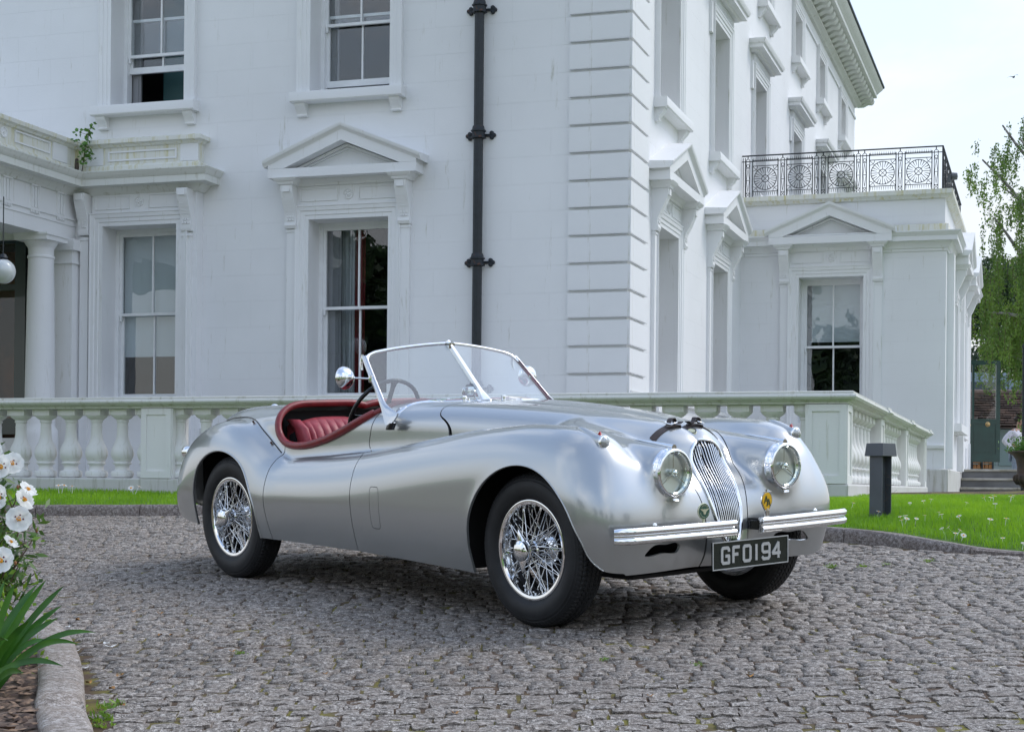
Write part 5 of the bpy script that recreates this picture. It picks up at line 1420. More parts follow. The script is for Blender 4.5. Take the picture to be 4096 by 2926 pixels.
def build_railing():
    IR = MATS['iron_black']
    root = empty('balcony_railing', BO, -YA); tag(root, 'black wrought iron balcony railing with sunburst panels on the low wing', 'railing')
    Z0, Z1 = 4.37, 4.985
    w0 = WW+.06
    rb = .0065
    def bar(m, p, q, r=rb): m.tube([p, q], r, 5)
    # sunburst panel, local x width .38, z .40
    m = MB(); w, h = .38, .385
    for z in (0, h): bar(m, (-w/2, 0, z), (w/2, 0, z))
    for x in (-w/2, w/2): bar(m, (x, 0, -.075), (x, 0, h+.10), .008)
    cz = h/2
    for R in (.052, .168): m.tube([(R*math.cos(a), 0, cz+R*math.sin(a)) for a in np.linspace(0, 2*math.pi, 28, endpoint=False)], .006, 5, loop=True)
    for k in range(24):
        a = 2*math.pi*k/24
        if k % 3 == 0: bar(m, (0.052*math.cos(a), 0, cz+.052*math.sin(a)), (.168*math.cos(a), 0, cz+.168*math.sin(a)), .0045)
        else: m.tube([(0.168*math.cos(a), 0, cz+.168*math.sin(a)), (.085*math.cos(a), 0, cz+.085*math.sin(a))], [.0075, .002], 5)
    for a in (R_(45), R_(135)): bar(m, (-.2*math.cos(a)*1.3, 0, cz-.2*math.sin(a)*1.3), (.2*math.cos(a)*1.3, 0, cz+.2*math.sin(a)*1.3), .0045)
    for sx in (-1, 1):
        for sz in (0, 1):
            c0 = (sx*w/2, sz*h); m.tube([(c0[0]-sx*.075*math.cos(a), 0, c0[1]+(1 if sz == 0 else -1)*.075*math.sin(a)) for a in np.linspace(0, math.pi/2, 7)], .0045, 5)
    for k in range(12):
        x = -w/2+w*(k+.5)/12; m.tube([(x, 0, -.06), (x, 0, -.012)], [.002, .006], 4); m.tube([(x, 0, h+.075), (x, 0, h+.125)], [.006, .0015], 4); 
    m.tube([(-w/2, 0, h+.085), (w/2, 0, h+.085)], .005, 5)
    pan = mk('sunburst_panel', m, IR, root)
    m = MB(); g = .055
    for x in (-g/2, g/2): bar(m, (x, 0, 0), (x, 0, Z1-Z0-.06), .006)
    for k in range(2):
        z0, z1 = (.06, .24) if k == 0 else (.24, .42)
    for a, b in (((-g/2, .06), (g/2, .0)), ((-g/2, .0), (g/2, .06))): bar(m, (a[0], 0, a[1]), (b[0], 0, b[1]), .004)
    for q in (((0, .42), (g/2-.005, .25)), ((0, .42), (-g/2+.005, .25)), ((0, .08), (g/2-.005, .25)), ((0, .08), (-g/2+.005, .25))): bar(m, (q[0][0], 0, q[0][1]), (q[1][0], 0, q[1][1]), .0035)
    for z in (.06, .25, .43): bar(m, (-g/2, 0, z), (g/2, 0, z), .005)
    m.tube([(.022*math.cos(a), 0, .465+.022*math.sin(a)) for a in np.linspace(0, 2*math.pi, 14, endpoint=False)], .005, 5, loop=True)
    m.tube([(g/2*math.cos(a), 0, .54+.028*math.sin(a)) for a in np.linspace(0, math.pi, 9)], .005, 5); bar(m, (0, 0, .568), (0, 0, .61), .008)
    post = mk('railing_post', m, IR, root)
    pc = [-2.47, -1.96, -1.35, -.75, -.24]; po = [-2.73, -2.21, -1.71, -1.61, -1.10, -1.01, -.50, .01]
    for k, u in enumerate(pc): (pan if k == 0 else inst(pan)).location = (u, w0, Z0+.075)
    for k, u in enumerate(po): (post if k == 0 else inst(post)).location = (u, w0, Z0)
    for k in range(9):
        o = inst(pan, loc=(WU-.06, w0+.32+k*.55, Z0+.075), rot=(0, 0, math.pi/2)); o = inst(post, loc=(WU-.06, w0+.32+.275+k*.55, Z0), rot=(0, 0, math.pi/2))
    m = MB(); m.tube([(JU-.02, w0, Z1), (WU-.06, w0, Z1), ], .011, 6); m.tube([(WU-.06, w0, Z1), (WU-.06, w0+5.2, Z1)], .011, 6); mk('top_rail', m, IR, root)
    m = MB(); m.tube([(JU-.02, w0, Z1-.085), (WU-.06, w0, Z1-.085)], .007, 6); m.tube([(WU-.06, w0, Z0), (WU-.06, w0, Z1)], .014, 6)
    for x in (-2.80, -2.83, -2.77): m.tube([(x, w0, Z0), (x, w0, Z1-.03)], .006, 5)
    mk('lower_rail', m, IR, root)
    m = MB(); m.box(WU-.03, WU+.02, w0+.55, w0+.68, 4.55, 4.66); m.lathe([(0, .12), (.05, .11), (.06, .04), (.03, 0)], 14, 'x', (WU+.0, w0+.62, 4.65)); l = mk('floodlight', m, mat('grey_plastic', (.12, .13, .14), rough=.4), root); 
    return root
build_mansion(); build_balustrade(); build_railing()
# ------------------------------------------------------------------ GROUND, SETTS, KERBS, LAWN
def ground_materials():
    def stone(name, c0, c1, c2, bd=.004, sc=1., warm=(.20, .155, .12)):
        m = bpy.data.materials.new(name); m.use_nodes = True; nt = m.node_tree; N = nt.nodes; L = nt.links; b = N['Principled BSDF']
        ge = N.new('ShaderNodeNewGeometry')
        def nz(scale, det, r=.6):
            n = N.new('ShaderNodeTexNoise'); n.inputs['Scale'].default_value = scale*sc; n.inputs['Detail'].default_value = det; n.inputs['Roughness'].default_value = r; L.new(ge.outputs['Position'], n.inputs['Vector']); return n.outputs['Fac']
        fa_ = nz(210, 3, .75); fb_ = nz(62, 3, .6); av = N.new('ShaderNodeMix'); av.inputs[0].default_value = .45; L.new(fa_, av.inputs[2]); L.new(fb_, av.inputs[3])
        cs = N.new('ShaderNodeMapRange'); cs.clamp = False; cs.inputs[1].default_value = .5; cs.inputs[2].default_value = .6; cs.inputs[3].default_value = .5; cs.inputs[4].default_value = .655; L.new(av.outputs[0], cs.inputs[0]); f = cs.outputs[0]
        rp = N.new('ShaderNodeValToRGB'); L.new(f, rp.inputs[0]); e = rp.color_ramp.elements
        e[0].position = .36; e[0].color = (*c0, 1); e[1].position = .66; e[1].color = (*c2, 1); x = e.new(.50); x.color = (*c1, 1)
        g = nz(13, 4); mx = N.new('ShaderNodeMix'); mx.data_type = 'RGBA'; mr = N.new('ShaderNodeMapRange'); L.new(g, mr.inputs[0]); mr.inputs[1].default_value = .38; mr.inputs[2].default_value = .72; mr.inputs[3].default_value = 0; mr.inputs[4].default_value = .55
        L.new(mr.outputs[0], mx.inputs[0]); L.new(rp.outputs[0], mx.inputs[6]); mx.inputs[7].default_value = (*warm, 1)
        g2 = nz(.7, 3); m3 = N.new('ShaderNodeMix'); m3.data_type = 'RGBA'; m3.blend_type = 'MULTIPLY'; m3.inputs[0].default_value = 1; mr2 = N.new('ShaderNodeMapRange'); L.new(g2, mr2.inputs[0]); mr2.inputs[1].default_value = .3; mr2.inputs[2].default_value = .7; mr2.inputs[3].default_value = .78; mr2.inputs[4].default_value = 1.12
        L.new(mx.outputs[2], m3.inputs[6]); L.new(mr2.outputs[0], m3.inputs[7])
        L.new(m3.outputs[2], b.inputs['Base Color']); b.inputs['Roughness'].default_value = .62; b.inputs['Specular IOR Level'].default_value = .45
        bp = N.new('ShaderNodeBump'); bp.inputs['Distance'].default_value = bd; bp.inputs['Strength'].default_value = 1; L.new(nz(75, 6, .7), bp.inputs['Height']); L.new(bp.outputs[0], b.inputs['Normal'])
        MATS[name] = m; return m
    stone('granite_sett', (.040, .034, .030), (.215, .185, .158), (.70, .65, .59), .010)
    stone('kerb_granite', (.07, .055, .047), (.20, .17, .15), (.42, .38, .36), .004, .8, (.16, .12, .10))
    stone('bed_kerb_granite', (.12, .10, .085), (.30, .26, .225), (.55, .51, .48), .005, .7, (.26, .20, .15))
    m = mat('joint_soil', (.075, .046, .026), rough=.95, col2=(.15, .135, .02), scale=5, lo=.36, hi=.52, bump=.004, bscale=60)
    mat('bed_soil', (.07, .045, .032), rough=.95, col2=(.16, .115, .085), scale=30, lo=.4, hi=.6, bump=.012, bscale=22)
    mat('lawn_soil', (.09, .19, .016), rough=.95, var=.4, scale=3)
    def leaf(name, col, col2, sc, trans=.25, rough=.5):
        m = bpy.data.materials.new(name); m.use_nodes = True; nt = m.node_tree; N = nt.nodes; L = nt.links; b = N['Principled BSDF']
        ge = N.new('ShaderNodeNewGeometry'); n = N.new('ShaderNodeTexNoise'); n.inputs['Scale'].default_value = sc; n.inputs['Detail'].default_value = 3; L.new(ge.outputs['Position'], n.inputs['Vector'])
        rp = N.new('ShaderNodeValToRGB'); L.new(n.outputs['Fac'], rp.inputs[0]); rp.color_ramp.elements[0].position = .35; rp.color_ramp.elements[0].color = (*col2, 1); rp.color_ramp.elements[1].position = .65; rp.color_ramp.elements[1].color = (*col, 1)
        L.new(rp.outputs[0], b.inputs['Base Color']); b.inputs['Roughness'].default_value = rough
        tr = N.new('ShaderNodeBsdfTranslucent'); hs = N.new('ShaderNodeHueSaturation'); hs.inputs['Value'].default_value = 1.4; hs.inputs['Hue'].default_value = .485; L.new(rp.outputs[0], hs.inputs['Color']); L.new(hs.outputs[0], tr.inputs[0])
        mx = N.new('ShaderNodeMixShader'); mx.inputs[0].default_value = trans; L.new(b.outputs[0], mx.inputs[1]); L.new(tr.outputs[0], mx.inputs[2]); L.new(mx.outputs[0], N['Material Output'].inputs['Surface'])
        MATS[name] = m; return m
    leaf('grass_blade', (.27, .50, .022), (.15, .33, .016), 1.3, .4)
    leaf('birch_leaf', (.15, .26, .035), (.06, .135, .022), 1.0, .35)
    leaf('pine_needles', (.045, .085, .03), (.015, .035, .015), .8, .1)
    leaf('shrub_leaf', (.10, .19, .035), (.030, .085, .018), 9, .25)
    leaf('lime_leaf', (.22, .36, .03), (.10, .22, .02), 14, .3)
    leaf('strap_leaf', (.085, .24, .022), (.03, .125, .015), 6, .2, .33)
    leaf('petal', (.85, .86, .84), (.74, .76, .74), 30, .35, .6)
    leaf('ivy_leaf', (.10, .24, .03), (.05, .14, .02), 12, .25)
    leaf('reflected_tree', (.05, .10, .02), (.015, .035, .01), .5, .1)
    mat('stamen', (.80, .36, .01), rough=.6); mat('maroon', (.12, .005, .02), rough=.6); mat('bark', (.10, .075, .055), rough=.9, var=.5, scale=8); mat('birch_bark', (.42, .40, .37), rough=.8, col2=(.08, .07, .06), scale=9)
    mat('twig', (.12, .08, .05), rough=.8); mat('bud_brown', (.30, .13, .05), rough=.7)
ground_materials(); car_materials()

KERB = crom([(-9.5, 14.55), (-6.5, 14.2), (-4.0, 13.92), (-2.82, 13.78), (-1.4, 13.50), (-.2, 13.08), (.8, 12.45), (1.5, 11.75), (2.03, 11.08), (2.34, 10.70), (2.60, 10.36), (2.85, 10.12), (3.12, 9.94), (3.7, 9.68), (4.6, 9.45), (6.5, 9.2), (9.5, 9.0)], 8)
def kerb_h(x): return float(np.interp(x, [2.0, 2.35, 2.62, 2.85, 3.1], [.090, .088, .062, .030, .020]))
BEDK = crom([(-.85, 3.6), (-1.02, 4.2), (-1.16, 4.7), (-1.255, 5.0), (-1.35, 5.28), (-1.47, 5.72), (-1.59, 6.15), (-1.70, 6.50), (-1.82, 6.85), (-1.97, 7.2), (-2.2, 7.55), (-2.6, 7.9), (-3.3, 8.2), (-5.5, 8.5)], 6)
def seg_dist(P, path):
    d = np.full(len(P), 1e9); side = np.zeros(len(P)); near = np.zeros((len(P), 2))
    for a, b in zip(path[:-1], path[1:]):
        e = b-a; L = e@e; t = np.clip(((P-a)@e)/L, 0, 1); q = a+t[:, None]*e; dd = np.linalg.norm(P-q, axis=1); m = dd < d
        d[m] = dd[m]; side[m] = (e[0]*(P[:, 1]-a[1])-e[1]*(P[:, 0]-a[0]))[m]; near[m] = q[m]
    return d, side, near

def build_ground():
    # far ground sheet, the drive bed below the setts
    m = MB(); m.add([(-700, -60, -.9), (700, -60, -.9), (700, 900, -.22), (-700, 900, -.22)], [(0, 1, 2, 3)])
    m = MB(); xs = [-700, -30, 30, 700]; 
    def zz(x, y): return -.16 if y > 12 else -.16+(y-12)*.07
    ys = [-400, -40, 0, 6, 9, 12, 60, 900]
    vs = [(x, y, -.145 if y >= 18 else (gz(x if abs(x) < 31 else 30*np.sign(x), y)-.06 if y <= 9 else gz(x if abs(x) < 31 else 30*np.sign(x), 9)-.06)) for y in [-8, 0, 9] for x in xs]
    g = mesh_obj('ground', [(-900, -900, -2.2), (900, -900, -2.2), (900, 900, -.55), (-900, 900, -.55)], [(0, 1, 2, 3)], MATS['lawn_soil']); tag(g, kind='structure')
    n = 60; xs = np.linspace(-30, 30, n); ys = np.linspace(-28, 15.5, n)
    vs = [(x, y, gz(x, y)-.0045) for y in ys for x in xs]; fs = [(j*n+i, j*n+i+1, (j+1)*n+i+1, (j+1)*n+i) for j in range(n-1) for i in range(n-1)]
    drive = mesh_obj('drive', vs, fs, MATS['joint_soil']); tag(drive, kind='structure')
    # setts
    W = []
    row_y = 3.2
    cells = []
    r = 0
    while row_y < 14.6:
        dep = .078+rng.random()*.014
        x = -7.6+rng.random()*.1
        while x < 8.0:
            wd = .082+rng.random()*.040
            cells.append((x+wd/2, row_y+dep/2, wd-.002-rng.random()*.005, dep-.002-rng.random()*.005))
            x += wd+.002+rng.random()*.003
        row_y += dep+.002
        r += 1
    C = np.array(cells)
    # rows drift gently
    wx = C[:, 0]+.02*np.sin(C[:, 1]*2.1)+rng.normal(0, .004, len(C)); wy = C[:, 1]+rng.normal(0, .005, len(C))+.012*np.sin(C[:, 0]*7+C[:, 1]*3)+.10*np.sin(C[:, 0]*.55+1.0)+.035*np.sin(C[:, 0]*1.9+C[:, 1]*.6)+np.where(C[:, 0] < 0, .05*C[:, 0]**2*.35, 0)
    P = np.stack([wx, wy], 1)
    keep = (np.abs(P[:, 0]) < .36*P[:, 1]+.9)
    d, side, _ = seg_dist(P, KERB); keep &= (side < 0) & (d > .035)
    d2, side2, _ = seg_dist(P, BEDK); keep &= (side2 < 0) & (d2 > .03)
    C = C[keep]; P = P[keep]
    base = np.array([(i, j) for j in range(4) for i in range(4)], float)
    def sett_verts(w, dd):
        u = (base/3-.5); v = np.zeros((16, 3)); e = .42
        v[:, 0] = np.sign(u[:, 0])*np.abs(u[:, 0])*w*1.0+rng.normal(0, .0022, 16); v[:, 1] = u[:, 1]*dd+rng.normal(0, .0020, 16)
        rim = (np.abs(u) > .49).sum(1); v[:, 2] = .0032-.0018*(rim == 1)-.0042*(rim == 2)+rng.normal(0, .0026, 16)
        lo = [0, 1, 2, 3, 7, 11, 15, 14, 13, 12, 8, 4]; s = v[lo].copy(); s[:, 2] = -.03
        s[:, :2] *= 1.0
        return np.vstack([v, s])
    fa = [(j*4+i, j*4+i+1, (j+1)*4+i+1, (j+1)*4+i) for j in range(3) for i in range(3)]; lo = [0, 1, 2, 3, 7, 11, 15, 14, 13, 12, 8, 4]
    fa += [(lo[k], 16+k, 16+(k+1) % 12, lo[(k+1) % 12]) for k in range(12)]; fa = np.array(fa)
    order = np.argsort(P[:, 1]+.0*P[:, 0]+1000*(np.abs(P[:, 0]) > .325*P[:, 1]+.05)+1000*(P[:, 1] < 5.05))
    near = order[:300]; rest = order[300:]
    protos = []
    for k in range(14):
        o = mesh_obj('sett', sett_verts(.094, .079).tolist(), fa.tolist(), MATS['granite_sett'], drive, 30, fix=False); protos.append(o)
    used = set()
    def place(o, i):
        x, y = P[i]; o.location = (x, y, gz(x, y)+rng.normal(0, .0022)); o.scale = (C[i, 2]/.094, C[i, 3]/.079, 1)
        o.rotation_euler = (.065+rng.normal(0, .022), -.021+rng.normal(0, .02), rng.normal(0, .035)+math.pi*(rng.random() < .5)*0)
    for q, i in enumerate(near):
        k = q if q < 14 else int(rng.integers(14)); o = protos[k] if q < 14 else inst(protos[k]); place(o, i)
    V = []; Fs = []
    for q, i in enumerate(rest):
        v = sett_verts(C[i, 2], C[i, 3]); a = rng.normal(0, .04); ca, sa = math.cos(a), math.sin(a)
        x = v[:, 0]*ca-v[:, 1]*sa; y = v[:, 0]*sa+v[:, 1]*ca
        z = v[:, 2]+x*(.021+rng.normal(0, .02))+y*(.065+rng.normal(0, .022))+gz(*P[i])+rng.normal(0, .0024)
        V.append(np.stack([x+P[i, 0], y+P[i, 1], z], 1)); Fs.append(fa+28*q)
    big_mesh('setts', np.vstack(V), np.vstack(Fs), MATS['granite_sett'], drive, True, kind='stuff')
    # kerb round the lawn
    kb = empty('lawn_kerb', (2.0, 11.1, -.33)); tag(kb, 'brown granite kerb curving along the edge of the lawn', 'kerb')
    off = -np.array(kb.location)
    L = np.concatenate([[0], np.cumsum(np.linalg.norm(np.diff(KERB, axis=0), axis=1))])
    def at(s): return np.array([np.interp(s, L, KERB[:, 0]), np.interp(s, L, KERB[:, 1])])
    s = 0.
    while s < L[-1]-.8:
        ln = .86+rng.random()*.12; m = MB(); rings = []
        for t in np.linspace(s+.004, s+ln-.004, 6):
            p = at(t); q = at(t+.01)-at(t-.01); q /= np.linalg.norm(q); nn = np.array([-q[1], q[0]]); h = kerb_h(p[0]); z0 = gz(*p)
            rings.append([(p[0]+nn[0]*o+off[0], p[1]+nn[1]*o+off[1], z0+zz_+off[2]) for o, zz_ in ((0, -.06), (.0, h*.55), (.006, h-.012), (.018, h+rng.normal(0, .0015)), (.115, h+rng.normal(0, .0015)), (.13, h-.012), (.13, -.06))])
        m.loft(rings); mk('kerb_stone', m, MATS['kerb_granite'], kb, 40); s += ln
    # kerb round the flower bed
    kb = empty('bed_kerb', (-1.4, 5.3, -.75)); tag(kb, 'worn pale granite kerb round the flower bed at the bottom left', 'kerb')
    off = -np.array(kb.location)
    L = np.concatenate([[0], np.cumsum(np.linalg.norm(np.diff(BEDK, axis=0), axis=1))])
    def at(s): return np.array([np.interp(s, L, BEDK[:, 0]), np.interp(s, L, BEDK[:, 1])])
    s = .95
    while s < L[-1]-.8:
        ln = .78+rng.random()*.10; m = MB(); rings = []
        for t in np.linspace(s+.006, s+ln-.006, 9):
            e = 1-.35*(abs((t-s)/ln-.5)*2)**8
            p = at(t); q = at(t+.01)-at(t-.01); q /= np.linalg.norm(q); nn = np.array([-q[1], q[0]]); h = .088; z0 = gz(*p)
            rings.append([(p[0]+nn[0]*o+off[0]+rng.normal(0, .0015), p[1]+nn[1]*o+off[1], z0+zz_+off[2]) for o, zz_ in ((0, -.05), (-.004, h*.4), (.002, h*.72), (.014, h*.90*e), (.035, h*e+rng.normal(0, .0015)), (.12, h*e+.004+rng.normal(0, .002)), (.145, h*e-.006), (.155, h*.7), (.155, -.05))])
        m.loft(rings); mk('kerb_stone', m, MATS['bed_kerb_granite'], kb, 60); s += ln
    # bed soil
    n = 44; vs = []; xs = np.linspace(-6.5, -.9, 70); ys = np.linspace(3.0, 8.6, 70)
    P2 = np.array([(x, y) for y in ys for x in xs]); d, sd_, _ = seg_dist(P2, BEDK); ok = (sd_ > 0) & (d > .06)
    V = np.array([(x, y, gz(x, y)+.055+.012*math.sin(x*9)*math.sin(y*7)+rng.normal(0, .006)) for x, y in P2])
    fs = [(j*70+i, j*70+i+1, (j+1)*70+i+1, (j+1)*70+i) for j in range(69) for i in range(69) if ok[j*70+i] and ok[j*70+i+1] and ok[(j+1)*70+i] and ok[(j+1)*70+i+1]]
    o = mesh_obj('flower_bed', V.tolist(), fs, MATS['bed_soil'], smooth=60); tag(o, kind='structure')
    # bark chips and dry leaves on the bed
    V = []; F_ = []; k = 0
    for _ in range(2600):
        x, y = -1.2-rng.random()*1.3, 4.3+rng.random()*3.2
        dd, s2, _n = seg_dist(np.array([[x, y]]), BEDK)
        if s2[0] < 0 or dd[0] < .17: continue
        a = rng.random()*6.28; l, w = .010+rng.random()*.028, .004+rng.random()*.009; z = gz(x, y)+.062+rng.random()*.012; ca, sa = math.cos(a), math.sin(a); ti = rng.normal(0, .4)
        q = np.array([(-l, -w, -ti*w), (l, -w, ti*.2*l), (l, w, ti*w), (-l, w, ti*.3*l), (0, 0, .006)]); 
        V.append(np.stack([q[:, 0]*ca-q[:, 1]*sa+x, q[:, 0]*sa+q[:, 1]*ca+y, q[:, 2]+z], 1)); F_.append(np.array([(0, 1, 4), (1, 2, 4), (2, 3, 4), (3, 0, 4)])+5*k); k += 1
    o = big_mesh('bark_chips', np.vstack(V), np.vstack(F_), mat('bark_chip', (.26, .17, .11), rough=.9, col2=(.05, .03, .022), scale=25, lo=.42, hi=.6), None); tag(o, kind='stuff')

def big_mesh(name, V, F, m, parent=None, smooth=False, kind=None):
    """F all the same corner count"""
    me = bpy.data.meshes.new(name); V = np.asarray(V, np.float32); F = np.asarray(F, np.int32); k = F.shape[1]
    me.vertices.add(len(V)); me.vertices.foreach_set('co', V.ravel()); me.loops.add(F.size); me.loops.foreach_set('vertex_index', F.ravel())
    me.polygons.add(len(F)); me.polygons.foreach_set('loop_start', np.arange(len(F), dtype=np.int32)*k); me.polygons.foreach_set('loop_total', np.full(len(F), k, np.int32))
    if smooth: me.polygons.foreach_set('use_smooth', np.ones(len(F), bool))
    me.update(calc_edges=True); me.materials.append(m)
    o = bpy.data.objects.new(name, me); COL.objects.link(o)
    if parent: o.parent = parent
    if kind: o['kind'] = kind
    return o

def to_bld(P): d = P-np.array(BO)[:2]; return np.stack([d@EU[:2], d@EW[:2]], 1)
def lawn_z(P):
    d, side, near = seg_dist(P, KERB)
    zk = -1.0988+.02129*near[:, 0]+.06502*near[:, 1]+np.array([kerb_h(x) for x in near[:, 0]])-.012
    t = np.clip(d/3.0, 0, 1); t = t*(2-t)
    z = zk*(1-t)+(-.062)*t
    return z, d, side
def build_lawn():
    xs = np.arange(-10, 16, .2); ys = np.arange(8.9, 27, .2); P = np.array([(x, y) for y in ys for x in xs]); z, d, side = lawn_z(P)
    b = to_bld(P)
    ok = (side > 0) & (d > .04) & ~((b[:, 0] < -.05) & (b[:, 1] > .15))
    nx = len(xs)
    fs = [(j*nx+i, j*nx+i+1, (j+1)*nx+i+1, (j+1)*nx+i) for j in range(len(ys)-1) for i in range(nx-1) if ok[j*nx+i] and ok[j*nx+i+1] and ok[(j+1)*nx+i] and ok[(j+1)*nx+i+1]]
    o = mesh_obj('lawn', np.column_stack([P, z-.012]).tolist(), fs, MATS['lawn_soil'], smooth=60); tag(o, kind='structure')
    # fill strip right behind the kerb
    ks = KERB; rings = []
    V = []
    for i in range(len(ks)):
        q = ks[min(i+1, len(ks)-1)]-ks[max(i-1, 0)]; q = q/np.linalg.norm(q); nn = np.array([-q[1], q[0]])
        for o_ in (.10, .24, .42): p = ks[i]+nn*o_; V.append((p[0], p[1], lawn_z(p[None])[0][0]-.010))
    fs = [(i*3+j, i*3+j+1, i*3+j+4, i*3+j+3) for i in range(len(ks)-1) for j in (0, 1)]
    mesh_obj('lawn_edge', V, fs, MATS['lawn_soil'], o)
    # grass blades (dense where the photograph looks)
    def blades(n, box, hmean, wid):
        Q = np.stack([box[0]+rng.random(n)*(box[1]-box[0]), box[2]+rng.random(n)*(box[3]-box[2])], 1)
        zz, dd, ss = lawn_z(Q); bb = to_bld(Q)
        k = (ss > 0) & (dd > .11+.03*rng.random(n)) & ~((bb[:, 0] < .06) & (bb[:, 1] > -.06)) & (np.abs(Q[:, 0]) < .34*Q[:, 1]+.6) & ~((bb[:, 0] < .42) & (bb[:, 1] > 10.2)) & (bb[:, 1] < 13.6)
        Q = Q[k]; zz = zz[k]; n = len(Q)
        cl = .75+.5*np.sin(Q[:, 0]*3.1+1.3*np.sin(Q[:, 1]*2.3))*np.sin(Q[:, 1]*2.9+Q[:, 0])
        h = hmean*(.55+.7*rng.random(n))*(.8+.35*cl); a = rng.random(n)*6.28; w = wid*(.6+.8*rng.random(n)); ln = h*rng.normal(0, .45, n); la = rng.random(n)*6.28
        dx, dy = np.cos(a)*w/2, np.sin(a)*w/2; lx, ly = np.cos(la)*ln, np.sin(la)*ln
        v0 = np.stack([Q[:, 0]-dx, Q[:, 1]-dy, zz-.012], 1); v1 = np.stack([Q[:, 0]+dx, Q[:, 1]+dy, zz-.012], 1)
        v2 = np.stack([Q[:, 0]+dx*.7+lx*.4, Q[:, 1]+dy*.7+ly*.4, zz+h*.6-.006], 1); v3 = np.stack([Q[:, 0]+lx, Q[:, 1]+ly, zz+h-.006], 1); v4 = np.stack([Q[:, 0]-dx*.7+lx*.4, Q[:, 1]-dy*.7+ly*.4, zz+h*.6-.006], 1)
        V = np.stack([v0, v1, v2, v3, v4], 1).reshape(-1, 3); i = np.arange(n)[:, None]*5
        F = np.vstack([i+np.array([0, 1, 2, 4]), ]) ; T = i+np.array([4, 2, 3, 3])
        return V, F, T, n
    Vs = []; Fq = []; Ft = []; o_ = 0
    for args in ((120000, (1.6, 6.5, 9.6, 14.5), .034, .0050), (70000, (2.5, 9.5, 14.5, 27.2), .036, .010), (75000, (-6.5, 2.2, 11.2, 16.2), .036, .0060)):
        V, F, T, n = blades(*args); Vs.append(V); Fq.append(F+o_); Ft.append(T[:, :3]+o_); o_ += len(V)
    V = np.vstack(Vs); Q = np.vstack(Fq); T = np.vstack(Ft)
    A = np.vstack([Q[:, [0, 1, 2]], Q[:, [0, 2, 3]], T]); o = big_mesh('grass', V, A, MATS['grass_blade']); tag(o, kind='stuff')
    # daisies
    m = MB()
    for k in range(12): a = 2*math.pi*k/12; m.add([(.003*math.cos(a-.3), .003*math.sin(a-.3), .045), (.003*math.cos(a+.3), .003*math.sin(a+.3), .045), (.014*math.cos(a+.16), .014*math.sin(a+.16), .047), (.014*math.cos(a-.16), .014*math.sin(a-.16), .047)], [(0, 1, 2, 3)])
    m.tube([(0, 0, 0), (.002, 0, .044)], .001, 4)
    d0 = mk('daisy', m, MATS['petal'], None); mm = MB(); mm.lathe([(0, .050), (.004, .048), (.0045, .045)], 8, 'z'); c0 = mk('daisy_centre', mm, MATS['stamen'], d0)
    tag(d0, 'tiny white daisy open in the short lawn grass', 'daisy', 'daisies scattered over the lawn')
    def px2(px, py, z=-.2):
        c, s = math.cos(.0092), math.sin(.0092); a, b = px-2048, py-1946; u = a*c+b*s; v = -a*s+b*c
        Ys = np.arange(9.8, 26, .04); p = np.stack([u/6634*Ys, Ys], 1); zl = lawn_z(p)[0]; bb = to_bld(p)
        f = zl+.035+v/6634*Ys; ok = np.where((f > 0) & ~((bb[:, 0] < .3) & (bb[:, 1] > -.1)))[0]
        i = ok[0] if len(ok) else 60
        return u/6634*Ys[i], Ys[i], zl[i]
    pts = [(3606, 2066), (3624, 2072), (3660, 2074), (3618, 2083), (3613, 2090), (3778, 2116), (3811, 2109), (3824, 2129), (3819, 2160), (3846, 2164), (3845, 2070), (3955, 2086), (4020, 2088), (3720, 2002), (3698, 2005), (3405, 2018), (3542, 1997), (3700, 2062), (3756, 2052), (3980, 2020), (4044, 1990), (4040, 1994), (4052, 1984), (3948, 1992), (3960, 1994), (3972, 1993), (4090, 2184), (4012, 2157), (236, 1992), (247, 1996), (288, 2003), (541, 1980), (533, 1984), (3508, 2050), (3770, 2064), (3640, 2010), (3860, 2010)]
    for i, (x, y) in enumerate(pts):
        o = d0 if i == 0 else copy_tree(d0); p = px2(x, y); o.location = p; s = 1.+rng.random()*.5; o.scale = (s, s, s*.8); o.rotation_euler = (rng.normal(-.25, .2), rng.normal(0, .2), rng.random()*6)
    return px2

def build_terrace():
    m = MB(); m.add([BW(-20, .28, -.05), BW(-.03, .28, -.05), BW(-.03, 10.72, -.05), BW(JU, 10.72, -.05), BW(JU, FW+.01, -.05), BW(-20, FW+.01, -.05)], [(0, 1, 2, 3, 4, 5)])
    o = mk('terrace', m, mat('terrace_stone', (.34, .33, .31), rough=.8, var=.3, scale=3)); tag(o, kind='structure')
    # pale paving margin along the side balustrade and the wing
    m = MB(); m.box(.0, .26, .0, 10.6, -.2, -.052); m.box(.056, 9, 10.6, 14.0, -.2, -.068)
    o = mk('paved_margin', m, mat('pale_paving', (.42, .41, .38), rough=.85, var=.25, scale=2)); o.location = BO; o.rotation_euler = (0, 0, -YA); tag(o, kind='structure')

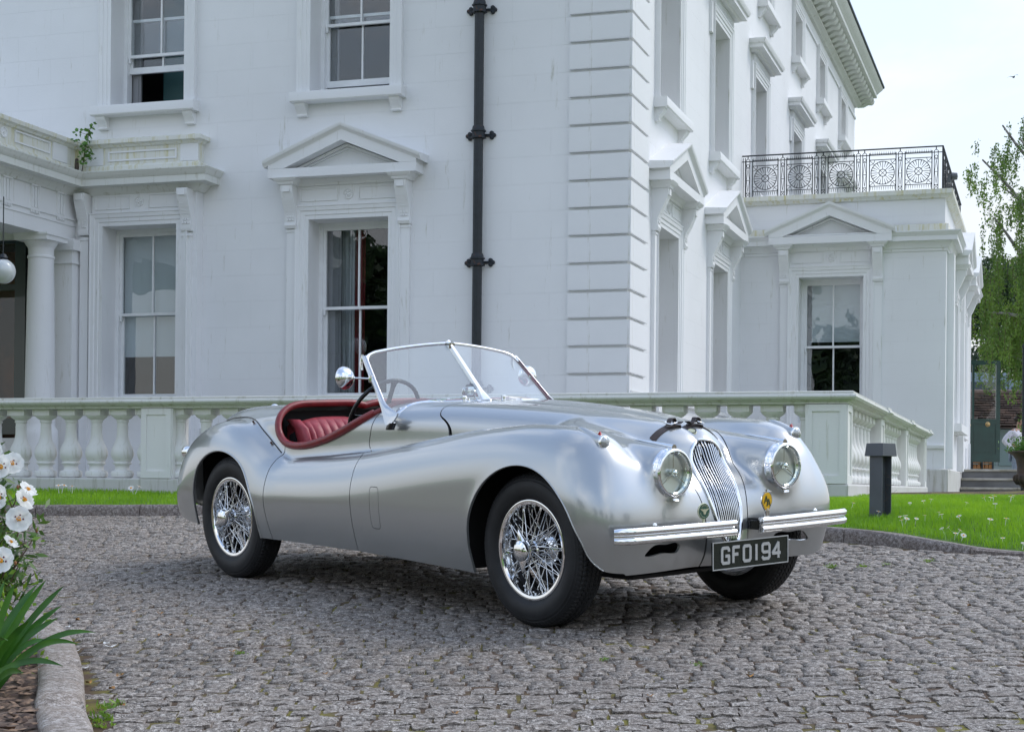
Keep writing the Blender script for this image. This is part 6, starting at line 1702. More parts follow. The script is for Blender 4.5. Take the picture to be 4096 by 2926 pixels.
def build_steps():
    root = empty('stone_steps', BO, -YA); tag(root, 'three grey stone steps with pale nosings up to the raised path', 'steps')
    SM = mat('step_stone', (.20, .20, .205), rough=.75, var=.35, scale=2.2, bump=.003, bscale=30); NM = mat('step_nosing', (.42, .40, .36), rough=.7, col2=(.24, .22, .17), scale=5, bump=.003, bscale=30)
    z = -.09; w = 14.0; u0 = WU+.06
    for k in range(3):
        z1 = z+.1517; xs = [u0, u0+.9+.3*k, u0+2.1-.2*k, u0+3.3+.1*k, u0+5.2]
        for a, b in zip(xs[:-1], xs[1:]):
            m = MB(); m.box(a+.003, b-.003, w+.03, w+.40, z-.1, z1-.040); mk('riser', m, SM, root)
            m = MB(); m.profile([(0, z1-.040), (.03, z1-.038), (.036, z1-.02), (.03, z1-.003), (.0, z1), (-.38, z1), (-.38, z1-.040)], [(a+.003, w+.03), (b-.003, w+.03)]); mk('tread', m, NM, root, 30)
        z = z1; w += .34
    m = MB(); m.box(u0, u0+30, w-.02, 34, -.3, z-.006); o = mk('raised_path', m, MATS['pale_paving']); o.location = BO; o.rotation_euler = (0, 0, -YA); tag(o, kind='structure')

def pxp(px, py, Y):
    c, s = math.cos(.0092), math.sin(.0092); a, b = px-2048, py-1946; u = a*c+b*s; v = -a*s+b*c
    return (u/6634*Y, Y, -v/6634*Y)

def build_door():
    G = mat('garden_door_green', (.012, .055, .045), rough=.3, coat=.4, var=.25, scale=4)
    Y = 33.5; x0, _, z0 = pxp(3832, 1846, Y); x1 = pxp(3998, 1846, Y)[0]; z1 = pxp(3900, 1441, Y)[2]; W_ = x1-x0; H = z1-z0
    root = empty('garden_door', (x0, Y, z0)); root.rotation_euler = (0, 0, 0); tag(root, 'dark green half glazed garden door standing open above the steps', 'door')
    zp = H*.425; t = .02
    m = MB(); s = .085
    m.box(W_-s, W_, -t, t, 0, H); m.box(0, .03, -t, t, zp, H); m.box(0, W_-s, -t, t, H-.09, H); m.box(W_*.32, W_*.32+.045, -t, t, zp, H-.09)
    m.box(0, W_-s, -t, t, zp-.10, zp); m.box(0, W_-s, -t, t, 0, .16); m.box(0, .06, -t, t, .16, zp-.1); m.box(W_*.26, W_*.26+.06, -t, t, .16, zp-.1)
    mk('door_frame', m, G, root)
    for a, b in ((.06, W_*.26), (W_*.26+.06, W_-s)):
        m = MB(); m.box(a, b, -.008, .008, .16, zp-.10); m.box(a+.03, b-.03, -.016, -.008, .20, zp-.14); mk('door_panel', m, G, root)
    for a, b in ((.03, W_*.32), (W_*.32+.045, W_-s)):
        m = MB(); m.box(a, b, -.002, .002, zp, H-.09); mk('glass_pane', m, glass_mat('clear_pane', (.96, .97, .97), 1.5, 0, 1.), root)
    BR = mat('brass', (.55, .38, .18), rough=.3, metal=1)
    m = MB(); m.lathe([(0, -.07), (.03, -.06), (.035, -.045), (.02, -.03), (.05, -.022), (.05, -.02)], 18, 'y', (W_-.25, 0, zp-.11)); mk('door_knob', m, BR, root, 40)
    m = MB(); m.tube([(.03, -.04, zp-.13), (.18, -.06, zp-.13)], .012, 8); m.lathe([(0, -.09), (.03, -.085), (.03, -.05), (0, -.045)], 14, 'y', (.2, 0, zp-.13)); mk('door_handle', m, BR, root, 40)

def build_urn():
    x, Y, _ = pxp(4112, 1900, 23.6); z0 = -.10
    root = empty('garden_urn', (x, Y, z0)); tag(root, 'rust brown cast iron garden urn beside the steps at the right edge', 'urn')
    I = mat('cast_iron', (.055, .042, .040), rough=.7, col2=(.10, .06, .045), scale=12, bump=.004, bscale=40)
    m = MB(); m.box(-.17, .17, -.17, .17, 0, .05); m.lathe([(.15, .05), (.14, .075), (.085, .095), (.06, .13), (.075, .16), (.10, .165), (.10, .175), (.15, .21), (.19, .26), (.195, .30), (.18, .335), (.17, .34), (.155, .36), (.15, .45), (.17, .55), (.21, .615), (.28, .65), (.285, .665), (.275, .675), (.25, .675), (.23, .62)], 36, 'z')
    mk('urn_body', m, I, root, 40)
    lb = MB(); lb.loft([[(math.cos(a)*r*.0+.0+px, py, z) for px, py in [(r+.006, -.012), (r+.016, 0), (r+.006, .012), (r-.01, 0)]] for a, r, z in ((0, .145, .195), (0, .188, .255), (0, .195, .30), (0, .178, .335))]); l0 = mk('lobe', lb, I, root, 60)
    for k in range(1, 20): inst(l0, rot=(0, 0, k*2*math.pi/20))
    p = empty('urn_plant', (x, Y, z0+.67)); tag(p, 'leafy green bedding plant filling the iron urn', 'plant')
    V, F = leaf_cloud(900, lambda n: np.stack([rng.normal(0, .13, n), rng.normal(0, .13, n), np.abs(rng.normal(.05, .09, n))], 1), .024, .011)
    big_mesh('foliage', V, F, MATS['ivy_leaf'], p)

def leaf_cloud(n, pos, ln, wd, down=0., spread=1.):
    C = pos(n); n = len(C)
    d = rng.normal(0, 1, (n, 3))*spread; d[:, 2] -= down; d /= np.linalg.norm(d, axis=1)[:, None]
    e = np.cross(d, rng.normal(0, 1, (n, 3))); e /= np.maximum(1e-6, np.linalg.norm(e, axis=1))[:, None]
    l = ln*(.6+.8*rng.random(n))[:, None]; w = wd*(.6+.8*rng.random(n))[:, None]
    V = np.stack([C-d*l, C+e*w-d*l*.1, C+d*l, C-e*w-d*l*.1], 1).reshape(-1, 3)
    F = np.arange(n)[:, None]*4+np.array([0, 1, 2, 3])
    return V, F

def build_bollard():
    root = empty('bollard_light', (2.555, 11.5, -.23)); root.rotation_euler = (0, 0, R_(-12)); tag(root, 'dark grey metal bollard light with square cap standing in the lawn', 'bollard')
    BM = mat('bollard_grey', (.085, .095, .11), rough=.45, var=.15, scale=6)
    m = MB(); a = .053; t = .006; H = .465
    rz = R_(40)
    def rot(v): return v
    m.box(-a, -a+t, -a, a, -.1, H); m.box(a-t, a, -a, a, -.1, H); m.box(-a+t, a-t, -t/2, t/2, -.1, H)
    p = mk('post', m, BM, root); p.rotation_euler = (0, 0, R_(52))
    m = MB(); b = .078; m.loft([[(sx*w, sy*w, z) for sx, sy in ((-1, -1), (1, -1), (1, 1), (-1, 1))] for w, z in ((b-.008, H), (b, H+.002), (b-.008, H+.088), (b-.012, H+.090))]); c = mk('cap', m, BM, root); c.rotation_euler = (0, 0, R_(52))
    m = MB()
    for _ in range(26):
        z = rng.random()*.45; x = rng.normal(0, .022); m.tube([(x, -.02, z), (x+rng.normal(0, .02), -.03, z+rng.normal(0, .02)), (x+rng.normal(0, .03), -.02, z+rng.normal(0, .03))], .0009, 3)
    w = mk('dry_twigs', m, MATS['twig'], root); w.rotation_euler = (0, 0, R_(10))

def build_person():
    Y = 38.5; x, _, zt = pxp(4064, 1661, Y); H = 1.80; zf = zt-H
    root = empty('person', (x, Y, zf)); tag(root, 'bearded man in a white shirt and blue checked trousers, hand on hip, beyond the steps', 'person')
    def skinned(name, verts, edges, radii, m_, root_i=0):
        me = bpy.data.meshes.new(name); me.from_pydata(verts, edges, []); o = bpy.data.objects.new(name, me); COL.objects.link(o)
        md = o.modifiers.new('s', 'SKIN'); md.use_smooth_shade = True
        for i, r in enumerate(radii): me.skin_vertices[0].data[i].radius = r if isinstance(r, tuple) else (r, r)
        me.skin_vertices[0].data[root_i].use_root = True
        s = o.modifiers.new('u', 'SUBSURF'); s.levels = 2; s.render_levels = 2
        dg = bpy.context.evaluated_depsgraph_get(); me2 = bpy.data.meshes.new_from_object(o.evaluated_get(dg)); bpy.data.objects.remove(o)
        me2.materials.clear(); me2.materials.append(m_); me2.polygons.foreach_set('use_smooth', [True]*len(me2.polygons)); o2 = bpy.data.objects.new(name, me2); COL.objects.link(o2); o2.parent = root; return o2
    SK = mat('skin', (.42, .23, .16), rough=.5); SH = mat('white_shirt', (.72, .70, .78), rough=.8); TR = mat('checked_trousers', (.20, .25, .34), rough=.9, col2=(.32, .36, .42), scale=40); HR = mat('dark_hair', (.03, .018, .012), rough=.8)
    # facing +x (right), hand on the hip on the viewer's left
    V = [(0, 0, .95), (.01, 0, 1.15), (.03, 0, 1.36), (.05, 0, 1.50), (.08, 0, 1.57), (.10, 0, 1.66), (.10, 0, 1.74), (-.12, -.13, 1.42), (-.34, -.16, 1.20), (-.08, -.20, .98), (.0, -.2, .97), (.10, .14, 1.42), (.26, .2, 1.2), (.36, .16, 1.02), (.40, .14, .98), (-.02, -.10, .90), (-.02, -.12, .5), (0, -.12, .08), (.12, -.13, .03), (.02, .10, .90), (.05, .12, .5), (.04, .12, .08), (.16, .13, .03)]
    E = [(0, 1), (1, 2), (2, 3), (3, 4), (4, 5), (5, 6), (2, 7), (7, 8), (8, 9), (9, 10), (2, 11), (11, 12), (12, 13), (13, 14), (0, 15), (15, 16), (16, 17), (17, 18), (0, 19), (19, 20), (20, 21), (21, 22)]
    Rr = [(.13, .15), (.13, .15), (.13, .18), .06, .055, (.085, .075), (.075, .07), .06, .045, .033, .035, .06, .045, .032, .035, .09, .065, .042, .035, .09, .065, .042, .035]
    skinned('body', V, E, Rr, SK)
    sv = [0, 1, 2, 7, 8, 9, 11, 12, 13]; mp = {v: i for i, v in enumerate(sv)}
    skinned('shirt', [V[i] for i in sv]+[(.045, 0, 1.47)], [(mp[a], mp[b]) for a, b in E if a in mp and b in mp]+[(2, 9)], [(.15, .17), (.155, .17), (.15, .20), .078, .062, .045, .078, .062, .045, (.07, .075)], SH)
    tv = [0, 15, 16, 17, 19, 20, 21]; mp = {v: i for i, v in enumerate(tv)}
    skinned('trousers', [V[i] for i in tv], [(mp[a], mp[b]) for a, b in E if a in mp and b in mp], [(.15, .165), .11, .085, .065, .11, .085, .065], TR)
    skinned('hair', [(.07, 0, 1.735), (.085, 0, 1.775), (.04, 0, 1.70), (.03, 0, 1.66)], [(0, 1), (0, 2), (2, 3)], [(.085, .078), (.06, .06), (.065, .07), (.04, .055)], HR)
    skinned('beard', [(.135, 0, 1.60), (.155, 0, 1.575), (.10, 0, 1.61)], [(0, 1), (0, 2)], [(.055, .055), (.035, .035), (.05, .06)], HR)
    m = MB(); m.lathe([(0, .025), (.012, .02), (.016, 0), (.010, -.02)], 8, 'x', (.175, 0, 1.655)); mk('nose', m, SK, root, 60)

def build_background():
    # tiled outbuilding
    Y = 46.; xl, _, ze = pxp(3700, 1700, Y); xr = pxp(4500, 1700, Y)[0]; zr = pxp(3900, 1576, Y+3)[2]
    root = empty('tiled_outbuilding', (xl, Y, 0)); tag(root, 'low outbuilding with brown tiled roof and blue grey dormer behind the garden door', 'building')
    L = xr-xl; RT = mat('roof_tile', (.20, .135, .105), rough=.85, col2=(.10, .075, .065), scale=3, lo=.4, hi=.62)
    m = MB(); m.box(0, L, .4, 6, -.5, ze); mk('wall', m, mat('pale_render', (.30, .36, .36), rough=.6), root)
    nr = 13
    for k in range(nr):
        t0, t1 = k/nr, (k+1)/nr; y0, y1 = 3*t0-.1, 3*t1-.1; z0, z1 = ze+(zr-ze)*t0, ze+(zr-ze)*t1
        m = MB(); cuts = np.arange(0, L, .30)+(.15 if k % 2 else 0)
        for c in cuts: m.box(c+.008, c+.292, y0, y1+.05, z0-.0+rng.random()*.02, z0+.05+rng.random()*.012)
        o = mk('roof_tiles', m, RT, root); o['kind'] = 'stuff'
    m = MB(); m.prism([(-.1, ze-.06), (3.0, zr-.03), (6, ze-.06)], 0, L, 'x'); mk('roof', m, RT, root)
    m = MB(); m.tube([(0, 2.95, zr+.05), (L, 2.95, zr+.05)], .09, 8); mk('ridge', m, RT, root)
    for px0, px1, y0, y1 in ((3850, 4030, 1490, 1572), (4035, 4130, 1520, 1575)):
        a = pxp(px0, y1, Y+4); b = pxp(px1, y0, Y+4)
        m = MB(); m.box(a[0]-xl, b[0]-xl, 4, 7, a[2]-.4, b[2]); d = mk('dormer', m, mat('blue_grey_cladding', (.26, .34, .42), rough=.5), root)
        m = MB(); hh = b[2]-a[2]; m.box(a[0]-xl+.08, b[0]-xl-.08, 3.97, 3.99, a[2]+.02, a[2]+hh*.55); mk('dormer_window', m, mat('dark_window', (.05, .08, .10), rough=.1), d)
    # glazed front below the roof
    for k in range(5):
        a = pxp(3860+k*75, 1860, Y); b = pxp(3860+k*75+66, 1715, Y)
        m = MB(); m.box(a[0]-xl, b[0]-xl, .36, .39, a[2], b[2]); mk('window', m, mat('greenish_glass', (.16, .24, .24), rough=.08), root)
    # log store and planter seen under the door
    Y2 = 42.; a = pxp(3885, 1872, Y2); b = pxp(3975, 1846, Y2)
    root = empty('log_store', (a[0], Y2, a[2]-.3)); tag(root, 'black framed log store with split orange firewood under the garden door', 'log store')
    m = MB(); w = b[0]-a[0]
    for x in (0, w*.45, w-.04): m.box(x, x+.04, 0, .3, 0, .62)
    m.box(0, w, 0, .3, -.02, 0); m.box(0, w, 0, .3, .60, .64); mk('frame', m, MATS['iron_black'], root)
    for r in range(4):
        for c in range(5): m = MB(); m.prism([(.05+c*.10, .01+r*.14), (.14+c*.10, .01+r*.14), (.13+c*.10, .13+r*.14), (.06+c*.10, .12+r*.14)], .02, .28, 'y'); mk('log', m, mat('firewood', (.42, .19, .07), rough=.8, var=.5, scale=8), root)
    Y3 = 30.; a = pxp(3836, 1873, Y3); b = pxp(3882, 1846, Y3); root = empty('white_board', (a[0], Y3, a[2]-.05)); tag(root, 'white board leaning by the wall at the top of the steps', 'board')
    m = MB(); m.box(0, (b[0]-a[0])*.65, 0, .03, 0, .42); m.box((b[0]-a[0])*.82, (b[0]-a[0]), 0, .04, 0, .5); mk('panel', m, MATS['window_paint'], root)
    # lamp pole at the right edge
    x, Yp, _ = pxp(4091, 1970, 25.5); zt = pxp(4091, 1400, 25.5)[2]
    root = empty('lamp_pole', (x, Yp, -.12)); tag(root, 'slim dark blue lamp pole rising at the right edge behind the urn', 'lamp pole')
    m = MB(); m.tube([(0, 0, 0), (0, 0, .9)], .034, 12); m.tube([(0, 0, .9), (0, 0, zt+.12)], .022, 12); mk('pole', m, MATS['iron_black'], root, 60)
    m = MB(); m.lathe([(0, .10), (.02, .09), (.035, .05), (.02, .01), (.04, -.02), (.0, -.03)], 14, 'z', (0, 0, zt+.12)); mk('finial', m, MATS['iron_black'], root, 50)
    # bird
    x, Yb, z = pxp(4053, 308, 60.); root = empty('bird', (x, Yb, z)); root.rotation_euler = (0, R_(-14), 0); tag(root, 'small dark bird gliding in the pale sky at the top right', 'bird')
    m = MB(); m.tube([(-.02, 0, -.03), (0, -.08, -.02), (.0, .08, -.01)], [.012, .035, .01], 8)
    for s in (-1, 1): m.loft([[(s*t*.21, y+.05*t*t, .05*math.sin(t*2.6)+z_) for y, z_ in ((-.045*(1-t*.6), 0), (.0, .008*(1-t)), (.05*(1-t*.7), 0), (0, -.004))] for t in np.linspace(0, 1, 6)])
    mk('bird_body', m, mat('bird_dark', (.03, .035, .04), rough=.8), root, 60)
    # globe lantern in the portico
    x, Yg, z = pxp(12, 1085, 16.0); root = empty('globe_lantern', (x, Yg, z)); tag(root, 'clear glass globe lantern hanging in the portico at the left edge', 'lantern')
    m = MB(); m.lathe([(.12*math.sin(a), .12*math.cos(a)) for a in np.linspace(.12, math.pi, 18)], 28, 'z'); mk('globe', m, mat('globe_glass', (.50, .53, .53), rough=.08, coat=1), root, 80)
    m = MB(); m.lathe([(0, .17), (.03, .165), (.045, .13), (.02, .118)], 16, 'z'); m.tube([(0, 0, .16), (0, 0, .72)], .006, 6); mk('hanger', m, MATS['iron_black'], root, 50)

def limb(m, p0, p1, r0, r1, n=8, wob=.06):
    p0, p1 = np.array(p0), np.array(p1); L = np.linalg.norm(p1-p0); pts = []; ph = rng.random(3)*6
    for t in np.linspace(0, 1, n): pts.append(tuple(p0+(p1-p0)*t+L*wob*np.sin(ph+t*5)*t*(1.1-t)))
    m.tube(pts, np.linspace(r0, r1, n).tolist(), 7); return pts

def build_trees():
    # weeping birch
    bx, by = pxp(4330, 1900, 35.)[0], 35.
    root = empty('weeping_birch', (bx, by, -.2)); tag(root, 'weeping birch with hanging strands of light green leaves at the right', 'tree')
    m = MB(); trunk = limb(m, (0, 0, 0), (-.2, 0, 8.2), .22, .08, 12, .03); mk('trunk', m, MATS['birch_bark'], root, 60)
    m = MB(); ends = []
    def P(px, py, d): q = pxp(px, py, by+d); return (q[0]-bx, q[1]-by, q[2]+.2)
    limbs = [((4200, 1150), (3975, 870), .3), ((4240, 1000), (3930, 640), -.3), ((4260, 800), (4010, 500), .5), ((4300, 1300), (3960, 1250), -.6), ((4280, 900), (4080, 560), -.8), ((4300, 1100), (4050, 980), 1.0), ((4250, 700), (4120, 430), 0), ((4300, 1500), (4030, 1420), .4), ((4300, 1000), (4020, 760), 1.4), ((4320, 900), (4500, 600), 0), ((4320, 1100), (4600, 900), .5)]
    for (a, b, d) in limbs:
        pts = limb(m, P(*a, 0), P(*b, d), .07, .018, 10, .07); ends += [(p, i/9) for i, p in enumerate(pts)]
        pts2 = limb(m, (0, 0, max(1.5, P(*a, 0)[2]-1.2)), P(*a, 0), .09, .07, 5, .02)
    mk('limbs', m, MATS['birch_bark'], root, 60)
    Vs = []; tw = MB()
    strands = []
    def band(px0, px1, y0a, y0b, lmin, lmax, n, d=1.2):
        for _ in range(n):
            px = px0+(px1-px0)*rng.random(); t = (px-px0)/(px1-px0); py = y0a+(y0b-y0a)*t+rng.normal(0, 45); q = P(px, py, rng.normal(0, d)); strands.append((q, lmin+(lmax-lmin)*rng.random()**1.4))
    band(3870, 4130, 720, 520, .25, 1.0, 34); band(3930, 4200, 900, 700, .5, 2.0, 36); band(3905, 4200, 1130, 900, .6, 2.0, 46); band(3960, 4260, 1300, 1200, .5, 1.7, 46); band(4040, 4300, 1250, 1100, 1.0, 2.9, 52); band(3930, 4060, 1400, 1300, .3, .9, 40); band(4120, 4700, 700, 500, .8, 3.5, 90)
    for q, L in strands:
        n = int(L*34)+4; x, y, z = q; a = rng.random()*6.28; pts = []
        cur = np.array([x, y, z]); dr = np.array([math.cos(a)*.5, math.sin(a)*.5, .25]); line = []
        for k in range(n):
            dr = dr*.80+np.array([rng.normal(0, .06), rng.normal(0, .06), -.22]); cur = cur+dr/np.linalg.norm(dr)*L/n; line.append(cur.copy())
        tw.tube(line[::max(1, n//6)], .004, 3, cap=False)
        Vs.append(np.array(line).repeat(3, 0)+rng.normal(0, .038, (n*3, 3)))
    C = np.vstack(Vs); V, F = leaf_cloud(len(C), lambda n: C, .030, .017, 1.2); o = big_mesh('crown', V, F, MATS['birch_leaf'], root); mk('twigs', tw, MATS['twig'], root)
    # stone pine behind
    def crown_tree(name, x, y, z0, zc, rx, ry, rz, n, ln, wd, mt, label, clumps=60, trunk_r=.4, low=.0, bk='bark'):
        root = empty(name, (x, y, z0)); tag(root, label, 'tree')
        m = MB(); limb(m, (0, 0, 0), (.3, 0, zc-z0), trunk_r, trunk_r*.5, 10, .04)
        cc = []
        for k in range(clumps):
            d = rng.normal(0, 1, 3); d /= np.linalg.norm(d); d[2] = abs(d[2])*1. if rng.random() > low else d[2]; r = .55+.42*rng.random(); cc.append(np.array([d[0]*rx*r, d[1]*ry*r, d[2]*rz*r+(zc-z0)]))
        for c in cc[::3]: limb(m, (.2, 0, (zc-z0)*.75), tuple(c*np.array([.95, .95, .97])), trunk_r*.22, .03, 7, .08)
        mk('trunk', m, MATS[bk], root, 60)
        Cs = []
        for c in cc:
            k = int(n/clumps*(.5+rng.random())); q = rng.normal(0, 1, (k, 3)); q /= np.linalg.norm(q, axis=1)[:, None]; q *= (.6+.4*rng.random(k))[:, None]
            s = (.20+.14*rng.random())*np.array([rx, ry, rz*1.1]); Cs.append(c+q*s)
        C = np.vstack(Cs); V, F = leaf_cloud(len(C), lambda n: C, ln, wd); big_mesh('crown', V, F, MATS[mt], root)
        return root
    x, Y, zc = pxp(4100, 1330, 62.); zb = -.4
    crown_tree('stone_pine', x, Y, zb, zc+.3, 3.1, 2.6, 2.4, 26000, .10, .04, 'pine_needles', 'dark stone pine with a rounded crown behind the birch', 70, .35)
    x, Y, zc = pxp(3990, 1560, 75.); crown_tree('bay_tree', x, Y, -.5, zc+.2, 2.6, 2.4, 2.2, 9000, .10, .05, 'pine_needles', 'dark evergreen tree low behind the tiled roof', 40, .25, .6)
    x, Y, zc = pxp(4420, 1500, 70.); crown_tree('lime_tree', x, Y, -.5, zc+1.5, 4.5, 3.5, 4.5, 14000, .14, .08, 'birch_leaf', 'light green broad tree behind the birch at the far right', 60, .3, .5)
    # trees across the lawn on the camera's side of the drive: seen only as reflections in windows and paint
    first = None
    for k, (x, y, s) in enumerate(((-20, -34, 1.), (-6, -44, 1.25), (9, -42, .95), (24, -36, 1.1), (-36, -20, 1.2), (40, -16, 1.))):
        if first is None:
            first = crown_tree('oak_tree', x, y, -3.0, 4.2, 4.6, 4.6, 4.2, 12000, .30, .17, 'reflected_tree', 'broad leafy tree on the camera side of the drive, seen as a reflection', 60, .4, .6); first['group'] = 'trees on the camera side of the drive'
        else:
            o = copy_tree(first); o.location = (x, y, -3.2); o.scale = (s, s, s); o.rotation_euler = (0, 0, k*1.3)

def build_plants():
    # cistus bush
    bx, by = -2.12, 6.25; z0 = gz(bx, by)+.05
    root = empty('rock_rose_bush', (bx, by, z0)); tag(root, 'rock rose bush with large white flowers at the left edge', 'bush')
    m = MB(); tips = []
    for k in range(60):
        a = rng.random()*6.28; r = rng.random()**.5*.34; h = .30+.58*rng.random()*(1-.4*(r/.34)**2); p1 = (math.cos(a)*r, math.sin(a)*r, h); pts = limb(m, (math.cos(a)*.05, math.sin(a)*.05, 0), p1, .006, .002, 7, .10); tips.append(p1)
        for _ in range(2): q = pts[rng.integers(3, 6)]; p2 = (q[0]+rng.normal(0, .08), q[1]+rng.normal(0, .08), q[2]+.04+.10*rng.random()); limb(m, q, p2, .003, .0015, 4, .1); tips.append(p2)
    mk('stems', m, MATS['twig'], root, 60)
    T = np.array(tips)
    def pos(n):
        i = rng.integers(0, len(T), n); t = rng.random(n)[:, None]; c = T[i]*(1-.45*t)+rng.normal(0, .028, (n, 3)); c[:, 2] = np.maximum(.03, c[:, 2]); return c
    V, F = leaf_cloud(5200, pos, .027, .0075, .15); big_mesh('foliage', V, F, MATS['shrub_leaf'], root)
    V, F = leaf_cloud(1500, pos, .022, .007, -.3); big_mesh('young_foliage', V, F, MATS['lime_leaf'], root)
    mb = MB(); 
    for q in T[::3]: mb.lathe([(0, .012), (.005, .006), (.006, 0), (.002, -.006)], 7, 'z', tuple(q+np.array([rng.normal(0, .01), rng.normal(0, .01), .01])))
    o = mk('buds', mb, MATS['bud_brown'], root, 60); o['kind'] = 'stuff'
    # a flower
    m = MB()
    for k in range(5):
        a0 = 2*math.pi*k/5; rings = []
        for t in np.linspace(0, 1, 6):
            r = .006+.040*t; w = .027*math.sin(math.pi*(.05+.80*t))+.001; rings.append([(r*math.cos(a0)-s*w*math.sin(a0), r*math.sin(a0)+s*w*math.cos(a0), .012*t*t-.004*math.sin(t*6+k)+.004*math.cos(s*5+k)*t+.0012*k) for s in (-1, -.5, 0, .5, 1)])
        m.loft(rings, closed=False, cap=False)
    fl = mk('flower', m, MATS['petal'], root, 80)
    m = MB(); 
    for k in range(26): a = rng.random()*6.28; r = .009*math.sqrt(rng.random()); m.lathe([(0, .012), (.0018, .010), (.001, .002)], 5, 'z', (r*math.cos(a), r*math.sin(a), .004))
    mk('stamens', m, MATS['stamen'], fl)
    m = MB()
    for k in range(5): a = 2*math.pi*k/5; m.lathe([(0, .0045), (.0035, .0040), (.0035, .003)], 6, 'z', (.015*math.cos(a), .015*math.sin(a), 0))
    mk('petal_blotches', m, MATS['maroon'], fl)
    def face(px, py, dirv, s, dist):
        q = pxp(px, py, dist); return (q[0]-bx, q[1]-by, q[2]-z0), Vector(dirv).to_track_quat('Z', 'Y').to_euler(), s
    fls = [((50, 1855), (.2, -1, .35), 0.9, 5.95), ((12, 1870), (-.5, -1, .3), 1., 5.9), ((75, 2075), (.3, -1, .1), 1.0, 5.9), ((108, 1960), (.9, -.3, .9), .8, 5.95), ((92, 2000), (1, -.5, .5), .9, 6.0), ((8, 2245), (-.2, -1, .4), 1.05, 5.6), ((40, 2170), (.8, -.2, .8), .7, 6.0), ((5, 1990), (-.6, -.8, .1), 1., 6.0), ((-25, 1820), (-.4, -1, .4), 1., 6.), ((-50, 2050), (-.3, -1, .3), 1., 5.95)]
    for i, (pp, dv, s, dist) in enumerate(fls):
        loc, rot, sc = face(*pp, dv, s, dist); o = fl if i == 0 else fl.copy()
        if i:
            COL.objects.link(o); o.parent = root
            for ch in fl.children: c = ch.copy(); COL.objects.link(c); c.parent = o
        o.location = loc; o.rotation_euler = rot; o.scale = (sc, sc, sc)
    # agapanthus
    ax_, ay = -1.78, 5.55; az = gz(ax_, ay)+.05
    root = empty('strap_leaved_lily', (ax_, ay, az)); tag(root, 'clump of broad glossy strap leaves arching over the bed kerb', 'plant')
    tips = [(184, 2318, 0), (255, 2342, .05), (247, 2420, .1), (234, 2468, .05), (383, 2528, .0), (318, 2577, -.1), (252, 2662, -.15), (150, 2335, .15), (60, 2330, 0), (20, 2320, .1), (120, 2480, -.1), (-60, 2350, 0), (-120, 2450, 0), (-40, 2300, .1), (100, 2400, .2), (200, 2560, .15), (30, 2560, -.25), (-100, 2560, -.1), (90, 2690, -.25)]
    for i, (px, py, d) in enumerate(tips):
        q = pxp(px, py, ay+d); tip = np.array([q[0]-ax_, q[1]-ay, q[2]-az]); b0 = np.array([rng.normal(0, .025), rng.normal(0, .025), 0]); 
        mid = (b0+tip)/2+np.array([0, 0, .05+.10*rng.random()*(tip[2] < .25)+.02]); 
        wv = np.cross(tip-b0, np.array([0.2, -1, .35])); wv[2] *= .6; wv /= np.linalg.norm(wv); m = MB(); rings = []
        for t in np.linspace(0, 1, 16):
            p = (1-t)**2*b0+2*t*(1-t)*mid+t*t*tip; w = .0135*(1-.25*t)*(1 if t < .75 else max(.05, 1-((t-.75)/.25)**2)) ; n_ = np.cross(wv, tip-b0); n_ /= np.linalg.norm(n_)
            rings.append([tuple(p-wv*w), tuple(p-n_*.0035), tuple(p+wv*w), tuple(p-n_*.0020)])
        m.loft(rings); mk('leaf', m, MATS['strap_leaf'], root, 70)
    # low shrub between
    x, y = -1.98, 6.0; root = empty('low_shrub', (x, y, gz(x, y)+.05)); tag(root, 'small lime green shrub low behind the strap leaves', 'shrub')
    V, F = leaf_cloud(1900, lambda n: np.stack([rng.normal(0, .10, n), rng.normal(0, .10, n), np.abs(rng.normal(.12, .09, n))], 1), .014, .007); big_mesh('foliage', V, F, MATS['lime_leaf'], root)
    m = MB()
    for _ in range(14): limb(m, (0, 0, 0), (rng.normal(0, .1), rng.normal(0, .1), .12+.12*rng.random()), .004, .0015, 5, .1)
    mk('stems', m, MATS['twig'], root)
    # sapling on the bay ledge
    q = BW(-9.50, BYW-.16, 3.73); root = empty('ledge_sapling', q); tag(root, 'self-sown green sapling growing on the cornice ledge of the bay', 'plant')
    m = MB(); pts = limb(m, (0, 0, 0), (.09, 0, .52), .006, .003, 9, .05); tp = [pts[k] for k in range(2, 9)]
    for k in range(8): p = tp[k % 7]; e = (p[0]+rng.normal(0, .08), p[1]+rng.normal(0, .06), p[2]+.03+rng.random()*.04); limb(m, p, e, .003, .0015, 4); tp.append(e)
    m.lathe([(0, .17), (.02, .16), (.028, .05), (.02, 0)], 10, 'z', (-.06, 0, 0)); mk('stems', m, MATS['bark'], root, 60)
    TT = np.array(tp); V, F = leaf_cloud(100, lambda n: TT[rng.integers(0, len(TT), n)]+rng.normal(0, .032, (n, 3)), .027, .020); big_mesh('foliage', V, F, MATS['ivy_leaf'], root)
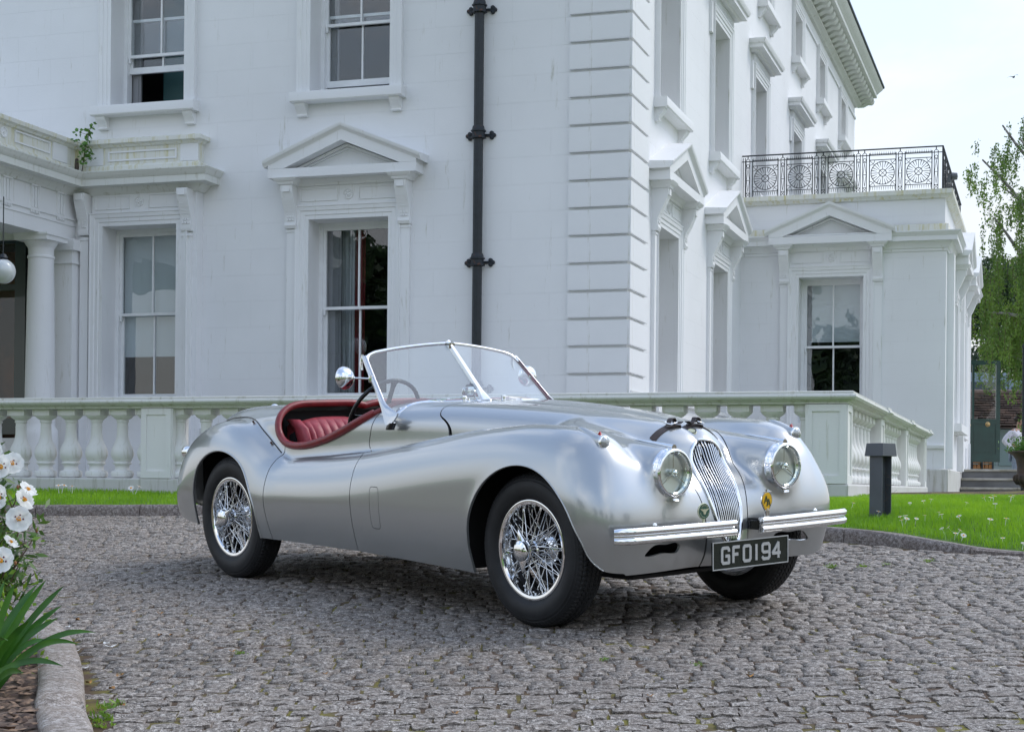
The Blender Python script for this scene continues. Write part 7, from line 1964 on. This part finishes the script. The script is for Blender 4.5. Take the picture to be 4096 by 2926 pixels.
    # fallen petals and leaves on the setts
    def scrap(name, label, cat, pts, col, sz, grp):
        m = MB(); n = 7; m.add([(sz*math.cos(a)*(1+.2*math.sin(3*a)), sz*.6*math.sin(a), .004+.005*math.cos(2*a)) for a in [2*math.pi*k/n for k in range(n)]]+[(0, 0, .001)], [(k, (k+1) % n, n) for k in range(n)])
        o0 = mk(name, m, col, None, 80); tag(o0, label, cat, grp)
        for i, (px, py) in enumerate(pts):
            Yv = 6.
            c, s = math.cos(.0092), math.sin(.0092); a, b = px-2048, py-1946; u = a*c+b*s; v = -a*s+b*c
            Yv = 1.0988/(v/6634+.065+.0213*u/6634); X = u/6634*Yv
            o = o0 if i == 0 else inst(o0); o.location = (X, Yv, gz(X, Yv)+.007); sc = .7+.6*rng.random(); o.scale = (sc, sc, sc); o.rotation_euler = (.065, -.02, rng.random()*6)
    scrap('fallen_petal', 'fallen white petal lying on the grey setts', 'petal', [(425, 2579), (272, 2512), (305, 2608), (340, 2676), (440, 2592), (62, 2885)], MATS['petal'], .020, 'white petals fallen on the setts')
    scrap('fallen_leaf', 'small fallen orange brown leaf lying on the setts', 'leaf', [(533, 2451), (640, 2458), (310, 2484), (475, 2709), (447, 2761), (355, 2737), (490, 2828), (350, 2910), (203, 2440), (640, 2546), (684, 2546), (928, 2611), (3352, 2380), (3877, 2428), (1300, 2700), (1820, 2860), (2600, 2790), (3560, 2650), (3000, 2710), (480, 2706)], mat('dry_leaf', (.45, .22, .05), rough=.7, var=.5, scale=60), .013, 'dry leaves fallen on the setts')
    # weeds and moss cushions in the joints
    for i, (px, py, s) in enumerate(((3326, 2270, 1.2), (3455, 2268, .9), (3547, 2260, .7), (3716, 2247, 1.), (388, 2875, 1.6), (440, 2830, 1.5), (400, 2905, 1.2), (962, 2615, .7), (2415, 2640, .6), (2790, 2660, .6))):
        c, s_ = math.cos(.0092), math.sin(.0092); a, b = px-2048, py-1946; u = a*c+b*s_; v = -a*s_+b*c; Yv = 1.0988/(v/6634+.065+.0213*u/6634); X = u/6634*Yv
        V, F = leaf_cloud(46, lambda n: np.stack([rng.normal(0, .018*s, n), rng.normal(0, .012*s, n), np.abs(rng.normal(.006, .008*s, n))], 1), .009*s, .003*s, -.6)
        o = big_mesh('weed', V, F, MATS['lime_leaf']); o.location = (X, Yv, gz(X, Yv)); tag(o, 'small green weed sprouting in a joint of the setts', 'weed', 'weeds growing between the setts')
build_ground(); build_lawn(); build_terrace(); build_steps(); build_door(); build_urn(); build_bollard(); build_person(); build_background(); build_trees(); build_plants()
build_car()
